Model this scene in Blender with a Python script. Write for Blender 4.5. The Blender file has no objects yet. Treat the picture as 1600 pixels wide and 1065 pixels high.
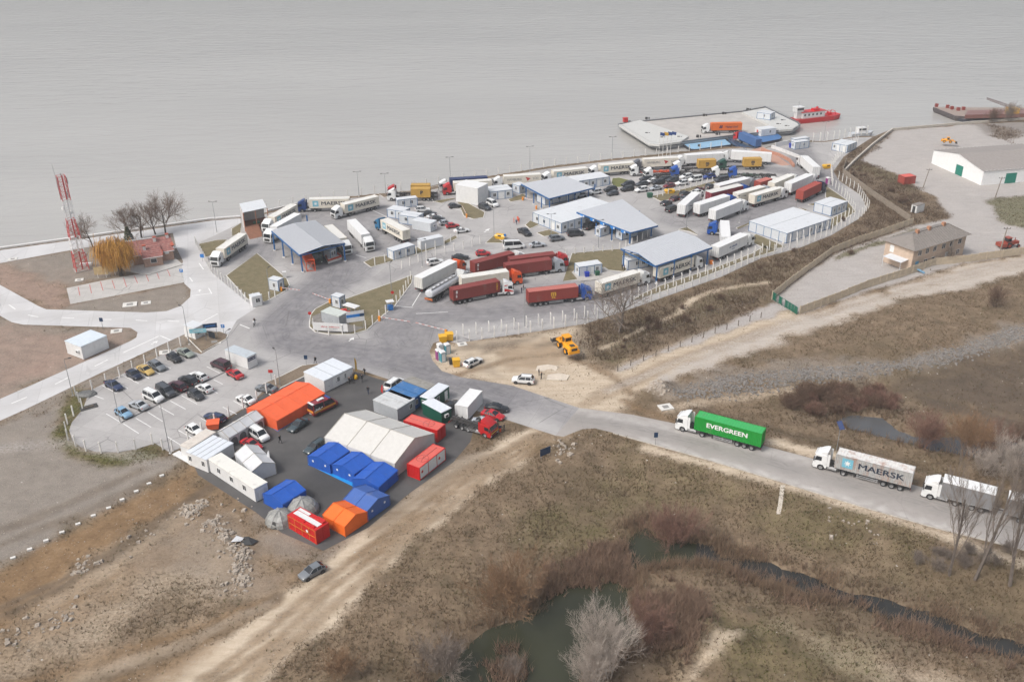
import bpy, bmesh, math, random
import numpy as np
from mathutils import Vector, Matrix, Euler
from mathutils.geometry import tessellate_polygon
R = math.radians
rnd = random.Random(7)
SC = bpy.context.scene
COL = SC.collection
# ------------------------------------------------------------------ camera
FPX, PITCH, ROLL, CAMH = 1466.0, R(26.418), R(-0.489), 90.9
cam = bpy.data.cameras.new('camera'); camo = bpy.data.objects.new('camera', cam); COL.objects.link(camo)
cam.sensor_width = 36; cam.lens = FPX/1600*36; cam.clip_start = 1; cam.clip_end = 20000
camo.matrix_world = Matrix.Translation((0, 0, CAMH)) @ Matrix.Rotation(R(90)-PITCH, 4, 'X') @ Matrix.Rotation(ROLL, 4, 'Z')
SC.camera = camo
# ------------------------------------------------------------------ world, sun, exposure
SUN_EL, SUN_AZ = R(50), R(236)       # azimuth clockwise from +Y
w = bpy.data.worlds.new('World'); SC.world = w; w.use_nodes = True
nt = w.node_tree; bg = nt.nodes['Background']
sky = nt.nodes.new('ShaderNodeTexSky'); sky.sky_type = 'NISHITA'; sky.sun_disc = False
sky.sun_elevation = SUN_EL; sky.sun_rotation = SUN_AZ; sky.dust_density = 6; sky.air_density = 1.2; sky.ozone_density = 1
hs = nt.nodes.new('ShaderNodeHueSaturation'); hs.inputs['Saturation'].default_value = .55
nt.links.new(sky.outputs[0], hs.inputs['Color']); nt.links.new(hs.outputs[0], bg.inputs[0]); bg.inputs[1].default_value = .138
sun = bpy.data.lights.new('sun', 'SUN'); sun.energy = 1.5; sun.angle = R(16); sun.color = (1, .99, .98)
suno = bpy.data.objects.new('sun', sun); COL.objects.link(suno)
sd = Vector((math.sin(SUN_AZ)*math.cos(SUN_EL), math.cos(SUN_AZ)*math.cos(SUN_EL), math.sin(SUN_EL)))
suno.rotation_euler = sd.to_track_quat('Z', 'Y').to_euler(); suno.location = (0, 0, 300)
SC.view_settings.view_transform = 'Standard'; SC.view_settings.look = 'None'; SC.view_settings.gamma = 1
SC.view_settings.exposure = .31
# ------------------------------------------------------------------ pixel of the photograph -> point on a level plane
def P(px, py, z=0.0):
    x = (px-800)/FPX; y = (py-532.5)/FPX
    c, s = math.cos(ROLL), math.sin(ROLL)
    x, y = x*c+y*s, -x*s+y*c
    dy = math.cos(PITCH)-y*math.sin(PITCH); dz = -math.sin(PITCH)-y*math.cos(PITCH)
    t = (z-CAMH)/dz
    return Vector((x*t, dy*t, z))
def W2(pts, z=0.0): return [P(a, b, z).xy for a, b in pts]
def sdf(poly, X, Y):
    """distance to polygon border, positive inside"""
    d = np.full(X.shape, 1e9); ins = np.zeros(X.shape, bool); n = len(poly)
    for i in range(n):
        ax, ay = poly[i]; bx, by = poly[(i+1) % n]
        ex, ey = bx-ax, by-ay; L = ex*ex+ey*ey+1e-9
        t = np.clip(((X-ax)*ex+(Y-ay)*ey)/L, 0, 1)
        d = np.minimum(d, np.hypot(X-ax-t*ex, Y-ay-t*ey))
        if ay != by:
            ins ^= ((ay > Y) != (by > Y)) & (X < (bx-ax)*(Y-ay)/(by-ay)+ax)
    return np.where(ins, d, -d)
def ldist(line, X, Y):
    d = np.full(X.shape, 1e9)
    for (ax, ay), (bx, by) in zip(line[:-1], line[1:]):
        ex, ey = bx-ax, by-ay; L = ex*ex+ey*ey+1e-9
        t = np.clip(((X-ax)*ex+(Y-ay)*ey)/L, 0, 1)
        d = np.minimum(d, np.hypot(X-ax-t*ex, Y-ay-t*ey))
    return d
def sstep(a, b, v):
    t = np.clip((v-a)/(b-a), 0, 1); return t*t*(3-2*t)
def vnoise(X, Y, sc, seed=0):
    """cheap value noise"""
    r = np.random.RandomState(seed); T = r.rand(256, 256)
    x = X/sc+1000; y = Y/sc+1000; xi = np.floor(x).astype(int); yi = np.floor(y).astype(int)
    fx = x-xi; fy = y-yi; fx = fx*fx*(3-2*fx); fy = fy*fy*(3-2*fy)
    g = lambda a, b: T[a % 256, b % 256]
    return (g(xi, yi)*(1-fx)+g(xi+1, yi)*fx)*(1-fy)+(g(xi, yi+1)*(1-fx)+g(xi+1, yi+1)*fx)*fy
def fbm(X, Y, sc, seed=0):
    return .5*vnoise(X, Y, sc, seed)+.3*vnoise(X, Y, sc/2.1, seed+1)+.2*vnoise(X, Y, sc/4.3, seed+2)
# ------------------------------------------------------------------ materials
KALB = .8
def S(r, g, b, k=None):
    """sRGB seen in the photo -> base colour"""
    f = lambda c: (c/255/12.92 if c/255 <= .04045 else ((c/255+.055)/1.055)**2.4)*(KALB if k is None else k)
    return (f(r), f(g), f(b), 1)
MATS = {}
def nd(nt, t, **kw):
    n = nt.nodes.new(t)
    for k, v in kw.items(): setattr(n, k, v)
    return n
def mat(name, col, rough=.6, var=.1, sc=1.5, metal=0, dirt=0, dcol=(.16, .13, .10, 1), dsc=.6, bump=0, spec=.5, rust=0, coat=0):
    if name in MATS: return MATS[name]
    m = bpy.data.materials.new(name); m.use_nodes = True; nt = m.node_tree; b = nt.nodes['Principled BSDF']; L = nt.links.new
    col = tuple(col[:3])+(1,)
    b.inputs['Roughness'].default_value = rough; b.inputs['Metallic'].default_value = metal
    b.inputs['Specular IOR Level'].default_value = spec; b.inputs['Coat Weight'].default_value = coat
    tc = nd(nt, 'ShaderNodeTexCoord'); oi = nd(nt, 'ShaderNodeObjectInfo'); ad = nd(nt, 'ShaderNodeVectorMath', operation='MULTIPLY_ADD')
    L(oi.outputs['Location'], ad.inputs[0]); ad.inputs[1].default_value = (1.37, 1.37, 1.37); L(tc.outputs['Object'], ad.inputs[2])
    n = nd(nt, 'ShaderNodeTexNoise'); n.inputs['Scale'].default_value = sc; n.inputs['Detail'].default_value = 5; L(ad.outputs[0], n.inputs['Vector'])
    mr = nd(nt, 'ShaderNodeMapRange'); mr.inputs[1].default_value = .3; mr.inputs[2].default_value = .7; mr.inputs[3].default_value = 1-var; mr.inputs[4].default_value = 1+var
    L(n.outputs[0], mr.inputs[0])
    mx = nd(nt, 'ShaderNodeMix', data_type='RGBA', blend_type='MULTIPLY'); mx.inputs[0].default_value = 1; mx.inputs[6].default_value = col
    L(mr.outputs[0], mx.inputs[7]); out = mx.outputs[2]
    def layer(out, amt, c, scale, stretch):
        vm = nd(nt, 'ShaderNodeVectorMath', operation='MULTIPLY'); vm.inputs[1].default_value = stretch; L(ad.outputs[0], vm.inputs[0])
        n2 = nd(nt, 'ShaderNodeTexNoise'); n2.inputs['Scale'].default_value = scale; n2.inputs['Detail'].default_value = 7; n2.inputs['Roughness'].default_value = .7; L(vm.outputs[0], n2.inputs['Vector'])
        r2 = nd(nt, 'ShaderNodeMapRange'); r2.inputs[1].default_value = .62-.25*amt; r2.inputs[2].default_value = .82-.2*amt; r2.inputs[4].default_value = min(1, .35+amt); L(n2.outputs[0], r2.inputs[0])
        m2 = nd(nt, 'ShaderNodeMix', data_type='RGBA'); m2.inputs[7].default_value = c; L(out, m2.inputs[6]); L(r2.outputs[0], m2.inputs[0]); return m2.outputs[2]
    if dirt: out = layer(out, dirt, dcol, dsc, (1, 1, .25))
    if rust: out = layer(out, rust, (.28, .10, .035, 1), 1.1, (1, 1, .18))
    L(out, b.inputs['Base Color'])
    if bump:
        bp = nd(nt, 'ShaderNodeBump'); bp.inputs['Strength'].default_value = bump; bp.inputs['Distance'].default_value = .05
        n3 = nd(nt, 'ShaderNodeTexNoise'); n3.inputs['Scale'].default_value = 6; L(ad.outputs[0], n3.inputs['Vector']); L(n3.outputs[0], bp.inputs['Height']); L(bp.outputs[0], b.inputs['Normal'])
    MATS[name] = m; return m
def paint(key, r, g, b, dirt=.15, **kw):
    return mat('paint_'+key, S(r, g, b), kw.pop('rough', .38), .05, dirt=dirt, dcol=(.2, .18, .15, 1), **kw)
GLASS = mat('dark_glass', (.018, .021, .025), .08, .1, spec=.7)
RUBBER = mat('rubber', (.022, .022, .023), .85, .15)
RIM = mat('rim_grey', (.22, .22, .22), .5, .2)
STEELD = mat('dark_steel', (.045, .043, .042), .7, .3, dirt=.3)
STEELG = mat('grey_steel', (.30, .30, .30), .5, .15, dirt=.2)
LAMP = mat('lamp_glass', (.55, .55, .53), .15, .02)
TAIL = mat('tail_red', (.35, .02, .015), .3, .02)
ORANGEL = mat('lamp_orange', (.6, .2, .02), .3, .02)
WHITE = mat('white_panel', S(230, 230, 229), .5, .05, dirt=.12, dcol=(.35, .32, .28, 1))
CREAM = mat('cream_container', S(236, 229, 215), .55, .05, dirt=.16, dcol=(.33, .27, .2, 1), rust=.06)
WHITEB = mat('white_trailer', S(238, 238, 237), .5, .03, dirt=.12, dcol=(.4, .38, .34, 1))
BLUETRIM = mat('blue_trim', S(40, 110, 165), .5, .06)
CABWALL = mat('pale_wall_panel', S(214, 218, 222), .55, .04, dirt=.1, dcol=(.3, .28, .26, 1))
ROOFW = mat('pale_roof_sheet', S(222, 225, 228), .5, .04, dirt=.2, dcol=(.33, .31, .28, 1))
CONC = mat('concrete_post', S(225, 222, 216), .8, .08)
# ------------------------------------------------------------------ mesh builder
class MB:
    def __init__(s): s.v = []; s.f = []; s.m = []; s.M = None
    def add(s, vs, fs, mi=0):
        o = len(s.v)
        s.v += [tuple(s.M @ Vector(p)) for p in vs] if s.M else [tuple(p) for p in vs]
        s.f += [tuple(o+i for i in f) for f in fs]; s.m += [mi]*len(fs); return s
    def box(s, x0, x1, y0, y1, z0, z1, mi=0):
        return s.add([(x0, y0, z0), (x1, y0, z0), (x1, y1, z0), (x0, y1, z0), (x0, y0, z1), (x1, y0, z1), (x1, y1, z1), (x0, y1, z1)],
                     [(3, 2, 1, 0), (4, 5, 6, 7), (0, 1, 5, 4), (1, 2, 6, 5), (2, 3, 7, 6), (3, 0, 4, 7)], mi)
    def prism(s, poly, z0, z1, mi=0, bottom=False):
        n = len(poly); a = [(p[0], p[1], z0) for p in poly]+[(p[0], p[1], z1) for p in poly]
        fs = [(i, (i+1) % n, n+(i+1) % n, n+i) for i in range(n)]+[tuple(range(n, 2*n))]
        if bottom: fs.append(tuple(range(n-1, -1, -1)))
        return s.add(a, fs, mi)
    def xprism(s, prof, y0, y1, mi=0):
        """profile in x,z swept across y"""
        n = len(prof); a = [(p[0], y0, p[1]) for p in prof]+[(p[0], y1, p[1]) for p in prof]
        fs = [(i, (i+1) % n, n+(i+1) % n, n+i) for i in range(n)]+[tuple(range(n-1, -1, -1)), tuple(range(n, 2*n))]
        return s.add(a, fs, mi)
    def loft(s, rings, mi=0, close=True, caps=True):
        n = len(rings[0]); a = [p for r in rings for p in r]; fs = []
        for k in range(len(rings)-1):
            for i in range(n if close else n-1):
                j = (i+1) % n; fs.append((k*n+i, k*n+j, (k+1)*n+j, (k+1)*n+i))
        if caps: fs += [tuple(range(n-1, -1, -1)), tuple((len(rings)-1)*n+i for i in range(n))]
        return s.add(a, fs, mi)
    def tube(s, pts, r, n=6, mi=0, r1=None):
        pts = [Vector(p) for p in pts]; rings = []; r1 = r if r1 is None else r1
        for k, p in enumerate(pts):
            d = (pts[min(k+1, len(pts)-1)]-pts[max(k-1, 0)]).normalized()
            a = d.cross(Vector((0, 0, 1)))
            if a.length < 1e-3: a = Vector((1, 0, 0))
            a.normalize(); b = d.cross(a); q = r+(r1-r)*k/max(1, len(pts)-1)
            rings.append([p+a*q*math.cos(2*math.pi*i/n)+b*q*math.sin(2*math.pi*i/n) for i in range(n)])
        return s.loft(rings, mi)
    def cyl(s, c, axis, r, h, n=14, mi=0, r2=None):
        c = Vector(c); ax = Vector(axis).normalized(); return s.tube([c-ax*h/2, c+ax*h/2], r, n, mi, r2)
    def bar(s, a, b, w, h=None, mi=0):
        """square bar between two points"""
        a = Vector(a); b = Vector(b); d = (b-a).normalized(); u = d.cross(Vector((0, 0, 1)))
        if u.length < 1e-3: u = Vector((1, 0, 0))
        u.normalize(); v = d.cross(u); h = h or w
        q = lambda p: [p+u*w/2+v*h/2, p-u*w/2+v*h/2, p-u*w/2-v*h/2, p+u*w/2-v*h/2]
        return s.loft([q(a), q(b)], mi)
    def sphere(s, c, rx, ry, rz, nu=10, nv=6, mi=0, zmin=-1):
        rings = []
        for j in range(nv+1):
            t = math.asin(zmin)+(math.pi/2-math.asin(zmin))*j/nv; q = max(math.cos(t), .02)
            rings.append([(c[0]+rx*q*math.cos(2*math.pi*i/nu), c[1]+ry*q*math.sin(2*math.pi*i/nu), c[2]+rz*math.sin(t)) for i in range(nu)])
        return s.loft(rings, mi)
    def mesh(s, name, smooth=False, fix=True):
        me = bpy.data.meshes.new(name); me.from_pydata(s.v, [], s.f)
        if any(s.m): me.polygons.foreach_set('material_index', s.m)
        if fix:
            bm = bmesh.new(); bm.from_mesh(me); bmesh.ops.recalc_face_normals(bm, faces=bm.faces); bm.to_mesh(me); bm.free()
        if smooth: me.polygons.foreach_set('use_smooth', [True]*len(s.f))
        me.update(); return me
    def build(s, name, mats, parent=None, smooth=False, fix=True, **kw):
        return inst(name, s.mesh(name, smooth, fix), mats, parent, **kw)
def inst(name, me, mats, parent=None, loc=None, rz=None, rot=None):
    o = bpy.data.objects.new(name, me); COL.objects.link(o)
    mats = mats if isinstance(mats, (list, tuple)) else [mats]
    while len(me.materials) < len(mats): me.materials.append(mats[len(me.materials)])
    for i, m in enumerate(mats):
        if me.materials[i] != m: o.material_slots[i].link = 'OBJECT'; o.material_slots[i].material = m
    if parent: o.parent = parent
    if loc is not None: o.location = loc
    if rz is not None: o.rotation_euler = (0, 0, rz)
    if rot is not None: o.rotation_euler = rot
    return o
def tag(o, label=None, cat=None, group=None, kind=None):
    if label: o['label'] = label
    if cat: o['category'] = cat
    if group: o['group'] = group
    if kind: o['kind'] = kind
    return o
def thing(name, label, cat, loc=(0, 0, 0), rz=0, group=None):
    o = bpy.data.objects.new(name, None); COL.objects.link(o); o.empty_display_size = .5
    o.location = loc; o.rotation_euler = (0, 0, rz); return tag(o, label, cat, group)
def structure(o, label=None): return tag(o, label, kind='structure')
def copy_tree(o, parent=None):
    c = o.copy(); COL.objects.link(c); c.parent = parent
    for ch in o.children: copy_tree(ch, c)
    return c
CACHE = {}
def cached(key, fn):
    if key not in CACHE: CACHE[key] = fn()
    return CACHE[key]
def text_mesh(s, size=1.0, bold=.02):
    """lettering as a mesh, centred, in the x-z plane, facing -y"""
    def mk():
        c = bpy.data.curves.new('lettering', 'FONT'); c.body = s; c.size = size; c.align_x = 'CENTER'; c.align_y = 'CENTER'; c.resolution_u = 3; c.extrude = .004
        o = bpy.data.objects.new('lettering', c); COL.objects.link(o)
        dg = bpy.context.evaluated_depsgraph_get(); me = bpy.data.meshes.new_from_object(o.evaluated_get(dg))
        bpy.data.objects.remove(o); bpy.data.curves.remove(c); me.materials.clear(); me.name = 'lettering'
        if bold:      # heavier lettering: the same outline laid out around itself, each layer 1 mm apart
            bm = bmesh.new()
            for i, (dx, dy) in enumerate(((0, 0), (bold, 0), (-bold, 0), (0, bold*.6), (0, -bold*.6))): t = me.copy(); t.transform(Matrix.Translation((dx, dy, .0015*i))); bm.from_mesh(t); bpy.data.meshes.remove(t)
            bm.to_mesh(me); bm.free()
        me.transform(Matrix.Rotation(R(90), 4, 'X')); return me
    return cached(('text', s, size, bold), mk)
def print_marks(n, seed=1):
    """illegible small print: a row of uneven strokes, unit height, centred, facing -y"""
    def mk():
        r = random.Random(seed); mb = MB(); x = 0; q = []
        for i in range(n):
            if r.random() < .14 and i: x += .5
            w_ = r.uniform(.35, .7); h = r.choice((.62, .62, .9)); q.append((x, w_, h)); x += w_+.18
        for a, w_, h in q: a -= x/2; mb.add([(a, 0, -.4), (a+w_, 0, -.4), (a+w_, 0, -.4+h), (a, 0, -.4+h)], [(0, 1, 2, 3)])
        return mb.mesh('print_marks', fix=False)
    return cached(('print', n, seed), mk)
# ================================================================== TERRAIN
WATER_Z = -3.4
SHORE = [(-700,470),(-200,418),(0,389),(130,371),(280,350),(330,343),(372,340),(417,331),(470,318),(520,309),(600,301),(640,297),(700,284),(800,269),(860,259),(960,247),(1060,237),(1130,229),(1160,229),(1190,232),(1215,224),(1240,219),(1290,220),(1335,213),(1368,212),(1390,203),(1432,200),(1456,197),(1500,195),(1545,190),(1600,187),(1700,182),(1900,174),(2300,230),(2300,1400),(-700,1400)]
PZ = [(314,553),(280,542),(218,570),(160,600),(140,610),(130,638),(112,660),(108,672),(113,687),(126,698),(148,705),(184,706),(214,701),(242,692),(266,707),(290,696),(350,655),(390,632),(426,596),(488,569),(497,568),(560,577),(640,603),(740,640),(790,655),(868,680),(905,637),(800,602),(720,589),(690,579),(676,563),(671,549),(677,536),(690,532),(714,536),
      (800,523),(850,516),(917,505),(981,484),(1066,454),(1128,432),(1190,403),(1250,387),(1300,367),(1340,343),(1355,326),(1345,305),(1312,283),(1302,268),(1318,245),(1345,226),(1364,214),(1335,215),(1290,222),(1240,222),(1215,226),(1190,234),(1160,231),(1130,233),(1060,241),(960,251),(860,263),(800,273),(700,288),(640,301),(600,305),(520,312),(470,321),(417,334),(377,341),(376,348),(362,355),(335,368),(309,380),(330,425),(385,471),(400,481),(370,500),(357,522),(354,530)]
CAMP = [(290,700),(388,634),(428,602),(500,574),(560,582),(640,607),(738,644),(742,662),(735,690),(708,722),(640,770),(575,824),(505,860),(440,832),(400,800),(310,742)]
ROAD = [(905,637),(985,647),(1048,660),(1190,695),(1270,716),(1427,757),(1600,803),(1800,856),(2300,992),(2300,1072),(1800,918),(1591,856),(1465,825),(1353,793),(1240,759),(1100,716),(1000,688),(960,676),(930,669),(910,670),(880,682),(868,680)]
LIGHTR = [(-300,436),(0,391),(130,373),(280,352),(330,345),(376,341),(376,348),(362,355),(335,368),(309,380),(330,425),(385,471),(400,481),(370,500),(357,522),(344,518),(310,516),(286,523),(160,581),(38,640),(0,657),(-300,800),(-300,745),(0,623),(170,548),(205,532),(213,527),(215,519),(204,512),(36,507),(18,503),(0,493),(-300,400),(-300,345),(0,445),(60,478),(72,483),(228,488),(260,486),(282,478),(297,464),(298,452),(288,443),(284,414),(286,408),(276,388),(270,364),(200,376),(120,389),(0,411),(-300,456)]
# the promenade strip and the road are two sheets, so the outline above is split where they part
PROM = [(-300,436),(0,391),(130,373),(280,352),(330,345),(376,341),(376,348),(362,355),(335,368),(309,380),(330,425),(385,471),(400,481),(370,500),(357,522),(344,518),(310,516),(302,490),(298,452),(288,443),(284,414),(286,408),(276,388),(270,364),(200,376),(120,389),(0,411),(-300,456)]
LROAD = [(302,490),(310,516),(286,523),(160,581),(38,640),(0,657),(-300,800),(-300,745),(0,623),(170,548),(205,532),(213,527),(215,519),(204,512),(36,507),(18,503),(0,493),(-300,345),(-300,245),(0,445),(60,478),(72,483),(228,488),(260,486),(282,478),(297,464),(298,452)]
HPARK = [(104,450),(156,439),(194,432),(230,426),(284,414),(288,441),(200,458),(110,475)]
PONDS = {'S': [(640,1100),(700,1030),(739,990),(766,975),(800,965),(835,948),(850,924),(889,909),(928,903),(955,900),(968,885),(962,862),(970,848),(985,828),(1015,819),(1030,835),(1060,838),(1090,846),(1120,852),(1122,882),(1045,884),(1000,893),(985,905),(991,924),(994,948),(1010,975),(1015,1002),(994,1020),(930,1040),(910,1100)],
 'D': [(1095,858),(1158,872),(1190,872),(1242,892),(1307,914),(1372,931),(1421,944),(1470,962),(1535,985),(1600,1003),(1750,1040),(2050,1120),(2050,1160),(1750,1075),(1600,1035),(1535,1022),(1470,997),(1405,975),(1340,948),(1259,935),(1210,922),(1151,893),(1095,880)],
 'N': [(1300,656),(1330,646),(1380,651),(1407,672),(1443,683),(1488,681),(1521,678),(1600,690),(1720,715),(1720,760),(1600,732),(1533,718),(1492,711),(1456,706),(1416,696),(1384,686),(1330,672)]}
PZW = {'S': -2.3, 'D': -2.1, 'N': -2.4}
LOWA = [(930,700),(1000,704),(1100,732),(1240,776),(1353,810),(1465,842),(1591,876),(1900,960),(1900,1500),(300,1500),(430,1130),(560,1000),(700,880),(800,790),(870,735)]
LOWB = [(1062,622),(1150,592),(1290,578),(1400,568),(1500,548),(1600,523),(1900,440),(1900,860),(1600,788),(1427,742),(1290,702),(1190,678),(1110,655),(1080,640)]
def soft(pts, z=0.): return W2(pts, z)
_low = [(soft(LOWA), 1.5, 13), (soft(LOWB), 1.7, 7)]
_pond = {k: soft(v, PZW[k]) for k, v in PONDS.items()}
_shore = soft(SHORE)
_flat = [soft(p) for p in (PZ, CAMP, ROAD, PROM, LROAD, HPARK)]
def hgt(X, Y, fine=True):
    h = np.zeros(X.shape)
    for p, d, ramp in _low: h = np.minimum(h, -d*sstep(0, ramp, sdf(p, X, Y)))
    if fine:
        pav = np.full(X.shape, -1e9)
        for p in _flat: pav = np.maximum(pav, sdf(p, X, Y))
        k = sstep(.5, 5, -pav)
        h = h+k*((fbm(X, Y, 6, 3)-.5)*.5+(vnoise(X, Y, 1.9, 9)-.5)*.16-.03)
        # spoil heaps on the waste ground, berm by the loader
        for (px, py), r, a in HEAPS:
            c = P(px, py); h = h+a*np.exp(-((X-c.x)**2+(Y-c.y)**2)/(r*r))*(.6+.8*vnoise(X, Y, 2.2, 5))*k
    for k_, p in _pond.items():
        s = sdf(p, X, Y)+(fbm(X, Y, 3.5, 11)-.5)*2.2
        t = sstep(-1.2, 2.6, s); zw = PZW[k_]
        h = h*(1-t)+(zw-1.0)*t
    s = sdf(_shore, X, Y)
    h = np.where(s < 0, np.maximum(-8, h+s*1.6), h)
    return h
HEAPS = [((330,830),3.2,.9),((300,800),2.5,.8),((140,895),2.4,.8),((370,870),2.4,.7),((200,850),5,.5),((255,870),6,.4),((1035,606),2.2,1.4),((660,545),.1,.0),((770,548),2.5,.5),((840,520),5,.3),((1120,985),8,1.2),((1180,1040),10,1.0),((880,700),4,.6),((180,1000),4,.6),((90,1000),3,.5),((380,960),3,.5)]
def G(px, py, dz=0.0):
    z = 0.
    for _ in range(7):
        p = P(px, py, z); z = float(hgt(np.array([p.x]), np.array([p.y]))[0])
    return Vector((p.x, p.y, z+dz))
# ---- what the ground is made of: weights per vertex
CH = ['tan', 'brown', 'gravel', 'green', 'pale', 'dark', 'red', 'scrub']
POLY = [ # channel, polygon px, softness m, strength
 ('gravel', [(-300,800),(0,655),(60,630),(118,600),(105,640),(98,675),(112,705),(150,722),(260,716),(285,708),(255,752),(130,815),(0,888),(-300,1040)], 3, 1),
 ('brown', [(0,892),(130,818),(262,745),(300,742),(330,765),(300,800),(220,820),(150,860),(60,930),(0,985),(-300,1150),(-300,1040)], 3, 1),
 ('brown', [(300,740),(400,800),(470,850),(500,880),(460,920),(380,900),(300,850),(200,880),(100,960),(0,1010),(0,960),(200,830)], 9, .55),
 ('tan', [(170,850),(330,800),(440,850),(470,880),(420,930),(300,960),(180,990),(60,1040),(0,1060),(0,1000)], 9, .35),
 ('gravel', [(280,790),(390,820),(420,900),(330,930),(250,870)], 8, .35),
 ('gravel', [(395,800),(430,830),(505,862),(560,838),(540,870),(500,890),(440,890),(400,850)], 4, .7),
 ('tan', [(890,655),(866,664),(790,684),(712,724),(640,776),(560,838),(505,878),(452,920),(428,938),(330,1000),(240,1066),(60,1200),(240,1250),(420,1060),(500,985),(600,895),(700,805),(790,735),(840,700),(880,684)], 2, 1),
 ('brown', [(428,928),(250,985),(60,1060),(-50,1110),(200,1120),(300,1040),(430,945)], 3, .6),
 ('tan', [(425,935),(330,960),(200,1005),(120,1045),(60,1070),(120,1072),(250,1010),(400,960)], 4, .6),
 ('tan', [(420,945),(330,1010),(250,1060),(190,1090),(230,1100),(330,1040)], 4, .5),
 ('tan', [(690,580),(672,556),(690,538),(760,530),(905,510),(930,540),(905,560),(960,575),(1030,545),(1100,520),(1208,480),(1245,492),(1300,478),(1400,446),(1500,418),(1600,397),(1800,350),(1800,378),(1600,428),(1500,446),(1400,470),(1290,508),(1200,538),(1120,566),(1040,594),(985,622),(960,650),(905,640),(800,604),(720,590)], 2.5, .9),
 ('pale', [(1000,612),(1100,552),(1208,506),(1300,480),(1400,448),(1500,420),(1600,398),(1800,350),(1800,378),(1600,428),(1500,446),(1400,470),(1290,508),(1200,538),(1120,566),(1040,594)], 3, .6),
 ('brown', [(770,545),(870,525),(900,545),(890,570),(800,575),(765,565)], 4, .5),
 ('dark', [(714,540),(800,528),(850,520),(830,535),(775,545),(770,585),(755,575),(745,545)], 3, .6),
 ('pale', [(960,578),(1020,552),(1100,520),(1206,472),(1235,480),(1200,497),(1100,532),(1000,566),(968,580)], 1.2, .8),
 ('pale', [(1208,466),(1262,424),(1300,398),(1380,369),(1432,352),(1486,340),(1461,307),(1432,294),(1404,273),(1343,251),(1365,232),(1396,204),(1450,200),(1520,194),(1600,191),(1800,184),(1800,345),(1660,350),(1600,398),(1500,412),(1400,443),(1300,472),(1250,491)], 1.2, .85),
 ('green', [(1544,313),(1600,303),(1700,296),(1700,360),(1600,356),(1570,350),(1556,332)], 2, .8),
 ('dark', [(1520,195),(1600,190),(1720,187),(1720,205),(1600,208),(1560,215),(1530,205)], 3, .5),
 ('scrub', [(1545,195),(1590,205),(1580,222),(1560,217)], 3, .7),
 ('scrub', [(1320,290),(1300,266),(1330,232),(1365,214),(1390,204),(1400,203),(1345,250),(1410,276),(1440,300),(1470,325),(1484,342),(1430,350),(1300,396),(1210,462),(1100,520),(1000,552),(930,560),(905,535),(905,510),(985,488),(1070,457),(1130,436),(1192,406),(1260,388),(1310,368),(1348,345),(1362,325),(1350,303)], 2.5, .6),
 ('green', [(1343,251),(1404,273),(1432,294),(1420,300),(1380,280),(1335,262)], 3, .6),
 ('green', [(960,560),(925,545),(950,520),(1020,490),(1130,445),(1200,412),(1260,395),(1200,450),(1080,500)], 8, .35),
 ('green', [(1300,402),(1430,357),(1436,362),(1330,398),(1300,410)], 1.5, .8),
 ('gravel', [(1030,607),(1120,578),(1200,566),(1400,556),(1500,538),(1600,498),(1800,440),(1800,490),(1600,545),(1480,572),(1400,582),(1250,588),(1150,598),(1080,616),(1045,618)], 4, .6),
 ('dark', [(1390,592),(1500,560),(1600,535),(1800,480),(1800,700),(1600,675),(1500,640)], 3, .8),
 ('scrub', [(1230,610),(1300,592),(1400,600),(1440,640),(1380,650),(1300,655),(1240,645)], 4, .6),
 ('green', [(1000,700),(1240,775),(1353,808),(1465,840),(1465,870),(1300,850),(1150,800),(1000,760)], 10, .25),
 ('green', [(800,800),(960,780),(1000,830),(930,870),(840,870)], 8, .4),
 ('green', [(1130,960),(1250,970),(1340,1010),(1250,1065),(1100,1065)], 10, .35),
 ('tan', [(1120,985),(1150,990),(1120,1030),(1085,1070),(1060,1070),(1090,1020)], 2, .8),
 ('tan', [(1220,968),(1290,990),(1400,1025),(1600,1075),(1600,1090),(1380,1040),(1280,1005)], 5, .5),
 ('tan', [(1190,690),(1210,684),(1295,706),(1340,722),(1270,716)], 1, 1),
 ('red', [(-300,300),(-100,410),(0,413),(70,405),(120,430),(104,450),(110,478),(72,483),(58,478),(0,445),(-300,250)], 4, .85),
 ('gravel', [(0,411),(120,389),(272,366),(284,412),(150,438),(104,448),(60,430),(20,412)], 4, .9),
 ('gravel', [(110,477),(288,443),(298,452),(297,464),(282,478),(260,486),(228,488),(100,484)], 2, .9),
 ('brown', [(150,470),(250,452),(290,448),(220,465)], 4, .4),
 ('gravel', [(-300,400),(0,493),(36,507),(204,512),(214,520),(205,532),(170,548),(0,623),(-300,745)], 2, .7),
 ('red', [(-100,520),(60,515),(200,517),(190,535),(80,580),(0,620),(-100,650)], 9, .7),
 ('gravel', [(38,640),(160,581),(286,523),(314,553),(280,542),(218,570),(160,600),(120,615),(60,650)], 2, .8),
 ('green', [(118,605),(140,612),(128,640),(108,665),(108,680),(124,700),(150,708),(214,704),(240,696),(255,715),(180,728),(110,712),(88,680),(95,640)], 2, 1),
 ('scrub', [(640,1065),(720,990),(760,900),(830,850),(980,840),(1000,880),(1030,900),(1090,920),(1080,1000),(1000,1065)], 8, .4),
 ('scrub', [(1100,850),(1250,880),(1450,935),(1600,985),(1600,1050),(1450,1010),(1200,935),(1100,895)], 5, .5),
 ('dark', [(742,702),(770,690),(760,720),(708,745),(650,785),(600,818),(590,815),(650,765),(710,722)], 4, .5),
]
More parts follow.
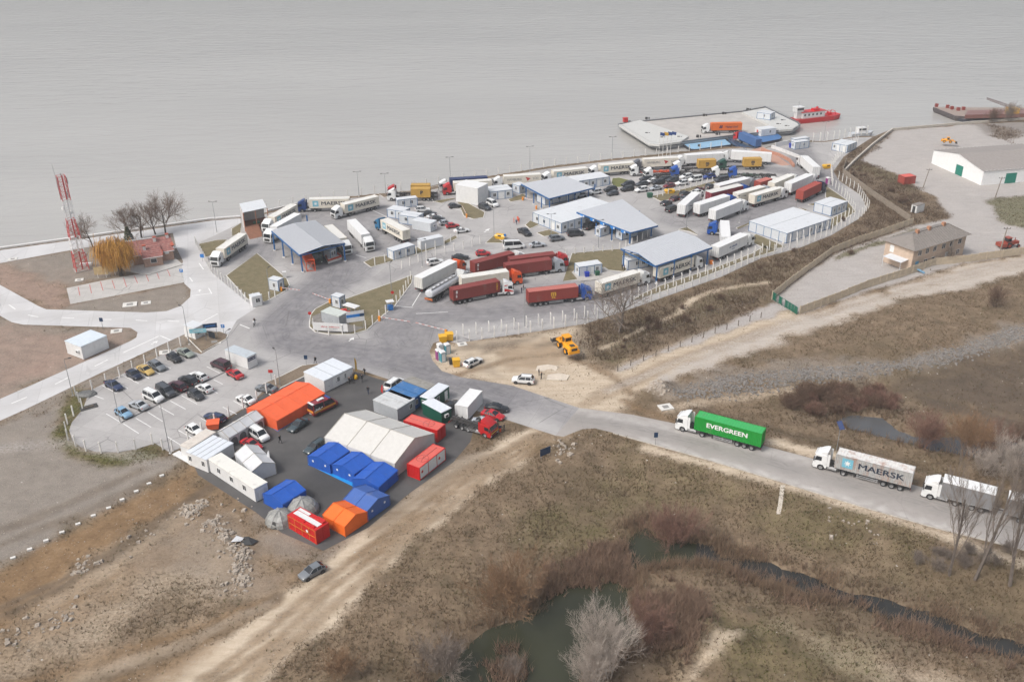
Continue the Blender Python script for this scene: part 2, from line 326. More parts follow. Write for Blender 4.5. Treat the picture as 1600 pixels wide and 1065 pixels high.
LINES = [ # wheel tracks and ruts: channel, line px, half width m, strength
 ('brown', [(880,664),(720,742),(600,838),(500,915),(420,985),(320,1060)], .35, .5), ('brown', [(885,668),(730,748),(612,845),(512,925),(434,998),(340,1066)], .35, .5), ('brown', [(872,662),(700,745),(580,832)], .3, .35), ('brown', [(890,676),(760,742),(650,830),(560,912),(470,990),(390,1060)], .5, .4),
 ('dark', [(0,950),(120,895),(200,852),(270,800),(330,760)], .5, .5), ('dark', [(0,962),(130,902),(210,858),(285,803)], .4, .45), ('tan', [(60,955),(180,888),(240,845),(300,790)], 1.2, .45), ('brown', [(-50,1090),(150,1035),(300,985),(428,935)], .5, .7), ('brown', [(-20,1110),(180,1050),(320,998),(430,940)], .5, .7), ('dark', [(100,1075),(250,1025),(400,955),(432,934)], .4, .5), ('tan', [(120,1062),(280,1008),(420,945)], .6, .5),
 ('brown', [(700,590),(800,560),(880,552),(960,590),(985,615)], .4, .5), ('brown', [(900,640),(960,615),(1040,580),(1200,520),(1400,455),(1600,408)], .3, .25), ('brown', [(905,632),(950,606),(1030,570),(1190,512),(1390,450),(1600,402)], .3, .25), ('pale', [(950,610),(1100,548),(1250,498),(1400,460),(1600,415)], .6, .3), ('brown', [(975,625),(1000,640),(1050,655)], .6, .5), ('dark', [(840,540),(900,530),(925,545)], .5, .4),
 ('dark', [(1400,592),(1480,572),(1600,545)], .4, .7), ('dark', [(1345,596),(1450,605),(1600,640)], .3, .6), ('tan', [(940,545),(990,520),(1060,490),(1080,468),(1130,450),(1200,442)], .35, .8), ('tan', [(1040,640),(1120,618),(1250,600)], .5, .5), ('pale', [(0,700),(120,690),(240,720)], 1.5, .3), ('dark', [(0,830),(100,790),(220,735)], .6, .3), ('dark', [(0,850),(130,800),(250,745)], .6, .3),
 ('tan', [(1010,700),(1150,736),(1300,780),(1450,828),(1600,880)], .7, .8), ('gravel', [(1320,262),(1345,240),(1385,212)], .5, .5)]
def wts(X, Y):
    out = {c: np.zeros(X.shape) for c in CH}
    wob = (fbm(X, Y, 5, 21)-.5)
    for ch, poly, sf, st in POLY:
        s = sdf(W2(poly), X, Y)+wob*sf*2.2
        w_ = sstep(-sf*.6, sf*.6, s)*st
        if sf >= 7: w_ = w_*(.45+1.1*fbm(X, Y, 9, hash(ch) % 50 if False else len(ch)))
        w_ = np.clip(w_, 0, 1)
        if st >= .8:
            for c in CH: out[c] = out[c]*(1-w_)
        out[ch] = np.maximum(out[ch], w_)
    for ch, ln, hw, st in LINES:
        d = ldist(W2(ln), X, Y)+(fbm(X, Y, 4, 33)-.5)*1.2; w_ = np.clip(st*(1-sstep(hw*.6, hw+1.1, d))*(.5+fbm(X, Y, 7, 37)), 0, 1)
        for c in CH: out[c] = out[c]*(1-w_)
        out[ch] = np.clip(np.maximum(out[ch], w_), 0, 1)
    return out
def vcol(me, name, arr):
    a = me.color_attributes.new(name, 'FLOAT_COLOR', 'POINT'); a.data.foreach_set('color', np.asarray(arr, np.float32).ravel())
STEP = 1.0
gx = np.arange(-290, 300, STEP); gy = np.arange(46, 520, STEP)
XX, YY = np.meshgrid(gx, gy, indexing='ij'); X = XX.ravel(); Y = YY.ravel()
Z = hgt(X, Y); WT = wts(X, Y)
keep = (np.abs(X) < .62*Y+45) & (sdf(_shore, X, Y) > -6)
keep = keep.reshape(XX.shape)
idx = np.arange(X.size).reshape(XX.shape)
q = keep[:-1, :-1] & keep[1:, :-1] & keep[1:, 1:] & keep[:-1, 1:]
F = np.stack([idx[:-1, :-1][q], idx[1:, :-1][q], idx[1:, 1:][q], idx[:-1, 1:][q]], 1)
used = np.unique(F); remap = np.zeros(X.size, int); remap[used] = np.arange(used.size); F = remap[F]
me = bpy.data.meshes.new('ground')
me.vertices.add(used.size); me.vertices.foreach_set('co', np.stack([X, Y, Z], 1)[used].astype(np.float32).ravel())
me.loops.add(F.size); me.loops.foreach_set('vertex_index', F.ravel().astype(np.int32)); me.polygons.add(len(F))
me.polygons.foreach_set('loop_start', np.arange(0, F.size, 4, dtype=np.int32)); me.update(calc_edges=True)
me.polygons.foreach_set('use_smooth', [True]*len(F))
vcol(me, 'surf_a', np.stack([WT[c] for c in CH[:4]], 1)[used]); vcol(me, 'surf_b', np.stack([WT[c] for c in CH[4:]], 1)[used])
def ground_material():
    m = bpy.data.materials.new('ground_soil_grass'); m.use_nodes = True; nt = m.node_tree; b = nt.nodes['Principled BSDF']; L = nt.links.new
    b.inputs['Roughness'].default_value = .95; b.inputs['Specular IOR Level'].default_value = .2
    geo = nd(nt, 'ShaderNodeNewGeometry')
    def noise(sc, det=8, rough=.6, st=(1, 1, 1), off=0):
        v = nd(nt, 'ShaderNodeVectorMath', operation='MULTIPLY_ADD'); L(geo.outputs['Position'], v.inputs[0]); v.inputs[1].default_value = st; v.inputs[2].default_value = (off, off, 0)
        n = nd(nt, 'ShaderNodeTexNoise'); n.inputs['Scale'].default_value = sc; n.inputs['Detail'].default_value = det; n.inputs['Roughness'].default_value = rough; L(v.outputs[0], n.inputs['Vector']); return n.outputs[0]
    big = noise(.045, 4, .55); mid = noise(.35, 7, .65, off=31); fin = noise(2.3, 8, .75, off=77); vfin = noise(7, 3, .7, off=15)
    tilt = noise(.5, 6, .6, (.35, 1.6, 1), 50)
    def ramp(src, *stops):
        r = nd(nt, 'ShaderNodeValToRGB'); e = r.color_ramp.elements
        e[0].position, e[0].color = stops[0]; e[1].position, e[1].color = stops[-1]
        for p, c in stops[1:-1]: k = e.new(p); k.color = c
        L(src, r.inputs[0]); return r.outputs[0]
    def mixc(a, b_, f, mode='MIX'):
        x = nd(nt, 'ShaderNodeMix', data_type='RGBA', blend_type=mode)
        for s_, i in ((a, 6), (b_, 7), (f, 0)):
            if hasattr(s_, 'links'): L(s_, x.inputs[i])
            else: x.inputs[i].default_value = s_
        return x.outputs[2]
    def mth(op, a, b_=0, c=None):
        x = nd(nt, 'ShaderNodeMath', operation=op)
        for s_, i in ((a, 0), (b_, 1), (c, 2)):
            if s_ is None: continue
            if hasattr(s_, 'links'): L(s_, x.inputs[i])
            else: x.inputs[i].default_value = s_
        return x.outputs[0]
    dry = mixc(ramp(mid, (.3, S(86,75,60)), (.5, S(128,108,89)), (.7, S(164,144,120))), ramp(fin, (.3, S(74,65,50)), (.7, S(156,137,112))), .45)
    dry = mixc(dry, S(94,84,62), ramp(big, (.48, (0, 0, 0, 1)), (.62, (.4, .4, .4, 1))))
    cols = dict(
     tan=mixc(ramp(tilt, (.3, S(184,166,142)), (.7, S(224,208,186))), ramp(fin, (.3, S(176,158,134)), (.7, S(226,210,190))), .4),
     brown=mixc(ramp(mid, (.3, S(104,80,56)), (.55, S(136,110,80)), (.75, S(166,141,112))), ramp(fin, (.3, S(108,84,58)), (.7, S(176,148,116))), .4),
     gravel=mixc(ramp(mid, (.3, S(124,115,106)), (.7, S(160,150,139))), ramp(vfin, (.3, S(92,86,80)), (.72, S(188,179,168))), .45),
     green=mixc(ramp(mid, (.3, S(72,78,38)), (.7, S(112,112,62))), ramp(fin, (.3, S(58,66,30)), (.7, S(136,124,82))), .5),
     pale=mixc(ramp(tilt, (.3, S(179,174,170)), (.7, S(198,193,190))), ramp(fin, (.3, S(174,168,163)), (.7, S(204,199,195))), .25),
     dark=mixc(ramp(mid, (.3, S(76,66,57)), (.7, S(108,95,82))), ramp(fin, (.3, S(70,61,53)), (.7, S(120,106,92))), .45),
     red=mixc(ramp(mid, (.3, S(138,116,104)), (.7, S(180,154,138))), ramp(fin, (.3, S(124,108,98)), (.7, S(186,164,150))), .4),
     scrub=mixc(ramp(mid, (.3, S(92,80,67)), (.7, S(136,119,101))), ramp(fin, (.3, S(76,66,56)), (.7, S(148,131,111))), .5))
    out = dry; brk = mth('ADD', mth('MULTIPLY', fin, .8), mth('MULTIPLY', vfin, .2))
    for an, chs in (('surf_a', CH[:4]), ('surf_b', CH[4:])):
        at = nd(nt, 'ShaderNodeAttribute', attribute_name=an); sp = nd(nt, 'ShaderNodeSeparateColor'); L(at.outputs['Color'], sp.inputs[0])
        for i, c in enumerate(chs):
            v = sp.outputs[i] if i < 3 else at.outputs['Alpha']
            f = mth('MULTIPLY_ADD', mth('SUBTRACT', brk, .5), mth('MULTIPLY', mth('MULTIPLY', v, mth('SUBTRACT', 1, v)), 9), v)
            cl = nd(nt, 'ShaderNodeClamp'); L(f, cl.inputs[0]); out = mixc(out, cols[c], cl.outputs[0])
    # scattered pale stones and litter
    vo = nd(nt, 'ShaderNodeTexVoronoi'); vo.inputs['Scale'].default_value = .55; L(geo.outputs['Position'], vo.inputs['Vector'])
    st = ramp(vo.outputs['Distance'], (.06, (1, 1, 1, 1)), (.10, (0, 0, 0, 1)))
    out = mixc(out, S(196,190,182), mth('MULTIPLY', st, mth('GREATER_THAN', mid, .56)))
    L(out, b.inputs['Base Color'])
    bp = nd(nt, 'ShaderNodeBump'); bp.inputs['Strength'].default_value = .42; bp.inputs['Distance'].default_value = .2
    L(mth('ADD', fin, mth('MULTIPLY', vfin, .5)), bp.inputs['Height']); L(bp.outputs[0], b.inputs['Normal'])
    return m
gm = ground_material(); me.materials.append(gm)
ground = bpy.data.objects.new('ground', me); COL.objects.link(ground); structure(ground)
# far bank under the river and beyond the frame is one deep bed
MB().add([(-4000, -50, -8.2), (4000, -50, -8.2), (4000, 7000, -8.2), (-4000, 7000, -8.2)], [(0, 1, 2, 3)]).build('river_bed', mat('river_bed_mud', (.12, .10, .08), .9)); structure(bpy.data.objects['river_bed'])
# ------------------------------------------------------------------ water
def water_material(name, col, rough, ripple, rsc, stretch, big=0):
    m = bpy.data.materials.new(name); m.use_nodes = True; nt = m.node_tree; b = nt.nodes['Principled BSDF']; L = nt.links.new
    b.inputs['Roughness'].default_value = rough; b.inputs['IOR'].default_value = 1.33
    geo = nd(nt, 'ShaderNodeNewGeometry'); v = nd(nt, 'ShaderNodeVectorMath', operation='MULTIPLY'); v.inputs[1].default_value = stretch; L(geo.outputs['Position'], v.inputs[0])
    n = nd(nt, 'ShaderNodeTexNoise'); n.inputs['Scale'].default_value = rsc; n.inputs['Detail'].default_value = 6; n.inputs['Roughness'].default_value = .62; n.inputs['Distortion'].default_value = .6; L(v.outputs[0], n.inputs['Vector'])
    bp = nd(nt, 'ShaderNodeBump'); bp.inputs['Strength'].default_value = ripple; bp.inputs['Distance'].default_value = .7 if big else .35; L(n.outputs[0], bp.inputs['Height']); L(bp.outputs[0], b.inputs['Normal'])
    n2 = nd(nt, 'ShaderNodeTexNoise'); n2.inputs['Scale'].default_value = .012 if big else .15; n2.inputs['Detail'].default_value = 4; L(v.outputs[0], n2.inputs['Vector'])
    r = nd(nt, 'ShaderNodeValToRGB'); r.color_ramp.elements[0].position = .35; r.color_ramp.elements[1].position = .7
    r.color_ramp.elements[0].color = tuple(c*(.95 if big else .86) for c in col[:3])+(1,); r.color_ramp.elements[1].color = tuple(c*(1.05 if big else 1.1) for c in col[:3])+(1,)
    L(n2.outputs[0], r.inputs[0]); L(r.outputs[0], b.inputs['Base Color']); return m
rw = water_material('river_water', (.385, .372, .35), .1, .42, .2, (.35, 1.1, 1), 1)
structure(MB().add([(-4000, 100, WATER_Z), (4000, 100, WATER_Z), (4000, 7000, WATER_Z), (-4000, 7000, WATER_Z)], [(0, 1, 2, 3)]).build('river', rw))
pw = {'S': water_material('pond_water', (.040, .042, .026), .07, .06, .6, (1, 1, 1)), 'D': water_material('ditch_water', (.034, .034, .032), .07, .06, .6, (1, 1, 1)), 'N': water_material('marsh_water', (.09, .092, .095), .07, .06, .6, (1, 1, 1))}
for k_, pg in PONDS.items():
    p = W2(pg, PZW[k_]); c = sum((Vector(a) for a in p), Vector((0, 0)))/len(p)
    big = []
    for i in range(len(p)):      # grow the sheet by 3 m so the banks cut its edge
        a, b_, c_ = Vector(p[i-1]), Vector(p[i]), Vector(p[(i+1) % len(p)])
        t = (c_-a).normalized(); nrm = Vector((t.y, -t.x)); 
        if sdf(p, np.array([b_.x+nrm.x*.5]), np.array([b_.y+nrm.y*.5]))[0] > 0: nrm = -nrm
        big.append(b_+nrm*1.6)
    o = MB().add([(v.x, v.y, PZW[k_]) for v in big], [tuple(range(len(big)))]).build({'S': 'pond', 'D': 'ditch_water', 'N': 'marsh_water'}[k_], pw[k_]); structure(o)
# ------------------------------------------------------------------ paved sheets with worn tracks
def paved_material(name, c0, c1, cw, cell=0, joint=.0, rot=0, fine=.35, tyres=True):
    m = bpy.data.materials.new(name); m.use_nodes = True; nt = m.node_tree; b = nt.nodes['Principled BSDF']; L = nt.links.new
    b.inputs['Roughness'].default_value = .88; b.inputs['Specular IOR Level'].default_value = .3
    geo = nd(nt, 'ShaderNodeNewGeometry')
    def noise(sc, det, st=(1, 1, 1), dist=0):
        v = nd(nt, 'ShaderNodeVectorMath', operation='MULTIPLY'); v.inputs[1].default_value = st; L(geo.outputs['Position'], v.inputs[0])
        n = nd(nt, 'ShaderNodeTexNoise'); n.inputs['Scale'].default_value = sc; n.inputs['Detail'].default_value = det; n.inputs['Roughness'].default_value = .65; n.inputs['Distortion'].default_value = dist; L(v.outputs[0], n.inputs['Vector']); return n.outputs[0]
    def mixc(a, b_, f, mode='MIX'):
        x = nd(nt, 'ShaderNodeMix', data_type='RGBA', blend_type=mode)
        for s_, i in ((a, 6), (b_, 7), (f, 0)):
            if hasattr(s_, 'links'): L(s_, x.inputs[i])
            else: x.inputs[i].default_value = s_
        return x.outputs[2]
    def mr(src, a, b_, c, d):
        x = nd(nt, 'ShaderNodeMapRange'); L(src, x.inputs[0])
        for i, v in enumerate((a, b_, c, d)): x.inputs[i+1].default_value = v
        return x.outputs[0]
    def mul(a, b_):
        x = nd(nt, 'ShaderNodeMath', operation='MULTIPLY')
        for s_, i in ((a, 0), (b_, 1)):
            if hasattr(s_, 'links'): L(s_, x.inputs[i])
            else: x.inputs[i].default_value = s_
        return x.outputs[0]
    out = mixc(c0, c1, mr(noise(.11, 6), .35, .65, 0, 1)); out = mixc(out, mixc(c0, (.08, .075, .07, 1), .5), mr(noise(1.1, 9), .52, .78, 0, fine))
    at = nd(nt, 'ShaderNodeAttribute', attribute_name='wear'); sp = nd(nt, 'ShaderNodeSeparateColor'); L(at.outputs['Color'], sp.inputs[0])
    out = mixc(out, cw, mul(sp.outputs[0], mr(noise(.35, 6), .3, .62, .55, 1)))
    # sweeping tyre streaks follow the worn paths (second channel = distance across the path)
    if tyres:
        wv = nd(nt, 'ShaderNodeTexNoise'); wv.noise_dimensions = '1D'; wv.inputs['Scale'].default_value = 1.0; wv.inputs['Detail'].default_value = 5
        sc = nd(nt, 'ShaderNodeMath', operation='MULTIPLY'); sc.inputs[1].default_value = 55; L(sp.outputs[1], sc.inputs[0]); L(sc.outputs[0], wv.inputs['W'])
        out = mixc(out, mixc(cw, (.05, .05, .05, 1), .45), mul(mul(mr(wv.outputs[0], .5, .66, 0, .7), sp.outputs[0]), mr(noise(.25, 3), .38, .6, 0, 1)))
    out = mixc(out, (.62, .6, .57, 1), mul(sp.outputs[2], mr(noise(.5, 6), .35, .6, .2, .8)))
    out = mixc(out, (.045, .043, .04, 1), mr(noise(1.7, 3, dist=.4), .69, .78, 0, .55 if tyres else .2))
    vo = nd(nt, 'ShaderNodeTexVoronoi', feature='DISTANCE_TO_EDGE'); kc = (.75 if tyres else .3) if cell else .18; vo.inputs['Scale'].default_value = .11; L(geo.outputs['Position'], vo.inputs['Vector'])
    out = mixc(out, mixc(c0, (.05, .05, .05, 1), .7), mul(mr(vo.outputs['Distance'], .004, .012, kc, 0), mr(noise(.09, 3), .45, .6, 0, 1)))
    if cell:
        rt = nd(nt, 'ShaderNodeVectorRotate'); rt.inputs['Angle'].default_value = rot; L(geo.outputs['Position'], rt.inputs[0])
        br = nd(nt, 'ShaderNodeTexBrick'); br.offset = 0; br.inputs['Scale'].default_value = 1; br.inputs['Brick Width'].default_value = cell; br.inputs['Row Height'].default_value = cell*.75; br.inputs['Mortar Size'].default_value = joint
        br.inputs['Color1'].default_value = (.92, .92, .92, 1); br.inputs['Color2'].default_value = (1.05, 1.05, 1.05, 1); br.inputs['Mortar'].default_value = (.68, .67, .66, 1); L(rt.outputs[0], br.inputs['Vector'])
        out = mixc(out, br.outputs['Color'], .8, 'MULTIPLY')
    L(out, b.inputs['Base Color']); return m
def sheet(name, px, z, m, cell=2.5, wear=(), kind='structure', world=None):
    p = world or W2(px); bm = bmesh.new(); vs = [bm.verts.new((a[0], a[1], z)) for a in p]
    for t in tessellate_polygon([[Vector((a[0], a[1], 0)) for a in p]]):
        try: bm.faces.new([vs[i] for i in t])
        except ValueError: pass
    if cell:
        for ax in (0, 1):
            lo = min(a[ax] for a in p); hi = max(a[ax] for a in p); t = math.ceil(lo/cell)*cell
            while t < hi:
                co = [0, 0, 0]; no = [0, 0, 0]; co[ax] = t; no[ax] = 1
                bmesh.ops.bisect_plane(bm, geom=bm.verts[:]+bm.edges[:]+bm.faces[:], plane_co=co, plane_no=no); t += cell
    for f in bm.faces:
        if f.normal.z < 0: f.normal_flip()
    me = bpy.data.meshes.new(name); bm.to_mesh(me); bm.free()
    if wear is not None:
        n = len(me.vertices); co = np.zeros(n*3, np.float32); me.vertices.foreach_get('co', co); co = co.reshape(-1, 3); Xv, Yv = co[:, 0].astype(float), co[:, 1].astype(float)
        A = np.zeros((n, 4)); A[:, 3] = 1
        for line, hw, st, ch in wear:
            d = ldist(W2(line), Xv, Yv) if ch != 'poly' else None
            if ch == 'poly':
                A[:, 0] = np.maximum(A[:, 0], st*sstep(-hw, hw, sdf(W2(line), Xv, Yv))); continue
            v = st*(1-sstep(hw*.35, hw, d))
            if ch == 0: A[:, 1] = np.where(v > A[:, 0], d/30, A[:, 1]); A[:, 0] = np.maximum(A[:, 0], v)
            else: A[:, 2] = np.maximum(A[:, 2], v)
        vcol(me, 'wear', A)
    o = inst(name, me, m); return tag(o, kind=kind) if kind else o
plaza_m = paved_material('terminal_concrete', S(173,170,168), S(187,184,182), S(128,126,129), 6, .03, R(20))
camp_m = paved_material('camp_asphalt', S(82,81,81), S(100,98,97), S(70,69,69), 0, fine=.5)
road_m = paved_material('road_asphalt', S(164,158,153), S(177,171,166), S(150,146,142), 0, fine=.4)
light_m = paved_material('light_concrete', S(204,203,203), S(214,213,213), S(190,187,184), 7, .03, R(-17), fine=.15, tyres=False)
WEAR = [([(500,400),(522,420),(515,440),(470,475),(440,505),(450,530),(520,548),(620,560),(700,585),(800,620)], 9, 1, 0), ([(780,612),(840,632),(905,655)], 5, .6, 0),
 ([(545,400),(570,412),(560,430),(520,452),(470,480)], 5, .8, 0), ([(700,585),(640,560),(615,520),(660,490),(760,490),(900,475),(960,460)], 8, .9, 0),
 ([(630,500),(660,460),(740,470),(820,480),(900,480)], 10, .7, 0), ([(650,510),(640,540),(660,570)], 9, .8, 0),
 ([(400,410),(440,345),(480,322),(560,320),(600,330)], 7, .8, 0), ([(480,400),(470,350),(520,330),(590,340),(640,370)], 9, .65, 0), ([(540,370),(600,380),(640,390)], 9, .5, 0),
 ([(350,395),(400,375)], 4, .5, 0), ([(500,335),(560,350),(610,385)], 12, .6, 0),
 ([(1250,235),(1262,265),(1240,300),(1170,340),(1120,370),(1060,420),(980,450)], 7, .9, 0), ([(1130,360),(1160,335),(1240,312),(1285,300),(1290,270)], 9, .8, 0),
 ([(1060,330),(1100,345),(1140,350)], 9, .6, 0), ([(1180,240),(1240,255),(1260,250)], 6, .7, 0), ([(1000,270),(1100,255),(1180,260),(1240,270)], 6, .8, 0),
 ([(700,300),(800,285),(900,275),(1000,270)], 4, .6, 0), ([(640,470),(900,450)], 9, .6, 0), ([(460,540),(420,520),(400,505),(380,500)], 3, .3, 0),
 ([(800,395),(880,380),(960,375),(1040,372)], 4, .3, 0), ([(600,435),(700,400),(760,385)], 4, .35, 0), ([(560,330),(640,325),(700,310)], 4, .3, 0),
 ([(1160,345),(1080,410),(1000,450)], 4, .9, 0), ([(1060,345),(1120,325),(1200,300)], 9, .6, 0)]
sheet('terminal_paving', PZ, .004, plaza_m, 2.0, WEAR)
sheet('camp_paving', CAMP, .010, camp_m, 4, [([(480,790),(560,700),(640,640)], 7, .8, 0), ([(400,640),(560,600)], 3, .5, 0)])
sheet('road', ROAD, .006, road_m, 1.5, [([(905,655),(985,664),(1100,692),(1270,740),(1427,780),(1600,830),(1800,890)], 3.2, .8, 0), ([(905,640),(1040,668),(1190,703),(1270,722)], 1.6, .35, 2), ([(1000,684),(1240,755),(1465,821),(1600,862)], .7, .6, 2)])
sheet('promenade', PROM, .006, light_m, 3, [([(330,360),(300,400),(330,450),(340,500)], 4, .5, 0)])
sheet('side_road', LROAD, .008, light_m, 3, [([(-100,400),(30,492),(210,500),(300,495)], 3, .4, 0), ([(0,640),(180,560),(300,505)], 3, .4, 0)])
sheet('house_parking', HPARK, .008, paved_material('grey_paving', S(190,187,183), S(200,197,193), S(180,176,170), 2, .02, R(-12), fine=.2), 3)
# ---- painted markings: one set per sheet
_c = [G(x, y, .05) for x, y in ((1223,758),(1221,772),(1219,788),(1216,803))]; structure(MB().add([v+Vector((d_, 0, 0)) for v in _c for d_ in (-.35, .35)], [(i*2, i*2+1, i*2+3, i*2+2) for i in range(3)]).build('drain_chute', mat('chute_concrete', S(206,196,182), .9, .15)))
MARKW = mat('marking_white', S(238,238,236), .8, .1, dirt=.3, dcol=(.45, .44, .42, 1)); MARKR = mat('marking_red', S(196,96,92), .8, .15)
def stripes(name, segs, w_, z, m):
    mb = MB()
    for a, b in segs:
        a = P(*a).xy; b = P(*b).xy; d = (b-a).normalized()*0+(b-a).normalized(); n = Vector((-d.y, d.x))*w_/2
        mb.add([(*(a+n), z), (*(a-n), z), (*(b-n), z), (*(b+n), z)], [(0, 1, 2, 3)])
    return structure(mb.build(name, m, fix=True))
z2 = lambda L_: [((90+a/5, 500+b/5), (90+c/5, 500+d/5)) for a, b, c, d in L_]
stripes('parking_lines', z2([(250,575,360,615),(350,510,460,570),(440,470,550,535),(510,430,635,495),(600,395,715,455),(690,360,800,420),(770,320,885,378),(850,280,955,335),(380,730,480,790),(515,808,635,885),(612,765,730,835),(705,718,820,790),(790,672,910,740),(880,630,1000,695),(968,588,1090,655),(1050,545,1170,610),(1130,505,1250,570),(1220,465,1290,500),(1165,362,1270,415),(945,860,1070,930),(850,905,970,980),(1120,765,1240,825),(1290,678,1400,735),(1375,630,1480,690),(560,640,640,680),(660,600,700,620)]), .16, .012, MARKW)
stripes('parking_drain', z2([(485,805,1330,395)]), .35, .011, mat('drain_grate', (.06, .06, .06), .8))
stripes('lane_markings', [((14,476),(24,483)),((44,492),(60,495)),((96,496),(116,497)),((155,499),(174,499)),((212,500),(230,501)),((262,501),(280,502)),((18,630),(42,620)),((86,600),(108,589)),((148,572),(168,562)),((192,551),(248,525)),((250,524),(266,531)),((300,462),(330,458)),((326,450),(331,459)),((296,433),(301,440)),((311,411),(318,421)),((312,505),(340,490)),((375,507),(390,513))], .28, .013, MARKW)
stripes('house_parking_lines', [((0+a/5, 250+b/5), (0+c/5, 250+d/5)) for a, b, c, d in [(610,990,625,1060),(700,972,715,1040),(785,950,805,1020),(875,938,898,1005),(965,920,988,990),(1050,905,1075,962),(1138,888,1162,948),(1220,868,1245,930),(1305,850,1330,908)]], .16, .013, MARKR)
stripes('yard_lines', [((644,478),(657,457)),((616,478),(645,480)),((700,487),(650,490)),((556,398),(572,403)),((560,318),(640,356)),((640,372),(668,378)),((700,324),(735,333)),((756,363),(766,357))], .18, .013, MARKW)
def arrow(a, b):
    a = P(*a); b = P(*b); d = (b-a).normalized(); n = Vector((-d.y, d.x, 0)); L_ = (b-a).length
    q = [a+n*.12, a-n*.12, a+d*L_*.5-n*.12, a+d*L_*.5-n*.6, b, a+d*L_*.5+n*.6, a+d*L_*.5+n*.12]
    structure(MB().add([(v.x, v.y, .0145) for v in q], [tuple(range(7))]).build('lane_arrow', MARKW))
for a, b in (((312,456),(312,452)), ((236,538),(247,532)), ((545,533),(553,527)), ((757,363),(764,357))): arrow(a, b)
# ---- kerbed islands
def mottled(name, *cols, sc=.5):
    m = bpy.data.materials.new(name); m.use_nodes = True; nt = m.node_tree; b = nt.nodes['Principled BSDF']; L = nt.links.new; b.inputs['Roughness'].default_value = .95
    geo = nd(nt, 'ShaderNodeNewGeometry'); outs = []
    for s_ in (sc, sc*6):
        n = nd(nt, 'ShaderNodeTexNoise'); n.inputs['Scale'].default_value = s_; n.inputs['Detail'].default_value = 7; n.inputs['Roughness'].default_value = .68; L(geo.outputs['Position'], n.inputs['Vector'])
        r = nd(nt, 'ShaderNodeValToRGB'); e = r.color_ramp.elements; e[0].position = .33; e[0].color = cols[0]; e[1].position = .68; e[1].color = cols[-1]
        for i, c in enumerate(cols[1:-1]): k = e.new(.33+.35*(i+1)/(len(cols)-1)); k.color = c
        L(n.outputs[0], r.inputs[0]); outs.append(r.outputs[0])
    x = nd(nt, 'ShaderNodeMix', data_type='RGBA'); x.inputs[0].default_value = .5; L(outs[0], x.inputs[6]); L(outs[1], x.inputs[7]); L(x.outputs[2], b.inputs['Base Color']); return m
TURF = mottled('dry_turf', S(92,88,58), S(122,112,84), S(142,128,100)); TURFG = mottled('green_turf', S(88,96,48), S(112,116,66), S(130,122,84)); SOIL = mottled('verge_soil', S(96,84,70), S(128,112,94), S(150,134,114)); GRAV = mottled('grey_gravel', S(104,100,96), S(134,129,124), S(160,155,150), sc=.9)
def island(px, top=TURF, h=.13, name='verge'):
    p = W2(px); mb = MB(); mb.prism(p, 0, h, 1)
    c = sum((Vector(a) for a in p), Vector((0, 0)))/len(p)
    q = []
    for i in range(len(p)):
        a, b_, c_ = Vector(p[i-1]), Vector(p[i]), Vector(p[(i+1) % len(p)]); t = (c_-a).normalized(); n = Vector((t.y, -t.x))
        if sdf(p, np.array([b_.x+n.x*.15]), np.array([b_.y+n.y*.15]))[0] < 0: n = -n
        q.append(b_+n*.22)
    o = mb.build(name, [top, CONC]); structure(o)
    me = o.data; me.materials  # kerb ring: grass laid 2 cm above inside the kerb
    bm = bmesh.new(); f = bm.faces.new([bm.verts.new((v.x, v.y, h+.02)) for v in q]); 
    if f.normal.z < 0: f.normal_flip()
    bm.to_mesh(me2 := bpy.data.meshes.new('verge_grass')); bm.free(); k = inst('verge_grass', me2, top); structure(k)
    return o
ISL = [([(309,382),(340,375),(356,375),(330,400),(322,402)],0),([(361,358),(376,349),(377,364),(364,369)],0),([(402,396),(449,436),(453,446),(448,454),(415,472),(386,468),(353,431)],0),
 ([(483,504),(485,492),(492,483),(515,471),(540,467),(620,439),(645,430),(644,442),(616,480),(600,492),(574,516),(550,523),(516,523),(492,519),(483,511)],0),
 ([(568,410),(585,402),(602,400),(650,387),(690,379),(712,369),(716,372),(692,385),(650,398),(580,418)],0),([(716,315),(732,318),(758,332),(756,340),(740,343),(724,338)],0),([(676,315),(698,311),(712,310),(690,318)],0),
 ([(793,312),(816,303),(824,307),(820,312),(798,316)],0),([(820,352),(828,345),(844,351),(828,358)],0),([(838,364),(858,359),(876,366),(850,370)],0),([(758,380),(772,368),(788,380)],0),
 ([(956,279),(968,278),(984,282),(987,287),(970,293),(958,293),(955,286)],1),([(1016,307),(1040,302),(1090,290),(1116,284),(1118,287),(1080,299),(1052,311),(1032,315)],0),
 ([(893,396),(968,389),(1000,402),(976,425),(945,422),(935,432),(905,437),(881,440)],0),([(984,471),(1000,461),(1030,447),(1110,421),(1175,396),(1195,384),(1215,392),(1171,405),(1106,431),(1045,453)],0),
 ([(1296,360),(1310,350),(1338,331),(1322,312),(1296,294),(1290,292),(1289,308),(1302,322),(1322,330),(1298,342)],0),([(1168,376),(1182,366),(1228,386),(1200,391)],0),([(1060,359),(1074,355),(1090,368),(1076,362)],0),
 ([(1150,356),(1174,348),(1172,351),(1152,358)],0),([(1262,320),(1276,317),(1272,322)],0),([(1248,325),(1262,328),(1258,330)],0),
 ([(288,524),(315,551),(354,530),(357,523),(344,518)],2),([(408,601),(440,587),(472,571),(497,568),(505,574),(440,606),(424,620)],2),([(590,303),(640,299),(700,287),(705,291),(650,303),(600,309)],2)]
for px, k in ISL: island(px, (TURF, TURFG, SOIL)[k])
sheet('gravel_bed', [(486,505),(488,495),(500,490),(545,508),(570,512),(548,520),(516,521),(494,517)], .156, GRAV, 0, None)
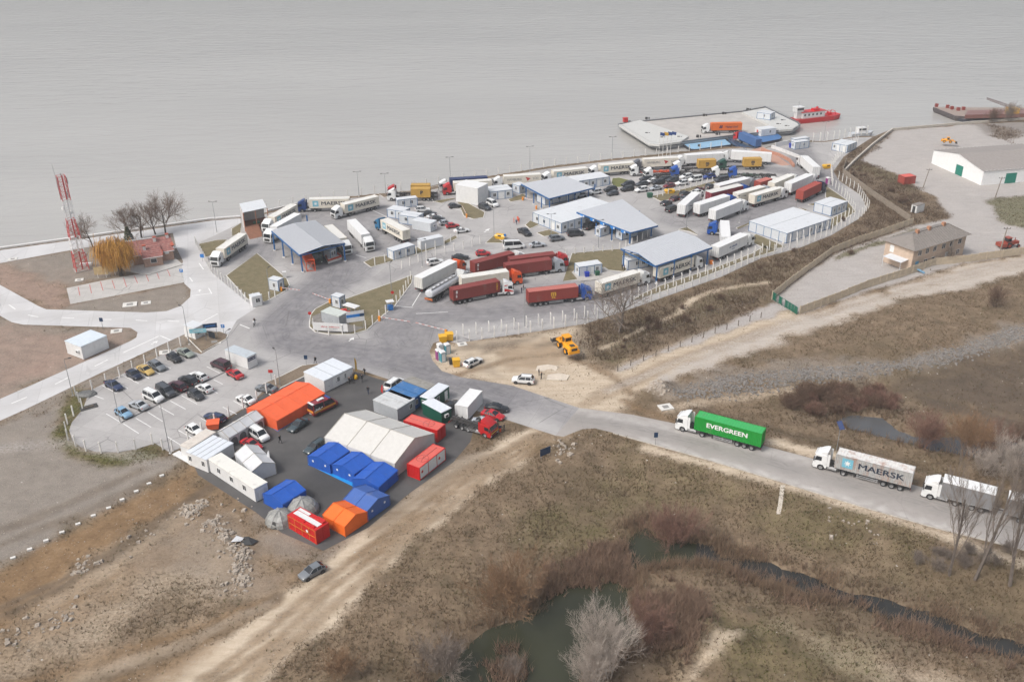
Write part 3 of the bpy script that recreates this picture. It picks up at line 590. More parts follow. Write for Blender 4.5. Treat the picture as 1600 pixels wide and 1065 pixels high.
sheet('cabin_slab', [(893,426),(900,420),(945,418),(962,430),(950,436),(905,440)], .158, mat('slab_grey', S(186,182,176), .9, .12), 0, None)
# quay wall and river-side copings
def ribbon(name, px, w_, z0, z1, m, label=None, cat=None, z=0):
    p = [P(a, b, z) for a, b in px]; mb = MB()
    L_, R_ = [], []
    for i, v in enumerate(p):
        t = (p[min(i+1, len(p)-1)]-p[max(i-1, 0)]).normalized(); n = Vector((-t.y, t.x, 0))*w_/2; L_.append(v+n); R_.append(v-n)
    rings = [[(l.x, l.y, z0), (r.x, r.y, z0), (r.x, r.y, z1), (l.x, l.y, z1)] for l, r in zip(L_, R_)]
    mb.loft(rings); o = mb.build(name, m)
    return tag(o, label, cat) if label else structure(o)
QUAY = mat('quay_concrete', S(224,222,220), .85, .08, dirt=.2)
KERB = mat('kerb_worn', S(190,182,170), .9, .2, dirt=.5)
ribbon('quay_wall', [(-300,433),(0,388.5),(130,370.5),(280,349.5),(330,342.5),(376,339)], .9, -6, .45, QUAY)
ribbon('road_kerb', [(958,676.5),(1000,688.5),(1100,716.5),(1218,752),], .3, -.3, .06, KERB); ribbon('road_kerb', [(1228,755.5),(1353,793.5),(1465,825.5),(1591,856.5),(1780,913)], .3, -.3, .06, KERB)
ribbon('river_wall', [(417,330.5),(470,318)], .5, -6, .5, QUAY)
# ================================================================== VEHICLES
def place2(a, b, z):
    """two photo points at height z -> middle (ground) and heading from a to b, and their distance"""
    A = P(*a, z); B = P(*b, z); d = B-A
    return (A+B)/2, math.atan2(d.y, d.x), d.length
def smooth40(me):
    me.polygons.foreach_set('use_smooth', [True]*len(me.polygons)); me.set_sharp_from_angle(angle=R(35)); return me
def wheel_mesh(r=.5, w=.32, dual=False):
    def mk():
        mb = MB(); ww = w*(2.1 if dual else 1)
        prof = [(r*.62, -ww/2), (r*.93, -ww/2), (r, -ww/2+.05), (r, ww/2-.05), (r*.93, ww/2), (r*.62, ww/2)]
        n = 18; rings = [[(q*math.cos(2*math.pi*i/n), y, q*math.sin(2*math.pi*i/n)) for i in range(n)] for q, y in prof]
        mb.loft(rings, 0, True, False)
        for s in (-1, 1):
            y = s*(ww/2-.04); pts = [(r*.64*math.cos(2*math.pi*i/n), y, r*.64*math.sin(2*math.pi*i/n)) for i in range(n)]
            hub = [(r*.25*math.cos(2*math.pi*i/n), y-s*.06 if not dual else y-s*.16, r*.25*math.sin(2*math.pi*i/n)) for i in range(n)]
            mb.loft([pts, hub], 1, True, False); mb.add(hub, [tuple(range(n))], 1)
        return smooth40(mb.mesh('wheel'))
    return cached(('wheel', r, w, dual), mk)
def cab_meshes():
    if 'cab' in CACHE: return CACHE['cab']
    mb = MB(); d = {}
    prof = [(4.38,.32),(4.46,.5),(4.5,1.2),(4.48,1.78),(4.18,2.82),(3.95,3.02),(2.2,3.02),(2.15,.6),(2.5,.6),(2.58,.85),(2.85,1.1),(3.35,1.1),(3.62,.85),(3.7,.32)]
    inner = [(3.3+(x-3.3)*.985, 1.7+(z-1.7)*.975) for x, z in prof]
    n = len(prof); rings = [[(x, y, z) for x, z in pr] for pr, y in ((inner, -1.24), (prof, -1.17), (prof, 1.17), (inner, 1.24))]
    mb.loft(rings)
    sp = [(3.9,3.0),(3.3,3.42),(2.7,3.72),(2.2,3.78),(2.2,3.0)]; spi = [(3.0+(x-3.0)*.9, 3.0+(z-3.0)*.86) for x, z in sp]
    mb.loft([[(x, y, z) for x, z in pr] for pr, y in ((spi, -1.17), (sp, -.85), (sp, .85), (spi, 1.17))])
    for s in (-1, 1): mb.box(1.75, 2.15, s*1.18-.03, s*1.18+.03, 1.0, 3.3)        # wind deflectors
    mb.box(4.2, 4.34, -1.0, 1.0, 2.82, 2.9)                                       # sun visor
    d['cab'] = smooth40(mb.mesh('cab'))
    d['windscreen'] = MB().add([(4.495,-1.12,1.8),(4.495,1.12,1.8),(4.215,1.08,2.74),(4.215,-1.08,2.74)], [(0,1,2,3)]).mesh('windscreen')
    d['side_window'] = {s: MB().add([(3.1,s*1.247,1.85),(4.2,s*1.247,1.78),(4.0,s*1.247,2.62),(3.1,s*1.247,2.62)], [(0,1,2,3)]).mesh('side_window') for s in (-1, 1)}
    g = MB(); g.box(4.49, 4.53, -.85, .85, .75, 1.5)
    for k in range(4): g.box(4.52, 4.55, -.85, .85, .8+k*.18, .86+k*.18)
    g.box(4.4, 4.5, -1.2, 1.2, .30, .42); d['grille'] = g.mesh('grille')
    d['headlight'] = {s: MB().box(4.42, 4.53, s*1.0-.16, s*1.0+.16, .55, .78).mesh('headlight') for s in (-1, 1)}
    d['mirror'] = {s: MB().box(4.25, 4.4, s*1.42-.12, s*1.42+.12, 1.75, 2.5).bar((4.2, s*1.2, 2.5), (4.3, s*1.42, 2.45), .05).mesh('mirror') for s in (-1, 1)}
    f = MB()
    for s in (-1, 1): f.box(-1.5, 4.2, s*.42-.06, s*.42+.06, .72, .98)
    f.box(-.5, .5, -.5, .5, .98, 1.16); f.box(1.4, 2.1, -.9, .9, .8, 1.3); f.box(-1.5, -1.4, -1.1, 1.1, .6, .8)
    for s in (-1, 1):
        for a in range(5):     # mudguards
            t0, t1 = R(20+a*28), R(48+a*28); y0, y1 = s*.78-.32, s*.78+.32; f.add([(-.6+.62*math.cos(t0), y0, .52+.62*math.sin(t0)), (-.6+.62*math.cos(t0), y1, .52+.62*math.sin(t0)), (-.6+.62*math.cos(t1), y1, .52+.62*math.sin(t1)), (-.6+.62*math.cos(t1), y0, .52+.62*math.sin(t1))], [(0,1,2,3)])
    d['tractor_frame'] = f.mesh('tractor_frame')
    d['fuel_tank'] = {s: MB().loft([[(x, s*.92+.3*math.cos(a), .72+.3*math.sin(a)) for a in [i*math.pi/4+math.pi/8 for i in range(8)]] for x in (.55, 2.05)]).mesh('fuel_tank') for s in (-1, 1)}
    CACHE['cab'] = d; return d
def container_meshes(L, H=2.7, Wd=2.44):
    def mk():
        z0, z1 = 1.2, 1.2+H; d = {}; mb = MB(); hw = Wd/2
        def corr(n, amp):
            pts = []
            for i in range(n):
                for fx, o in ((0, 0), (.3, 0), (.5, -amp), (.8, -amp)): pts.append(((i+fx)/n, o))
            return pts+[(1, 0)]
        for s in (-1, 1):
            pts = [(.12+t*(L-.24), s*(hw-.01+o)) for t, o in corr(int(L/.29), .04)]
            v = [(x, y, z0+.14) for x, y in pts]+[(x, y, z1-.1) for x, y in pts]; n = len(pts)
            mb.add(v, [(i, i+1, n+i+1, n+i) for i in range(n-1)])
        pts = [(.12+t*(L-.24), z1-.012+o) for t, o in corr(int(L/.5), .03)]
        v = [(x, -hw+.08, z) for x, z in pts]+[(x, hw-.08, z) for x, z in pts]; n = len(pts); mb.add(v, [(i, i+1, n+i+1, n+i) for i in range(n-1)], 1)
        for s in (-1, 1):
            mb.box(.1, L-.1, s*(hw-.05)-.05, s*(hw-.05)+.05, z0, z0+.15); mb.box(.1, L-.1, s*(hw-.05)-.05, s*(hw-.05)+.05, z1-.11, z1)
            for x in (0, L-.16): mb.box(x, x+.16, s*(hw-.08)-.083, s*(hw-.08)+.083, z0-.005, z1+.008)
        mb.box(.0, .1, -hw+.15, hw-.15, z0, z0+.12); mb.box(0, .1, -hw+.15, hw-.15, z1-.12, z1); mb.box(L-.12, L-.05, -hw+.15, hw-.15, z0, z1-.002)
        d['container'] = mb.mesh('container')
        dd = MB(); 
        for s in (-1, 1):
            dd.box(.03, .06, s*.56-.53, s*.56+.53, z0+.12, z1-.12)
            for y in (.25, .8): dd.cyl((.01, s*y, (z0+z1)/2), (0, 0, 1), .025, H-.2, 6); dd.box(-.01, .03, s*y-.12, s*y+.12, z0+.95, z0+1.02)
        d['door'] = dd.mesh('door'); return d
    return cached(('cont', L, H), mk)
def trailer_meshes(L, cont=True):
    def mk():
        d = {}; f = MB()
        for s in (-1, 1):
            f.box(.1, L-.2, s*.5-.07, s*.5+.07, .82, 1.12)
            for k in range(7): pass
        for k in range(8): x = .3+k*(L-.8)/7; f.box(x-.07, x+.07, -1.15, 1.15, 1.0, 1.13)
        f.box(0, .12, -1.2, 1.2, .62, .8); f.box(.0, .1, -1.2, 1.2, .98, 1.15)
        for s in (-1, 1):
            f.box(L-3.4, L-3.25, s*.75-.08, s*.75+.08, .12, 1.0)                      # landing legs
            for x in (1.55, 2.9, 4.25): f.box(x-.5, x+.5, s*.98-.2, s*.98+.2, 1.02, 1.06)
        d['trailer_frame'] = f.mesh('trailer_frame')
        d['side_guard'] = {}
        for s in (-1, 1):
            g = MB(); xa = min(5.1, L-4.6)
            for z in (.55, .85): g.box(xa, L-3.7, s*1.18-.02, s*1.18+.02, z-.06, z+.06)
            for x in (xa+.1, (xa+L-3.7)/2, L-3.8): g.box(x-.04, x+.04, s*1.15-.02, s*1.15+.02, .45, 1.05)
            d['side_guard'][s] = g.mesh('side_guard')
        d['tail_light'] = {s: MB().box(-.04, .0, s*.95-.2, s*.95+.2, .66, .78).mesh('tail_light') for s in (-1, 1)}
        return d
    return cached(('trl', L), mk)
def star_meshes():
    """square emblem with a seven pointed star"""
    a = MB().add([(-.95, 0, -.95), (.95, 0, -.95), (.95, 0, .95), (-.95, 0, .95)], [(0,1,2,3)]); b = MB(); pts = []
    for i in range(14): q = .72 if i % 2 == 0 else .27; t = math.pi/2+i*math.pi/7; pts.append((q*math.cos(t), -.004, q*math.sin(t)))
    b.add(pts+[(0, -.004, 0)], [(i, (i+1) % 14, 14) for i in range(14)])
    return cached('star', lambda: (a.mesh('emblem', fix=False), b.mesh('star', fix=False)))
INK = mat('lettering_ink', (.02, .03, .05), .6, .1); INKW = mat('lettering_white', S(240,240,238,.8), .6, .04); INKG = mat('lettering_grey', S(130,132,136), .6, .05); INKR = mat('flag_red', S(196,40,36), .6, .05); INKY = mat('lettering_yellow', S(228,178,60), .6, .08); INKB = mat('lettering_blue', S(50,80,140), .6, .05); LBLUE = mat('emblem_blue', S(120,190,212), .6, .06); INKN = mat('lettering_navy', S(22,32,84), .6, .05)
def decal(parent, me, m, x, z, hw, side, scale=1, sx=None, name='lettering', out=.006):
    o = inst(name, me, m, parent); o.location = (x, side*(hw+out), z); o.rotation_euler = (0, 0, 0 if side < 0 else math.pi); o.scale = (sx or scale, 1, scale); return o
def marks(box, kind, L, H, hw, z0):
    zc = z0+H*.55
    for side in (-1, 1):
        f = lambda u: u if side < 0 else L-u          # u runs along the reading direction
        if kind == 'maersk':
            e, s_ = star_meshes(); k = H/2.7; o = decal(box, e, LBLUE, f(L*.165), z0+H*.52, hw, side, .92*k, name='emblem')
            st = inst('star', s_, INKW, o); st.location = (0, -.006, 0)
            decal(box, text_mesh('MAERSK', 1.0, .022), INK, f(L*.6), z0+H*.52, hw, side, 1.5*k, 2.0*k*L/12.19)
        elif kind == 'evergreen': decal(box, text_mesh('EVERGREEN', 1.0, .035), INKW, f(L*.49), z0+H*.56, hw, side, 1.25, 1.42)
        elif kind == 'hamburg':
            decal(box, text_mesh('HAMBURG', 1.0, .0), INKG, f(L*.28), zc, hw, side, 1.0, 1.0); decal(box, text_mesh('SÜD', 1.0, 0), INKG, f(L*.85), zc, hw, side, 1.0, 1.0)
            fl = cached('flag', lambda: MB().add([(-.8, 0, .7), (.9, 0, .15), (-.2, 0, -.7), (-.4, 0, 0)], [(0, 1, 2, 3)]).mesh('emblem', fix=False)); decal(box, fl, INKR, f(L*.64), zc, hw, side, 1, name='emblem')
        elif kind == 'msc': 
            decal(box, text_mesh('m', 1.0, .05), INKY, f(L*.5), z0+H*.62, hw, side, 1.9, 1.7); decal(box, text_mesh('sc', 1.0, .03), INKY, f(L*.5), z0+H*.3, hw, side, 1.1, 1.25)
        elif kind == 'mscdark':
            decal(box, text_mesh('m', 1.0, .05), INK, f(L*.5), z0+H*.62, hw, side, 1.7, 1.5); decal(box, text_mesh('sc', 1.0, .03), INK, f(L*.5), z0+H*.32, hw, side, 1.0, 1.1)
        elif kind == 'p': decal(box, text_mesh('P', 1.0, .05), INK, f(L*.55), z0+H*.55, hw, side, 1.6, 1.6)
        elif kind == 'hapag':
            fl = cached('slash', lambda: MB().add([(-.9, 0, -.7), (-.1, 0, -.7), (.25, 0, .75), (-.3, 0, .75)], [(0, 1, 2, 3)]).add([(.1, 0, -.7), (.75, 0, -.7), (1.0, 0, .75), (.45, 0, .75)], [(0, 1, 2, 3)]).mesh('emblem', fix=False)); decal(box, fl, INKN, f(L*.3), z0+H*.5, hw, side, .75, name='emblem')
            decal(box, text_mesh('Hapag-Lloyd', 1.0, .01), INKN, f(L*.66), z0+H*.5, hw, side, 1.1, 1.0)
        elif kind == 'safety': decal(box, print_marks(8, 3), INKB, f(L*.5), zc, hw, side, .6, name='print_marks'); decal(box, print_marks(6, 4), INKB, f(L*.5), zc-.7, hw, side, .3, name='print_marks')
        elif kind == 'code': decal(box, print_marks(4, 5), INKW, f(.9) , zc, hw, side, .5, name='print_marks').rotation_euler[1] = R(90)
        elif kind == 'codey': decal(box, print_marks(6, 6), INKY, f(L-.8), zc, hw, side, .45, name='print_marks').rotation_euler[1] = R(90); decal(box, print_marks(4, 5), INKW, f(.9), zc, hw, side, .5, name='print_marks').rotation_euler[1] = R(90)
CREAMR = mat('container_roof_white', S(230,228,222), .55, .05, dirt=.18, dcol=(.36, .32, .27, 1))
CABC = {}
def cabpaint(k):
    tbl = dict(white=(240,241,240), blue=(24,84,170), dblue=(28,62,120), teal=(12,112,158), green=(22,74,58), dgreen=(26,64,54), red=(196,34,36), orange=(236,92,30), silver=(176,182,190), grey=(90,94,100), navy=(30,40,78), cream=(232,226,212))
    return paint('cab_'+k, *tbl[k], dirt=.1, coat=.3)
def tractor(root, cabc, kx, art=0, z=0):
    d = cab_meshes(); T = Matrix.Translation((kx, 0, z)) @ Matrix.Rotation(art, 4, 'Z')
    def add(n, me, m, off=None):
        o = inst(n, me, m, root); o.matrix_local = T @ Matrix.Translation(off) if off else T; return o
    c = add('cab', d['cab'], cabpaint(cabc))
    for n, me, m in (('windscreen', d['windscreen'], GLASS), ('side_window', d['side_window'][-1], GLASS), ('side_window', d['side_window'][1], GLASS), ('grille', d['grille'], STEELD), ('headlight', d['headlight'][1], LAMP), ('headlight', d['headlight'][-1], LAMP), ('mirror', d['mirror'][1], STEELD), ('mirror', d['mirror'][-1], STEELD)):
        inst(n, me, m, c)
    add('tractor_frame', d['tractor_frame'], STEELD); add('fuel_tank', d['fuel_tank'][1], STEELG); add('fuel_tank', d['fuel_tank'][-1], STEELG)
    for s in (-1, 1):
        add('wheel', wheel_mesh(.52, .33), [RUBBER, RIM], (3.12, s*1.04, .52)); add('wheel', wheel_mesh(.52, .28, True), [RUBBER, RIM], (-.6, s*.93, .52))
    return c
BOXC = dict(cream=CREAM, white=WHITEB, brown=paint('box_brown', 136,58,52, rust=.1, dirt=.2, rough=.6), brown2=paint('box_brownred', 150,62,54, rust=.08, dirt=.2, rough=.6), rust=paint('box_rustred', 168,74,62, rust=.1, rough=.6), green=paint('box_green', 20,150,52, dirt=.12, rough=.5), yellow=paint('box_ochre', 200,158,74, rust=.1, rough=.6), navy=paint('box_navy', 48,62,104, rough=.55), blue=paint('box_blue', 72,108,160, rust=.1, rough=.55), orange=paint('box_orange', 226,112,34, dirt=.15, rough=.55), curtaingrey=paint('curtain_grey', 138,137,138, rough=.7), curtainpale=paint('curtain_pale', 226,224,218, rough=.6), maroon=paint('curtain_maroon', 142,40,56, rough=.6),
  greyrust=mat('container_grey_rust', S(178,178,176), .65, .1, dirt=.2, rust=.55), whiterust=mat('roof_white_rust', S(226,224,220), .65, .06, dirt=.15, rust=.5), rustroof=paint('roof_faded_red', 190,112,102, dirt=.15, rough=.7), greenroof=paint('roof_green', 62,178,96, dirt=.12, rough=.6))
def truck(label, rear, front, _n, col, cabc, roof=None, mk=None, art=0, z=0, kind='c40', name=None, pitch=0, shift=5.2, group='trucks waiting at the ferry terminal', framec=None):
    LB = dict(c40=12.19, c20=6.06, curtain=13.6, bare=12.2, tank=11.5, road=7.7)[kind]; top = dict(c40=3.9, c20=3.9, curtain=4.0, bare=1.25, tank=3.5, road=4.0)[kind]
    mid, rz, dist = place2(rear, front, z+top)
    LT = 12.2 if kind in ('c20', 'bare', 'tank') else LB; bx = (shift-LB/2) if kind == 'c20' else 0
    org = Vector((mid.x, mid.y, z))-Vector((math.cos(rz), math.sin(rz), 0))*(bx+LB/2)
    nm = name or dict(c40='container_truck', c20='container_truck', curtain='box_truck', bare='chassis_truck', tank='tank_truck', road='curtain_truck')[kind]
    root = thing(nm, label, 'truck', org, rz, group)
    if pitch: root.rotation_euler = Euler((0, pitch, rz), 'XYZ')
    t = trailer_meshes(LT); fr = inst('trailer_frame', t['trailer_frame'], framec or STEELD, root)
    for s in (-1, 1):
        inst('side_guard', t['side_guard'][s], STEELG, root)
        inst('tail_light', t['tail_light'][s], TAIL, root)
        for x in ((1.6, 2.91, 4.22) if kind != 'road' else (1.6, 2.91)): inst('wheel', wheel_mesh(.5, .36), [RUBBER, RIM], root, (x, s*1.02, .5))
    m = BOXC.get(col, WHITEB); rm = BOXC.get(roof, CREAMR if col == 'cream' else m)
    if kind in ('c40', 'c20'):
        d = container_meshes(LB); b = inst('container', d['container'], [m, rm], root, (bx, 0, 0)); inst('door', d['door'], m, b)
        if mk: marks(b, mk, LB, 2.7, 1.22, 1.2)
    elif kind in ('curtain', 'road'):
        def mkb():
            mb = MB(); ch = .06; hw = 1.27
            mb.box(0, LB, -hw, hw, 1.1, 3.9); mb.prism([(-.01, -hw-.01), (LB+.01, -hw-.01), (LB+.01, hw+.01), (-.01, hw+.01)], 3.9, 4.0, 1, True)
            for s in (-1, 1):
                mb.box(0, LB, s*(hw+.006)-.012, s*(hw+.006)+.012, 1.08, 1.2, 2)
                for k in range(5 if LB > 8 else 3): x = LB*(k+.5)/(5 if LB > 8 else 3); mb.box(x-.015, x+.015, s*(hw+.003)-.006, s*(hw+.003)+.006, 1.2, 3.9, 2)
            dr = MB()
            for s in (-1, 1):
                dr.box(-.03, -.004, s*.62-.58, s*.62+.58, 1.15, 3.86)
                for y in (.3, .95): dr.cyl((-.05, s*y, 2.5), (0, 0, 1), .03, 2.6, 6, 1)
            return mb.mesh('box'), dr.mesh('door')
        bm_, dm_ = cached(('box', LB), mkb); b = inst('box', bm_, [m, rm, STEELG], root); inst('door', dm_, [m, STEELG], b)
        if mk: marks(b, mk, LB, 2.8, 1.27, 1.1)
    elif kind == 'tank':
        mb = MB(); n = 20; rings = []
        for x, q in ((0, .55), (.12, .85), (.4, 1), (LB-.4, 1), (LB-.12, .85), (LB, .55)): rings.append([(x, 1.22*q*math.cos(2*math.pi*i/n), 2.25+1.0*q*math.sin(2*math.pi*i/n)) for i in range(n)])
        mb.loft(rings); b = inst('tank', smooth40(mb.mesh('tank')), paint('tank_pale', 214,216,220, dirt=.2), root)
        wk = MB()
        for s in (-1, 1): wk.box(.6, LB-.6, s*.62-.03, s*.62+.03, 3.1, 3.4)
        wk.box(.6, LB-.6, -.6, .6, 3.16, 3.22)
        for k in range(6): wk.cyl((1.3+k*1.7, 0, 3.32), (0, 0, 1), .32, .18, 12)
        inst('walkway', wk.mesh('walkway'), STEELG, b); inst('rear_panel', MB().box(-.1, 0, -1.1, 1.1, .8, 1.25).mesh('rear_panel'), paint('panel_orange', 196,110,60), root)
    elif kind == 'bare':
        mb = MB(); 
        for k in range(4): mb.box(2+k*2.3, 2.9+k*2.3, -.8, .8, 1.13, 1.4 if k % 2 else 1.3)
        inst('deck_gear', mb.mesh('deck_gear'), framec or STEELD, root)
    if cabc: tractor(root, cabc, LT-.95 if kind != 'road' else LB-1.75, art)
    return root
Q = 'trucks queuing along the river fence'; LQ = 'trucks in the central truck lot'; EQ = 'trucks parked in the eastern lot'; RQ = 'trucks queuing on the access road'; WQ = 'trucks at the western gate canopy'
T = truck
T('white truck with cream star container driving in beside the western fence', (378.6,364.6), (344,388), 1, 'cream', 'white', mk='maersk', group=WQ)
T('cream star container truck with red bumper turning next to the brown ramp shed', (459.6,318.3), (423,338.7), 1, 'cream', 'white', mk='maersk', group=WQ)
T('plain white container truck half hidden by the western canopy roof', (462.5,334), (429,352.5), 1, 'white', 'white', group=WQ)
T('dark blue cab truck with cream star container parked broadside by the river', (545.7,308.6), (483,310.2), 1, 'cream', 'dblue', mk='maersk', group=WQ)
T('white cab truck with cream star container turning in front of the dark blue cab truck', (588.1,305.4), (535.3,318.5), 1, 'cream', 'white', mk='maersk', group=WQ)
T('white box truck driving towards the yard right of the western canopy', (549,343), (571,365.4), 1, 'white', 'white', kind='curtain', group=WQ)
T('teal cab truck with rusty backed star container heading to the river', (633.6,359), (601,342), 1, 'cream', 'teal', mk='maersk', group=WQ)
T('white cab truck coming out from under the eastern side of the western canopy', (512.4,351), (536,372.4), 1, 'cream', 'white', group=WQ)
T('dark green cab truck standing in the middle lane under the western canopy', (464.4,364), (488,385.4), 1, 'cream', 'dgreen', group=WQ)
T('white cab truck with short ochre container marked with a P', (673.6,293.6), (641,293.6), 1, 'yellow', 'white', kind='c20', mk='p', group=Q)
T('red cab truck with short ochre container nearest the river', (673,287.6), (641,287.8), 1, 'yellow', 'red', kind='c20', group=Q, shift=5.2)
T('red cab truck with white container behind the big white hall', (767.6,280.4), (708,284.4), 1, 'cream', 'red', mk='maersk', group=Q)
T('white cab truck with dark navy container by the river fence', (761,275.6), (702.4,279), 1, 'navy', 'white', group=Q)
T('white cab truck with cream container bearing a red flag, behind the small modular office', (844,271), (787,274.4), 1, 'cream', 'white', mk='hamburg', group=Q)
T('star container truck behind the upper blue canopy, first of two in a row', (917.6,261), (862,267), 1, 'cream', 'white', mk='maersk', group=Q)
T('star container truck standing behind the long river cabin end', (990,252.4), (935.6,257.4), 1, 'cream', 'white', mk='maersk', group=Q)
T('cream red flag container truck with grey cab near the white flagpoles', (1058.4,245), (1005,248), 1, 'cream', 'grey', mk='hamburg', group=Q)
ORF = paint('chassis_orange', 206,84,48, dirt=.25); GNF = paint('chassis_green', 58,78,66, dirt=.3)
T('white cab with empty orange chassis in front of the red flag container', (1052,266), (1003,268), 1, None, 'white', kind='bare', group=Q, framec=ORF)
T('white cab with empty dark chassis carrying yellow beams beside the car queue', (1072,269), (1025,272.5), 1, None, 'white', kind='bare', group=Q)
T('long white box truck with white cab at the riverside east of the flagpoles', (1130,238), (1070,241.5), 1, 'white', 'white', kind='curtain', group=Q)
T('white cab truck with short ochre container west of the green cab', (1119,248.3), (1089.4,249.5), 1, 'yellow', 'white', kind='c20', mk='mscdark', group=Q, shift=4)
T('blue cab with empty low chassis beside the parked cars', (1103,268), (1079,269), 1, None, 'blue', kind='bare', group=Q)
T('green cab truck with red bumper and short ochre container', (1190.4,246.4), (1161,247), 1, 'yellow', 'green', kind='c20', mk='mscdark', group=Q, shift=4)
T('white box truck next to the ferry ramp, last in the riverside row', (1205,239.2), (1144,235.2), 1, 'white', 'white', kind='curtain', group=Q)
T('white cab with empty green chassis west of the light blue cab', (1176,272), (1136,271.5), 1, None, 'white', kind='bare', group=Q, framec=GNF)
T('light blue cab with long dark car carrier chassis', (1199,272), (1168,271.5), 1, None, 'blue', kind='bare', group=Q)
T('pale grey curtain truck with white roof beside the queue of cars', (1120,289), (1167.8,277), 1, 'curtainpale', 'silver', roof='white', kind='curtain', group=EQ)
T('maroon curtain truck with pale roof', (1107,300), (1157.5,288), 1, 'maroon', 'blue', roof='curtainpale', kind='curtain', group=EQ)
T('truck with short rust red container behind the cream containers', (1184.4,283.4), (1201.5,278), 1, 'rust', 'white', kind='c20', roof='rustroof', group=EQ, shift=8)
T('cream container truck between the rust red one and the tall white box', (1204.4,285.6), (1237,272), 1, 'cream', 'white', group=EQ)
T('tall white box truck left of the rust red container truck', (1231.5,286), (1266,271.5), 1, 'white', 'white', kind='curtain', group=EQ)
T('navy cab truck with rust red container at the eastern end of the lot', (1249.6,298), (1279.5,283.8), 1, 'rust', 'navy', group=EQ)
T('plain cream container truck behind the eastern star container', (1150.6,301.6), (1191,290.6), 1, 'cream', 'silver', group=EQ)
T('eastern lot truck with cream star container and open cab side', (1176,304), (1215,292.8), 1, 'cream', 'white', mk='maersk', group=EQ)
T('white box truck with blue cab behind a white one', (1091,318), (1134,304.8), 1, 'white', 'blue', kind='curtain', group=EQ)
T('white box truck with white cab in the front row of the eastern lot', (1113.4,327.8), (1155.6,311.6), 1, 'white', 'white', kind='curtain', group=EQ)
T('white box truck parked beside the black van', (1067,318), (1085.5,302), 1, 'white', 'white', kind='curtain', group=EQ)
T('bright blue cab truck jackknifed with a white box trailer', (1134.5,373), (1132,341.5), 1, 'white', 'blue', kind='curtain', art=R(82), group=EQ)
T('white box truck with blue writing leaving the eastern end of the inspection canopy', (1119.4,384), (1161,365.6), 1, 'white', 'white', kind='curtain', mk='safety', group=EQ)
T('star container truck standing under the inspection canopy', (1025,417.6), (1080.6,399), 1, 'cream', 'white', mk='maersk', group=EQ)
T('dirty star container truck waiting in front of the inspection canopy', (935,440.8), (995,423), 1, 'cream', 'white', mk='maersk', group=LQ)
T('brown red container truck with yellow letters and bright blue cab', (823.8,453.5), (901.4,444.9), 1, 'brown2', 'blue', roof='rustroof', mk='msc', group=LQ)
T('long white curtain truck with orange cab next to the tank truck', (652,433.6), (709,405.8), 1, 'curtainpale', 'orange', roof='white', kind='curtain', group=LQ)
T('silver tank truck with orange rear panel', (670,451.5), (711,427.5), 1, None, 'white', kind='tank', group=LQ)
T('brown container truck nearest the white minibus', (738.4,409.2), (799.6,393.2), 1, 'brown', 'white', mk='code', group=LQ)
T('brown container truck with red cab', (794,403), (867,394.4), 1, 'brown', 'red', group=LQ)
T('brown container truck with silver cab', (788.4,412.4), (860,403), 1, 'brown', 'silver', group=LQ)
T('cream container truck with orange cab in the middle of the lot', (718.4,432.4), (793.4,421.4), 1, 'cream', 'orange', group=LQ)
rwt = T('brown container truck with red and white cab at the front of the lot', (704.5,450.9), (778.3,436.5), 1, 'brown', 'white', mk='codey', art=R(-14), group=LQ)
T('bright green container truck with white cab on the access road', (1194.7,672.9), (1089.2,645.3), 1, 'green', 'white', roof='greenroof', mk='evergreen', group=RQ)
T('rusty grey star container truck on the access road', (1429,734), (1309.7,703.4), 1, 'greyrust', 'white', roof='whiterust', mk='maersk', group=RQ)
fr_ = T('grey curtain truck with white cab pulling a second trailer, right edge of the photo', (1557,766.5), (1476,745.9), 1, 'curtaingrey', 'white', roof='white', kind='road', group=RQ)
def drawbar(root):
    d = bpy.data.objects; bx = [c for c in root.children if c.name.startswith('box')][0]; fr = [c for c in root.children if c.name.startswith('trailer_frame')][0]
    b = inst('rear_box', bx.data, list(BOXC[k] for k in ('curtaingrey', 'white'))+[STEELG], root, (-9.4, 0, 0)); inst('rear_trailer_frame', fr.data, STEELD, root, (-9.4, 0, 0))
    for x in (-7.6, -4.2):
        for s in (-1, 1): inst('wheel', wheel_mesh(.5, .36), [RUBBER, RIM], root, (x+.2, s*1.02, .5))
    MB().box(-2.4, .4, -.08, .08, .7, .85).build('drawbar', STEELD, root)
drawbar(fr_)
cb_ = [c for c in rwt.children if c.name.startswith('cab')][0]
for s_ in (-1, 1): MB().add([(2.2, s_*1.251, 2.0), (3.0, s_*1.251, 1.8), (4.4, s_*1.251, 1.2), (4.4, s_*1.251, .95), (3.0, s_*1.251, 1.2), (2.2, s_*1.251, 1.2)], [(0, 1, 4, 5), (1, 2, 3, 4)]).add([(2.2, s_*1.251, 2.95), (3.1, s_*1.251, 2.9), (3.0, s_*1.251, 2.7), (2.2, s_*1.251, 2.6)], [(0, 1, 2, 3)]).build('side_stripe', INKR, cb_)
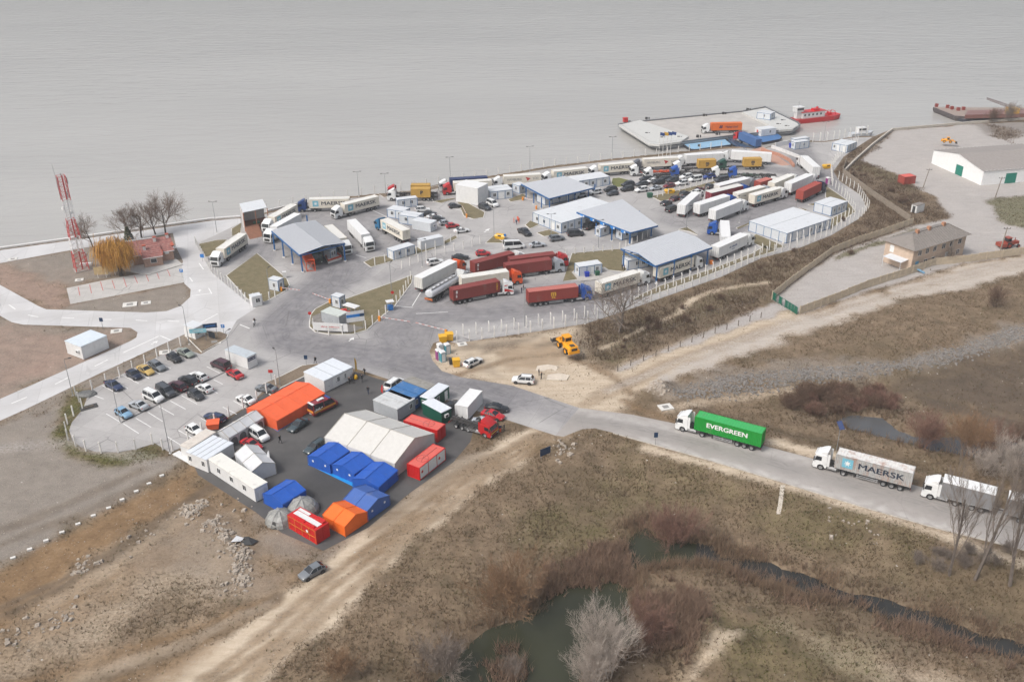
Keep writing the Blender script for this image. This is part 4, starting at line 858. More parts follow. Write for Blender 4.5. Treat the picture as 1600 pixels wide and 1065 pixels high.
# ------------------------------------------------------------------ cars
ST = { # x, z bottom, z shoulder, z roof, half width, roof half width ; ws0, ws1 = windscreen base/top index; rw0, rw1 = rear window top/base index
 'sedan': ([(2.3,.36,.6,.66,.66,.45),(2.16,.28,.68,.76,.82,.66),(1.25,.24,.84,.92,.89,.76),(.95,.24,.88,.98,.9,.76),(.1,.24,.93,1.40,.9,.6),(-.7,.24,.95,1.44,.9,.61),(-1.5,.24,.95,1.06,.89,.7),(-2.12,.28,.92,1.02,.84,.7),(-2.3,.4,.78,.84,.7,.5)],3,4,5,6,1.36,-1.38),
 'hatch': ([(2.0,.36,.62,.68,.66,.45),(1.86,.28,.72,.8,.81,.66),(1.1,.24,.88,.96,.87,.74),(.85,.24,.92,1.02,.87,.74),(.1,.24,.96,1.46,.87,.6),(-1.2,.24,.98,1.48,.87,.6),(-1.75,.26,.98,1.1,.84,.66),(-1.95,.3,.85,.92,.8,.6),(-2.0,.42,.7,.76,.7,.5)],3,4,5,6,1.22,-1.22),
 'wagon': ([(2.3,.36,.6,.66,.66,.45),(2.16,.28,.7,.78,.82,.66),(1.3,.24,.86,.94,.89,.76),(1.0,.24,.9,1.0,.9,.76),(.2,.24,.94,1.42,.9,.62),(-1.75,.24,.97,1.46,.9,.62),(-2.2,.26,.98,1.1,.86,.68),(-2.33,.34,.8,.88,.82,.62),(-2.36,.42,.7,.76,.7,.5)],3,4,5,6,1.36,-1.38),
 'suv': ([(2.25,.42,.72,.78,.7,.5),(2.12,.34,.86,.94,.86,.7),(1.3,.3,1.0,1.08,.92,.8),(1.05,.3,1.03,1.13,.93,.8),(.35,.3,1.06,1.66,.93,.68),(-1.7,.3,1.1,1.7,.93,.68),(-2.1,.32,1.1,1.22,.9,.74),(-2.24,.38,.9,.98,.86,.68),(-2.28,.5,.8,.86,.76,.6)],3,4,5,6,1.36,-1.34),
 'van': ([(2.4,.4,.75,.82,.74,.55),(2.26,.32,.9,1.0,.9,.74),(1.7,.28,1.02,1.12,.95,.82),(1.5,.28,1.06,1.2,.95,.82),(.75,.28,1.1,1.86,.95,.74),(-2.1,.28,1.12,1.92,.95,.76),(-2.32,.3,1.1,1.25,.94,.8),(-2.42,.36,.9,1.0,.92,.78),(-2.44,.45,.8,.86,.86,.7)],3,4,5,6,1.5,-1.45),
 'bigvan': ([(2.95,.42,.85,.95,.8,.6),(2.8,.34,1.0,1.15,.95,.8),(2.35,.3,1.15,1.3,1.0,.86),(2.2,.3,1.2,1.38,1.0,.86),(1.5,.3,1.3,2.3,1.0,.8),(-2.75,.3,1.35,2.55,1.0,.84),(-2.92,.3,1.3,1.45,1.0,.88),(-2.97,.36,1.0,1.1,.98,.86),(-3.0,.45,.9,.96,.95,.8)],3,4,5,6,1.95,-1.75),
 'pickup': ([(2.6,.5,.8,.86,.76,.55),(2.46,.42,.95,1.03,.9,.74),(1.5,.38,1.08,1.16,.94,.82),(1.25,.38,1.1,1.2,.95,.82),(.55,.38,1.12,1.72,.95,.7),(-.75,.38,1.12,1.74,.95,.7),(-1.05,.38,1.12,1.2,.95,.74),(-2.5,.4,1.1,1.12,.94,.8),(-2.62,.5,1.0,1.02,.9,.75)],3,4,5,6,1.6,-1.55)}
ROOFGLASS = {}
def car_meshes(kind):
    def mk():
        st, w0, w1, r0, r1, fx, rx = ST[kind]; d = {}; rings = []
        for x, zb, zs, zt, hw, wt in st:
            c = (zt-zs)*.12
            h = [(hw*.9, zb), (hw, zb+(zs-zb)*.45), (hw*.97, zs), (wt+(hw*.97-wt)*.06, zt-.02), (wt*.5, zt+.03)]
            rings.append([(x, y, z) for y, z in h]+[(x, -y, z) for y, z in reversed(h)])
        n = 10; body = MB(); ws = MB(); rw = MB(); sw = {1: MB(), -1: MB()}
        allv = [p for r in rings for p in r]
        groups = {'b': [], 'ws': [], 'rw': [], 1: [], -1: []}
        for k in range(len(rings)-1):
            for i in range(n):
                j = (i+1) % n; f = (k*n+i, k*n+j, (k+1)*n+j, (k+1)*n+i); g = 'b'
                if k == w0 and i in (3, 4, 5): g = 'ws'
                elif k == r0 and i in (3, 4, 5): g = 'rw'
                elif w0 <= k < r1 and i in (2, 6): g = 1 if i == 2 else -1
                groups[g].append(f)
        body.add(allv, groups['b']+[tuple(range(n-1, -1, -1)), tuple((len(rings)-1)*n+i for i in range(n))])
        for s, i in ((1, 3), (-1, 6)):                     # pillars
            for k in range(w0, r1): body.bar(rings[k][i], rings[k+1][i], .07)
            a, b = rings[w1], rings[r0]; mid = [Vector(rings[w1][i])*.55+Vector(rings[r0][i])*.45, Vector(rings[w1][2 if s > 0 else 7])*.55+Vector(rings[r0][2 if s > 0 else 7])*.45]
            body.bar(mid[0], mid[1], .08); body.bar(rings[r0][i], rings[r0][2 if s > 0 else 7], .09)
            body.box(fx-2.7*0-.62, fx-.5, s*(st[3][4]+.03)-.08, s*(st[3][4]+.03)+.08, st[3][2]+.02, st[3][2]+.16)     # mirror
        # dark wheel arches, sills, bumpers
        for x in (fx, rx):
            for s in (1, -1):
                body.cyl((x, s*(st[3][4]-.07), .34), (0, 1, 0), .40, .16, 16, 1)
        body.box(st[0][0]-.12, st[0][0]-.02, -.55, .55, st[0][1]+.02, st[0][1]+.16, 1); body.box(st[-1][0]-.02, st[-1][0]+.06, -.35, .35, st[-1][1]+.05, st[-1][1]+.2, 2)
        body.box(-st[2][0], st[2][0], -st[3][4]*.97, st[3][4]*.97, st[3][1]-.03, st[3][1]+.1, 1)
        if kind in ('suv', 'wagon', 'van', 'bigvan'):
            for s in (1, -1): body.bar(Vector(rings[w1][3 if s > 0 else 6])+Vector((0, -s*.08, .06)), Vector(rings[r0][3 if s > 0 else 6])+Vector((0, -s*.08, .06)), .05, None, 1)
        d['body'] = smooth40(body.mesh('body'))
        for key, nm in (('ws', 'windscreen'), ('rw', 'rear_window'), (1, 'side_window'), (-1, 'side_window')):
            used = sorted({i for f in groups[key] for i in f}); mp = {u: q for q, u in enumerate(used)}
            d[key] = smooth40(MB().add([allv[u] for u in used], [tuple(mp[i] for i in f) for f in groups[key]]).mesh(nm, fix=False))
        f1, f2 = st[1], st[0]
        d['hl'] = {s: MB().box(st[1][0]-.1, st[1][0]+.06, s*(st[1][4]-.2)-.16, s*(st[1][4]-.2)+.16, st[1][2]-.1, st[1][2]+.03).mesh('headlight') for s in (1, -1)}
        e = st[-2]; d['tl'] = {s: MB().box(e[0]-.08, e[0]+.12, s*(e[4]-.1)-.1, s*(e[4]-.1)+.1, e[2]-.2, e[2]+.02).mesh('tail_light') for s in (1, -1)}
        d['fx'], d['rx'], d['hw'] = fx, rx, st[3][4]
        if kind == 'pickup': d['bed'] = MB().box(-2.45, -1.1, -.75, .75, 1.14, 1.17).mesh('cargo_bed')
        return d
    return cached(('car', kind), mk)
CARC = dict(crimson=(150,28,40),white=(242,243,242), silver=(188,193,198), black=(38,39,42), dgrey=(72,75,80), grey=(120,125,130), dblue=(38,54,92), navy=(30,40,62), blue=(36,70,150), lblue=(136,176,206), red=(196,30,38), dred=(120,30,40), maroon=(74,26,40), tan=(206,174,100), gold=(150,156,140), sage=(150,158,148), dgreen=(62,76,82), charcoal=(52,54,58))
def car(label, kind, col, a, b, group=None, rootname=None, cat='car', z=0, L=None):
    d = car_meshes(kind); mid, rz, _ = place2(a, b, .55+z); mid.z = z
    root = thing(rootname or dict(van='parked_van', bigvan='minibus', pickup='pickup_truck').get(kind, 'parked_car'), label, cat, mid, rz, group)
    m = paint('car_'+col, *CARC[col], dirt=.06, coat=.6, rough=.3)
    inst('body', d['body'], [m, STEELD, LAMP], root)
    for k, nm in (('ws', 'windscreen'), ('rw', 'rear_window'), (1, 'side_window'), (-1, 'side_window')): inst(nm, d[k], GLASS, root)
    for s in (1, -1):
        inst('headlight', d['hl'][s], LAMP, root); inst('tail_light', d['tl'][s], TAIL, root)
        for x in (d['fx'], d['rx']): inst('wheel', wheel_mesh(.34, .22), [RUBBER, RIM], root, (x, s*(d['hw']-.06), .34))
    if 'bed' in d: inst('cargo_bed', d['bed'], STEELD, root)
    return root
def zc(o, s=5.0): return lambda x, y: (o[0]+x/s, o[1]+y/s)
k = zc((90,500)); PG = 'cars in the visitor car park'
for lab, kd, c, a, b in [
 ('dark blue sedan, lowest car of the row along the post fence','sedan','dblue',(385,480),(495,540)),('navy hatchback between the blue sedan and the yellow car','hatch','navy',(548,400),(648,455)),
 ('yellow tan sedan in the row along the post fence','sedan','tan',(640,365),(735,415)),('grey blue estate car next to the yellow car','wagon','grey',(722,330),(835,388)),
 ('black hatchback near the end of the fence row','hatch','black',(866,270),(955,320)),('pale sage green sedan at the end of the fence row by the signs','sedan','sage',(945,232),(1055,280)),
 ('white estate car at the top of the middle row','wagon','white',(1152,462),(1045,412)),('black SUV behind the white estate car','suv','black',(1080,498),(960,450)),
 ('dark red SUV in the middle row with its back to the drain','suv','maroon',(998,545),(880,492)),('dark grey minivan beside the white panel van','van','dgrey',(790,525),(905,592)),
 ('silver sedan between the light blue car and the white panel van','sedan','silver',(690,688),(575,640)),('light blue hatchback at the low end of the middle row','hatch','lblue',(462,695),(568,755)),
 ('charcoal hatchback parked alone across the drain line','hatch','charcoal',(1020,555),(1140,615)),('white hatchback across the drain beside the charcoal one','hatch','white',(1205,560),(1085,505)),
 ('bright red sedan next to the maroon van','sedan','red',(1435,450),(1335,392)),('white sedan parked beside the orange tent','sedan','white',(1530,645),(1415,592)),
 ('dark blue estate car behind the long white tent','wagon','dblue',(1305,785),(1155,735)),('white hatchback close to the rusty white cabin','hatch','white',(1012,825),(1130,890))]: car(lab, kd, c, k(*a), k(*b), PG)
car('white panel van in the middle row of the car park', 'van', 'white', k(685,570), k(815,630), PG, cat='van')
car('maroon van parked beside the white office cabin', 'van', 'maroon', k(1345,380), k(1205,325), PG, cat='van')
car('grey sedan by the soil verge above the orange tent', 'sedan', 'grey', (429,609), (403,604), PG)
k = zc((270,550)); CG = 'vehicles at the tent camp'
car('white panel van parked by the arched tent', 'van', 'white', k(605,605), k(740,690), CG, cat='van')
car('red coupe with black glass roof beside the white van', 'sedan', 'red', k(545,690), k(685,755), CG)
car('dark green grey sedan parked along the orange tent', 'sedan', 'dgreen', k(1050,520), k(905,620), CG)
car('dark car half hidden behind the first blue tent', 'wagon', 'dgreen', k(1175,700), k(1050,780), CG)
k = zc((480,570))
car('black car squeezed between the green cabin and the white container', 'wagon', 'black', k(1080,350), k(1170,290), CG)
car('black sedan nearest the road beside the white container', 'sedan', 'black', k(1400,325), k(1560,345), CG)
car('red sedan next to the black one above the fire truck', 'sedan', 'red', k(1372,370), k(1530,412), CG)
car('silver sedan behind the red fire truck', 'sedan', 'silver', k(1310,440), k(1450,455), CG)
car('white car behind the blue cabins', 'van', 'white', k(640,185), k(720,125), CG, cat='van')
k = zc((640,480))
car('white seven seat car parked on the dirt by the portable toilets', 'wagon', 'white', k(440,455), k(550,400), 'vehicles on the dirt lot')
car('white SUV on the dirt beside two people in black', 'suv', 'white', k(965,575), k(810,562), 'vehicles on the dirt lot')
car('old grey hatchback on the dirt track below the red container', 'hatch', 'grey', (504,884), (471,902), 'vehicles on the dirt lot')
k = zc((580,230)); TG = 'cars inside the ferry terminal'
for lab, kd, c, a, b in [('white SUV at the top of the staff car row by the cabins','suv','white',(350,492),(452,485)),('black sedan second in the staff car row','sedan','black',(400,520),(505,517)),('white saloon in the staff car row with a dark one on each side','sedan','white',(440,548),(545,540)),
 ('dark hatchback fourth in the staff car row','hatch','charcoal',(470,562),(578,560)),('silver grey hatchback just above the red car','hatch','silver',(535,597),(625,585)),('red hatchback at the end of the staff car row','hatch','red',(580,620),(688,606)),
 ('white sedan below the red hatchback in the staff row','sedan','white',(652,658),(760,642)),('dark grey hatchback parked alone in the marked bay','hatch','dgrey',(597,465),(705,452)),('dark grey SUV parked below the white hall','suv','dgrey',(838,455),(935,487)),
 ('silver sedan driving beside the white minibus','sedan','silver',(1236,768),(1358,755)),('grey SUV in the lane following the dark van','suv','grey',(1388,722),(1508,705)),('red hatchback beside the brown containers','hatch','red',(812,832),(935,825)),
 ('black sedan behind the orange cab truck','sedan','black',(628,862),(760,857)),('white SUV with black roof rails beside the long white curtain truck','suv','white',(438,910),(560,888))]: car(lab, kd, c, k(*a), k(*b), TG)
car('white van parked by the small modular office', 'van', 'white', k(910,425), k(985,462), TG, cat='van')
car('black pickup truck driving towards the minibus', 'pickup', 'black', k(1150,640), k(1248,692), TG, cat='pickup')
car('white minibus with dark windows next to the brown containers', 'bigvan', 'white', k(1020,785), k(1210,768), TG, cat='minibus')
k = zc((840,210)); CQ = 'cars queuing for the ferry'
car('dark van with black roof leaving the middle canopy', 'van', 'charcoal', k(232,782), k(362,772), TG, cat='van')
car('black van in the lane under the middle canopy', 'van', 'black', k(372,735), k(450,705), TG, cat='van')
for lab, kd, c, x, y in [('silver car under the edge of the upper canopy','hatch','silver',335,475),('white SUV next to the upper canopy','suv','white',450,452),('black SUV second behind the upper canopy','suv','black',568,432),('dark hatchback half hidden by the modular roof','hatch','dgrey',585,462),
 ('dark SUV nearest the green turf','suv','charcoal',705,392),('black SUV below the turf side SUV','suv','black',700,428),('dark car at the head of the far row','wagon','charcoal',845,346),('white hatchback in the far row between dark cars','hatch','white',888,367),('dark grey car left of the black SUV pair','wagon','dgrey',812,388),
 ('white SUV in the nearest row of the queue','suv','white',812,434),('silver white sedan behind the white SUV in the nearest row','sedan','silver',922,420),('black SUV in the middle of the queue','suv','black',942,377),('black car behind the far white hatchback','wagon','black',995,348),
 ('dark SUV right of the middle black SUV','suv','dgrey',1052,358),('red mini car with white roof in the nearest row','hatch','dred',1028,402),('white SUV at the top of the right hand block','suv','white',1160,332),('white SUV in front of the white van','suv','white',1128,382),
 ('bright blue SUV at the end of the car queue','suv','blue',1338,332)]:
    a = P(*k(x, y), .6); b = P(*k(x-50, y+7), .6); d_ = (b-a).normalized(); car(lab, kd, c, k(x+48, y-7), k(x-48, y+7), CQ)
car('white van between the white SUVs and the blue one', 'van', 'white', k(1285,345), k(1180,360), CQ, cat='van')
car('dark grey van beside the pale grey curtain truck', 'van', 'dgrey', k(1480,352), k(1390,362), CQ, cat='van')
for lab, kd, c, x, y, cat in [('dark hatchback beside the posts of the divider','hatch','charcoal',1345,405,'car'),('dark red sedan next to the divider posts','sedan','dred',1262,432,'car'),('white car right of the dark red sedan','suv','white',1248,455,'car'),('black car in front of the white car at the divider','wagon','black',1150,462,'car'),('maroon black car left of the white trailer','wagon','maroon',1080,500,'car'),('black sedan at the front left of the divider group','sedan','black',1005,535,'car'),('dark grey hatchback just left of the white trailer','hatch','dgrey',1150,502,'car'),('black van beside the white box trailer','van','black',1050,585,'van')]:
    car(lab, kd, c, k(x-42, y+16), k(x+42, y-16), 'cars beside the eastern divider', cat=cat)
# ================================================================== BUILDINGS AND CABINS
def frame3(L, N, R, z=0, a=None, b=None):
    """right-angled ground frame from the three ground corners seen in the photo: N nearest, u towards R, v towards L"""
    n = P(*N, z); u = (P(*R, z)-n); la = u.length; rz = math.atan2(u.y, u.x); u.normalize(); v = Vector((-u.y, u.x, 0))
    lb = abs((P(*L, z)-n).dot(v)) if L else 0
    return n, rz, (a or la), (b or lb)
WINF = mat('window_frame_white', S(240,240,238), .5, .03); PANE = mat('window_pane', (.03, .035, .042), .12, .3, spec=.7)
GREYP = mat('grey_panel', S(176,180,184), .6, .06, dirt=.15)
def wall_piece(root, face, t, z0, z1, w_, a, b, kind='window', col=None, out=.03):
    """window or door on face R (y=0, along x), L (x=0, along y), B (x=a, along y)"""
    def pl(mb, t0, t1, q0, q1, d0, d1, mi=0):
        if face == 'R': mb.box(t0, t1, -d1, -d0, q0, q1, mi)
        elif face == 'L': mb.box(-d1, -d0, t0, t1, q0, q1, mi)
        else: mb.box(a+d0, a+d1, t0, t1, q0, q1, mi)
    f = MB(); e = .07; t0, t1 = t-w_/2, t+w_/2
    if kind == 'window':
        pl(f, t0, t0+e, z0, z1, .002, out+.02); pl(f, t1-e, t1, z0, z1, .002, out+.02); pl(f, t0+e, t1-e, z0, z0+e, .002, out+.02); pl(f, t0+e, t1-e, z1-e, z1, .002, out+.02); pl(f, t-.03, t+.03, z0+e, z1-e, .004, out+.015)
        o = f.build('window', col or WINF, root); g = MB(); pl(g, t0+e, t1-e, z0+e, z1-e, .003, out-.012); g.build('pane', PANE, o)
    elif kind == 'ac':
        pl(f, t0, t1, z0, z1, .01, .38); o = f.build('air_conditioner', WHITE, root); g = MB(); pl(g, t0+.1, t1-.25, z0+.08, z1-.08, .381, .39); g.build('fan_grille', STEELD, o)
    else:
        pl(f, t0, t1, z0, z1, .002, out+.01); o = f.build('door', col or WINF, root); g = MB(); pl(g, t1-.2, t1-.1, (z0+z1)/2-.05, (z0+z1)/2+.05, out+.012, out+.06); g.build('handle', STEELD, o)
def cabin(label, L, N, R, h, wall=None, trim=None, roof=None, items=(), z=0, a=None, b=None, mods=2.44, name='site_cabin', cat='cabin', group=None, over=.06, longaxis=None):
    n, rz, la, lb = frame3(L, N, R, z, a, b); n.z = z
    root = thing(name, label, cat, n, rz, group)
    wall = wall or CABWALL; roof = roof or ROOFW
    MB().box(0, la, 0, lb, .08, h).build('wall', wall, root)
    MB().box(.05, la-.05, .05, lb-.05, 0, .08).build('base', STEELD, root)
    mb = MB(); mb.prism([(-over, -over), (la+over, -over), (la+over, lb+over), (-over, lb+over)], h, h+.1, 0, True); mb.box(.12, la-.12, .12, lb-.12, h+.1, h+.13)
    along = la >= lb if longaxis is None else longaxis == 'u'
    k = max(1, round((lb if along else la)/mods))
    for i in range(1, k):                                   # seams between modules
        if along: mb.box(0, la, lb*i/k-.05, lb*i/k+.05, h+.131, h+.17, 1)
        else: mb.box(la*i/k-.05, la*i/k+.05, 0, lb, h+.131, h+.17, 1)
    mb.build('roof', [roof, GREYP], root)
    if trim:
        t = MB(); w_ = .07
        xs = [la*i/max(1, round(la/2.44)) for i in range(max(1, round(la/2.44))+1)]; ys = [lb*i/max(1, round(lb/2.44)) for i in range(max(1, round(lb/2.44))+1)]
        for x in xs:
            for y in (-.02, lb+.02): t.box(x-w_, x+w_, y-.025, y+.025, .04, h)
        for y in ys:
            for x in (-.02, la+.02): t.box(x-.025, x+.025, y-w_, y+w_, .04, h)
        for y in (-.025, lb+.025): t.box(0, la, y-.012, y+.012, h-.13, h-.005); t.box(0, la, y-.012, y+.012, .045, .16)
        for x in (-.025, la+.025): t.box(x-.012, x+.012, 0, lb, h-.13, h-.005); t.box(x-.012, x+.012, 0, lb, .045, .16)
        t.build('trim', trim, root)
    for it in items:
        face, t, kd = it[:3]; span = la if face == 'R' else lb; tt = t*span
        if kd == 'w': wall_piece(root, face, tt, 1.0, 2.1, it[3] if len(it) > 3 else 1.0, la, lb, 'window')
        elif kd == 'd': wall_piece(root, face, tt, .1, 2.1, it[3] if len(it) > 3 else .95, la, lb, 'door', it[4] if len(it) > 4 else None)
        elif kd == 'a': wall_piece(root, face, tt, 1.4, 2.0, .9, la, lb, 'ac')
    return root
BT = BLUETRIM; CG2 = 'white cabins with blue edging'
for lab, lp, np_, rp, h, items in [
 ('blue edged cabin at the near end of the cabin strip below the teal cab truck', (608,402),(615.6,407),(648,397), 2.6, (('L',.5,'d'),('R',.3,'w'),('R',.7,'w'))),
 ('blue edged cabin with blue roof marks at the far end of the staff parking row', (614,335),(631,343.6),(641,338), 2.6, (('L',.25,'w'),('L',.7,'w'))),
 ('middle cabin of the three beside the staff cars', (635,342),(651.6,353),(662,346.5), 2.6, (('L',.6,'w'),)),
 ('blue edged cabin behind the ochre container trucks', (619,322),(622,325.5),(652.5,322), 2.6, (('R',.3,'w'),('R',.7,'w'))),
 ('small square gatehouse on the western grass triangle', (424,451),(436,456),(444.4,451.5), 2.9, (('L',.45,'w',.8),('R',.5,'w',.8))),
 ('small square gatehouse on the entrance island', (521,478),(532,482.4),(540,478), 2.9, (('L',.4,'w',.8),('R',.45,'w',.8))),
 ('small office with white double doors beside the white hall', (758,305),(766,313),(801,309), 2.7, (('R',.2,'w'),('R',.5,'d',1.8),('R',.8,'w'),)),
 ('blue edged cabin with a blue barrel in front of its wall', (899,426),(905,432.4),(940,427), 2.6, (('L',.45,'w',.8),('R',.6,'d'),('R',.8,'w',.8))),
 ('grey walled office under the left part of the inspection canopy', (973,415),(981,422),(1013,417), 2.6, (('L',.5,'d'),('R',.45,'w'),('R',.75,'w'))),
 ('guard cabin under the middle canopy nearest the building', (934,366),(938,370.5),(952,366), 2.5, (('L',.5,'w',.9),('R',.5,'w',.9))),
 ('longer guard cabin under the middle canopy at its near edge', (964,371),(972,375.5),(996,368.5), 2.5, (('L',.4,'w',.9),('R',.3,'w'),('R',.7,'w'))),
 ('cabin with small windows south of the fence gate by the eastern car lot', (1272.4,330),(1298,338),(1322,329), 2.8, (('R',.2,'w',.8),('R',.5,'w',.8),('R',.8,'w',.8))),
 ('guard cabin with a blue barrel beside the ferry ramp', (1238,231),(1242,234),(1263,231), 2.6, (('L',.5,'w',.7),('R',.65,'w',.8))),
 ('second guard cabin behind the ferry ramp one', (1238,226.5),(1241,229),(1263,226), 2.6, (('R',.5,'w',.8),)),
 ('white and blue cabin by the shore fence corner', (1302,233.5),(1323,239),(1337,233), 2.7, (('L',.2,'d'),('L',.6,'d'),('L',.85,'w',.8))),
 ]: cabin(lab, lp, np_, rp, h, trim=BT, items=items, group=CG2)
cabin('small blue edged cabin at the west side of the upper canopy', (806,298), (812,303), (822,300), 2.6, trim=BT, items=(('L',.5,'w',.8),('R',.5,'w',.8)), group=CG2)
cabin('blue edged office row under the upper canopy roof', (842,313), (852,321), (906,309), 2.6, trim=BT, items=(('L',.5,'d'),('R',.15,'w'),('R',.4,'w'),('R',.65,'d'),('R',.85,'w')), b=4.5, group=CG2)
cabin('booth with double windows on the red railed base under the western canopy', (511,401.5), (517,406), (526.5,401.5), 2.6, trim=BT, items=(('R',.3,'w',.7),('R',.7,'w',.7)), group=CG2, z=.0)
cabin('plain white cabin at the river end of the strip', (655.6,387),(659,391.5),(693,384), 2.6, items=(('L',.5,'d'),), group=CG2, b=2.44)
cabin('white cabin with vent at the end of the staff car row', (654,353),(673,363.5),(683,358), 2.6, items=(('R',.5,'a'),), group=CG2)
cabin('long pale modular building with blue edging beside the middle canopy', (836.6,346),(877,364.5),(967,338), 3.0, trim=BT, name='modular_building', cat='building', items=[('L',.12,'w'),('L',.3,'d',1.4),('L',.6,'w'),('L',.85,'w')]+[('R',t,'w') for t in (.06,.17,.3,.42,.55,.7,.85)], mods=99)
cabin('long white roofed office by the riverside truck row', (886,281),(900,297),(952,289), 2.8, trim=BT, name='modular_building', cat='building', items=[('R',t,k_) for t, k_ in ((.12,'w'),(.3,'w'),(.5,'w'),(.68,'d'),(.87,'w'))], b=6, mods=99)
cabin('big low white building with blue edging inside the eastern fence', (1172,360),(1228,380.5),(1296,357), 2.9, trim=BT, name='modular_building', cat='building', items=[('R',.3,'d'),('R',.55,'w'),('R',.75,'w')], mods=6.2)
cabin('tall plain white hall without windows', (715.6,314),(747,321.5),(763,313), 5.4, wall=WHITE, roof=WHITEB, name='storage_hall', cat='hall', items=(('R',.5,'d',3.0),), mods=99)
cabin('white kiosk with a dark hatch at the western entrance', (392,476),(395,480.5),(410.4,477), 2.6, wall=WHITE, name='kiosk', cat='kiosk', items=(('R',.6,'w',1.1),))
cabin('pale grey transformer station on the entrance island', (501,504),(531,511.5),(545,504), 2.6, wall=GREYP, roof=mat('station_roof', S(206,212,206), .6, .06, dirt=.2), name='transformer_station', cat='station', items=(('L',.25,'d',1.6,GREYP),('L',.7,'d',1.6,GREYP)), mods=99)
cabin('white cabin behind the sign boards at the car park entrance', (296,522),(306,531),(321,524), 2.7, wall=WHITE, items=(('R',.5,'w',1.4),))
oc = cabin('white office cabin in the car park with a dark sign on its end', (359,562),(388.4,577.5),(403,570), 2.7, wall=WHITE, roof=mat('roof_greyblue', S(196,204,210), .6, .06, dirt=.2), items=())
decal(oc, MB().box(-1.0, 1.0, -.02, .02, -.32, .32).mesh('sign_board'), INKN, 1.15, 2.1, 0, -1, 1, name='sign_board', out=.04); decal(oc, print_marks(9, 7), INKW, 1.15, 2.1, 0, -1, .24, name='print_marks', out=.075)
cabin('white storage container on the reddish ground beside the left road', (109,551),(131,562),(171,544), 3.0, wall=WHITE, roof=mat('roof_paleblue', S(220,230,238), .6, .05, dirt=.2), items=(('L',.25,'a'),), name='storage_container', cat='container', mods=99)
# ------------------------------------------------------------------ tent camp cabins
CCG = 'camp cabins'
k7 = zc((280,620), 5.92); k6 = zc((590,580), 7.62); RUSTR = mat('rusty_white_roof', S(222,214,204), .65, .06, dirt=.3, rust=.25); PBL = mat('pale_blue_roof', S(226,231,237), .5, .05, dirt=.1)
cabin('three white cabins side by side next to the orange tent', None, (508,613.5), (556,589.5), 2.6, wall=WHITE, roof=PBL, a=7.5, b=6.1, mods=2.44, longaxis='v', items=(('R',.1,'d'),('R',.36,'d'),('R',.48,'w',.7),('R',.62,'d'),('R',.72,'w',.5),('R',.86,'d')), group=CCG)
cabin('white cabin with rust stained roof at the western corner of the camp', None, k7(118,592), k7(365,430), 2.5, wall=WHITE, roof=RUSTR, a=6.1, b=2.3, group=CCG, items=())
cabin('pair of cabins with pale blue ribbed roof in the western camp corner', None, k7(272,702), k7(525,540), 2.6, wall=WHITE, roof=PBL, a=6.1, b=4.9, mods=1.2, longaxis='u', items=(('L',.2,'w',.8),('L',.85,'w',.8)), group=CCG)
cabin('long row of white cabins with three dark window pairs facing the brown soil', k7(272,702), k7(712,975), k7(805,925), 2.6, wall=WHITE, roof=mat('roof_creamy', S(236,234,226), .6, .04, dirt=.2), a=2.5, longaxis='v', mods=99, items=(('L',.22,'w',1.0),('L',.5,'w',1.0),('L',.78,'w',1.0),('R',.5,'d')), group=CCG)
cabin('pair of grey white cabins beside the big white tent', None, (622,658.5), (638.6,648), 2.6, wall=GREYP, roof=mat('roof_greywhite', S(206,208,208), .6, .05, dirt=.25), a=4.9, b=6.1, mods=2.44, longaxis='v', items=(('R',.75,'w',.9),), group=CCG)
BLW = mat('cabin_blue', S(30,92,168), .5, .06, dirt=.1); BLR = mat('cabin_roof_blue', S(62,116,172), .55, .08, dirt=.4, dcol=(.36, .36, .34, 1)); GRW = mat('cabin_green', S(14,84,66), .5, .06, dirt=.08)
n0 = P(641.8, 644.5); u0 = (P(654.3, 636.6)-n0).normalized()
def cabw(label, off, wall, roof, a, b, items):
    o = cabin(label, None, (641.8,644.5), (654.3,636.6), 2.6, wall=wall, roof=roof, a=a, b=b, items=items, group=CCG); o.location = n0+u0*off; return o
cabw('bright blue cabin with two white framed windows', 0, BLW, BLR, 2.42, 6.1, (('R',.35,'w',.9),('R',.75,'w',.7)))
cabw('bright blue cabin behind its twin, roof patched with pale stains', 2.48, BLW, BLR, 2.42, 6.1, ())
cabw('grey roofed cabin at the back next to the road', 4.96, GREYP, mat('roof_grey_dirty', S(150,148,142), .8, .15, dirt=.5), 2.42, 6.1, ())
cabin('green cabin with white roof, window and white door', None, k6(640,482), k6(838,330), 2.6, wall=GRW, roof=PBL, a=6.1, b=2.44, items=(('R',.38,'w',1.0),('R',.82,'d'),('L',.7,'w',.7)), group=CCG)
cabin('green cabin with white roof and an air conditioner on its end', k6(505,530), k6(765,640), k6(875,585), 2.6, wall=GRW, roof=PBL, items=(('R',.45,'a'),), a=2.44, group=CCG)
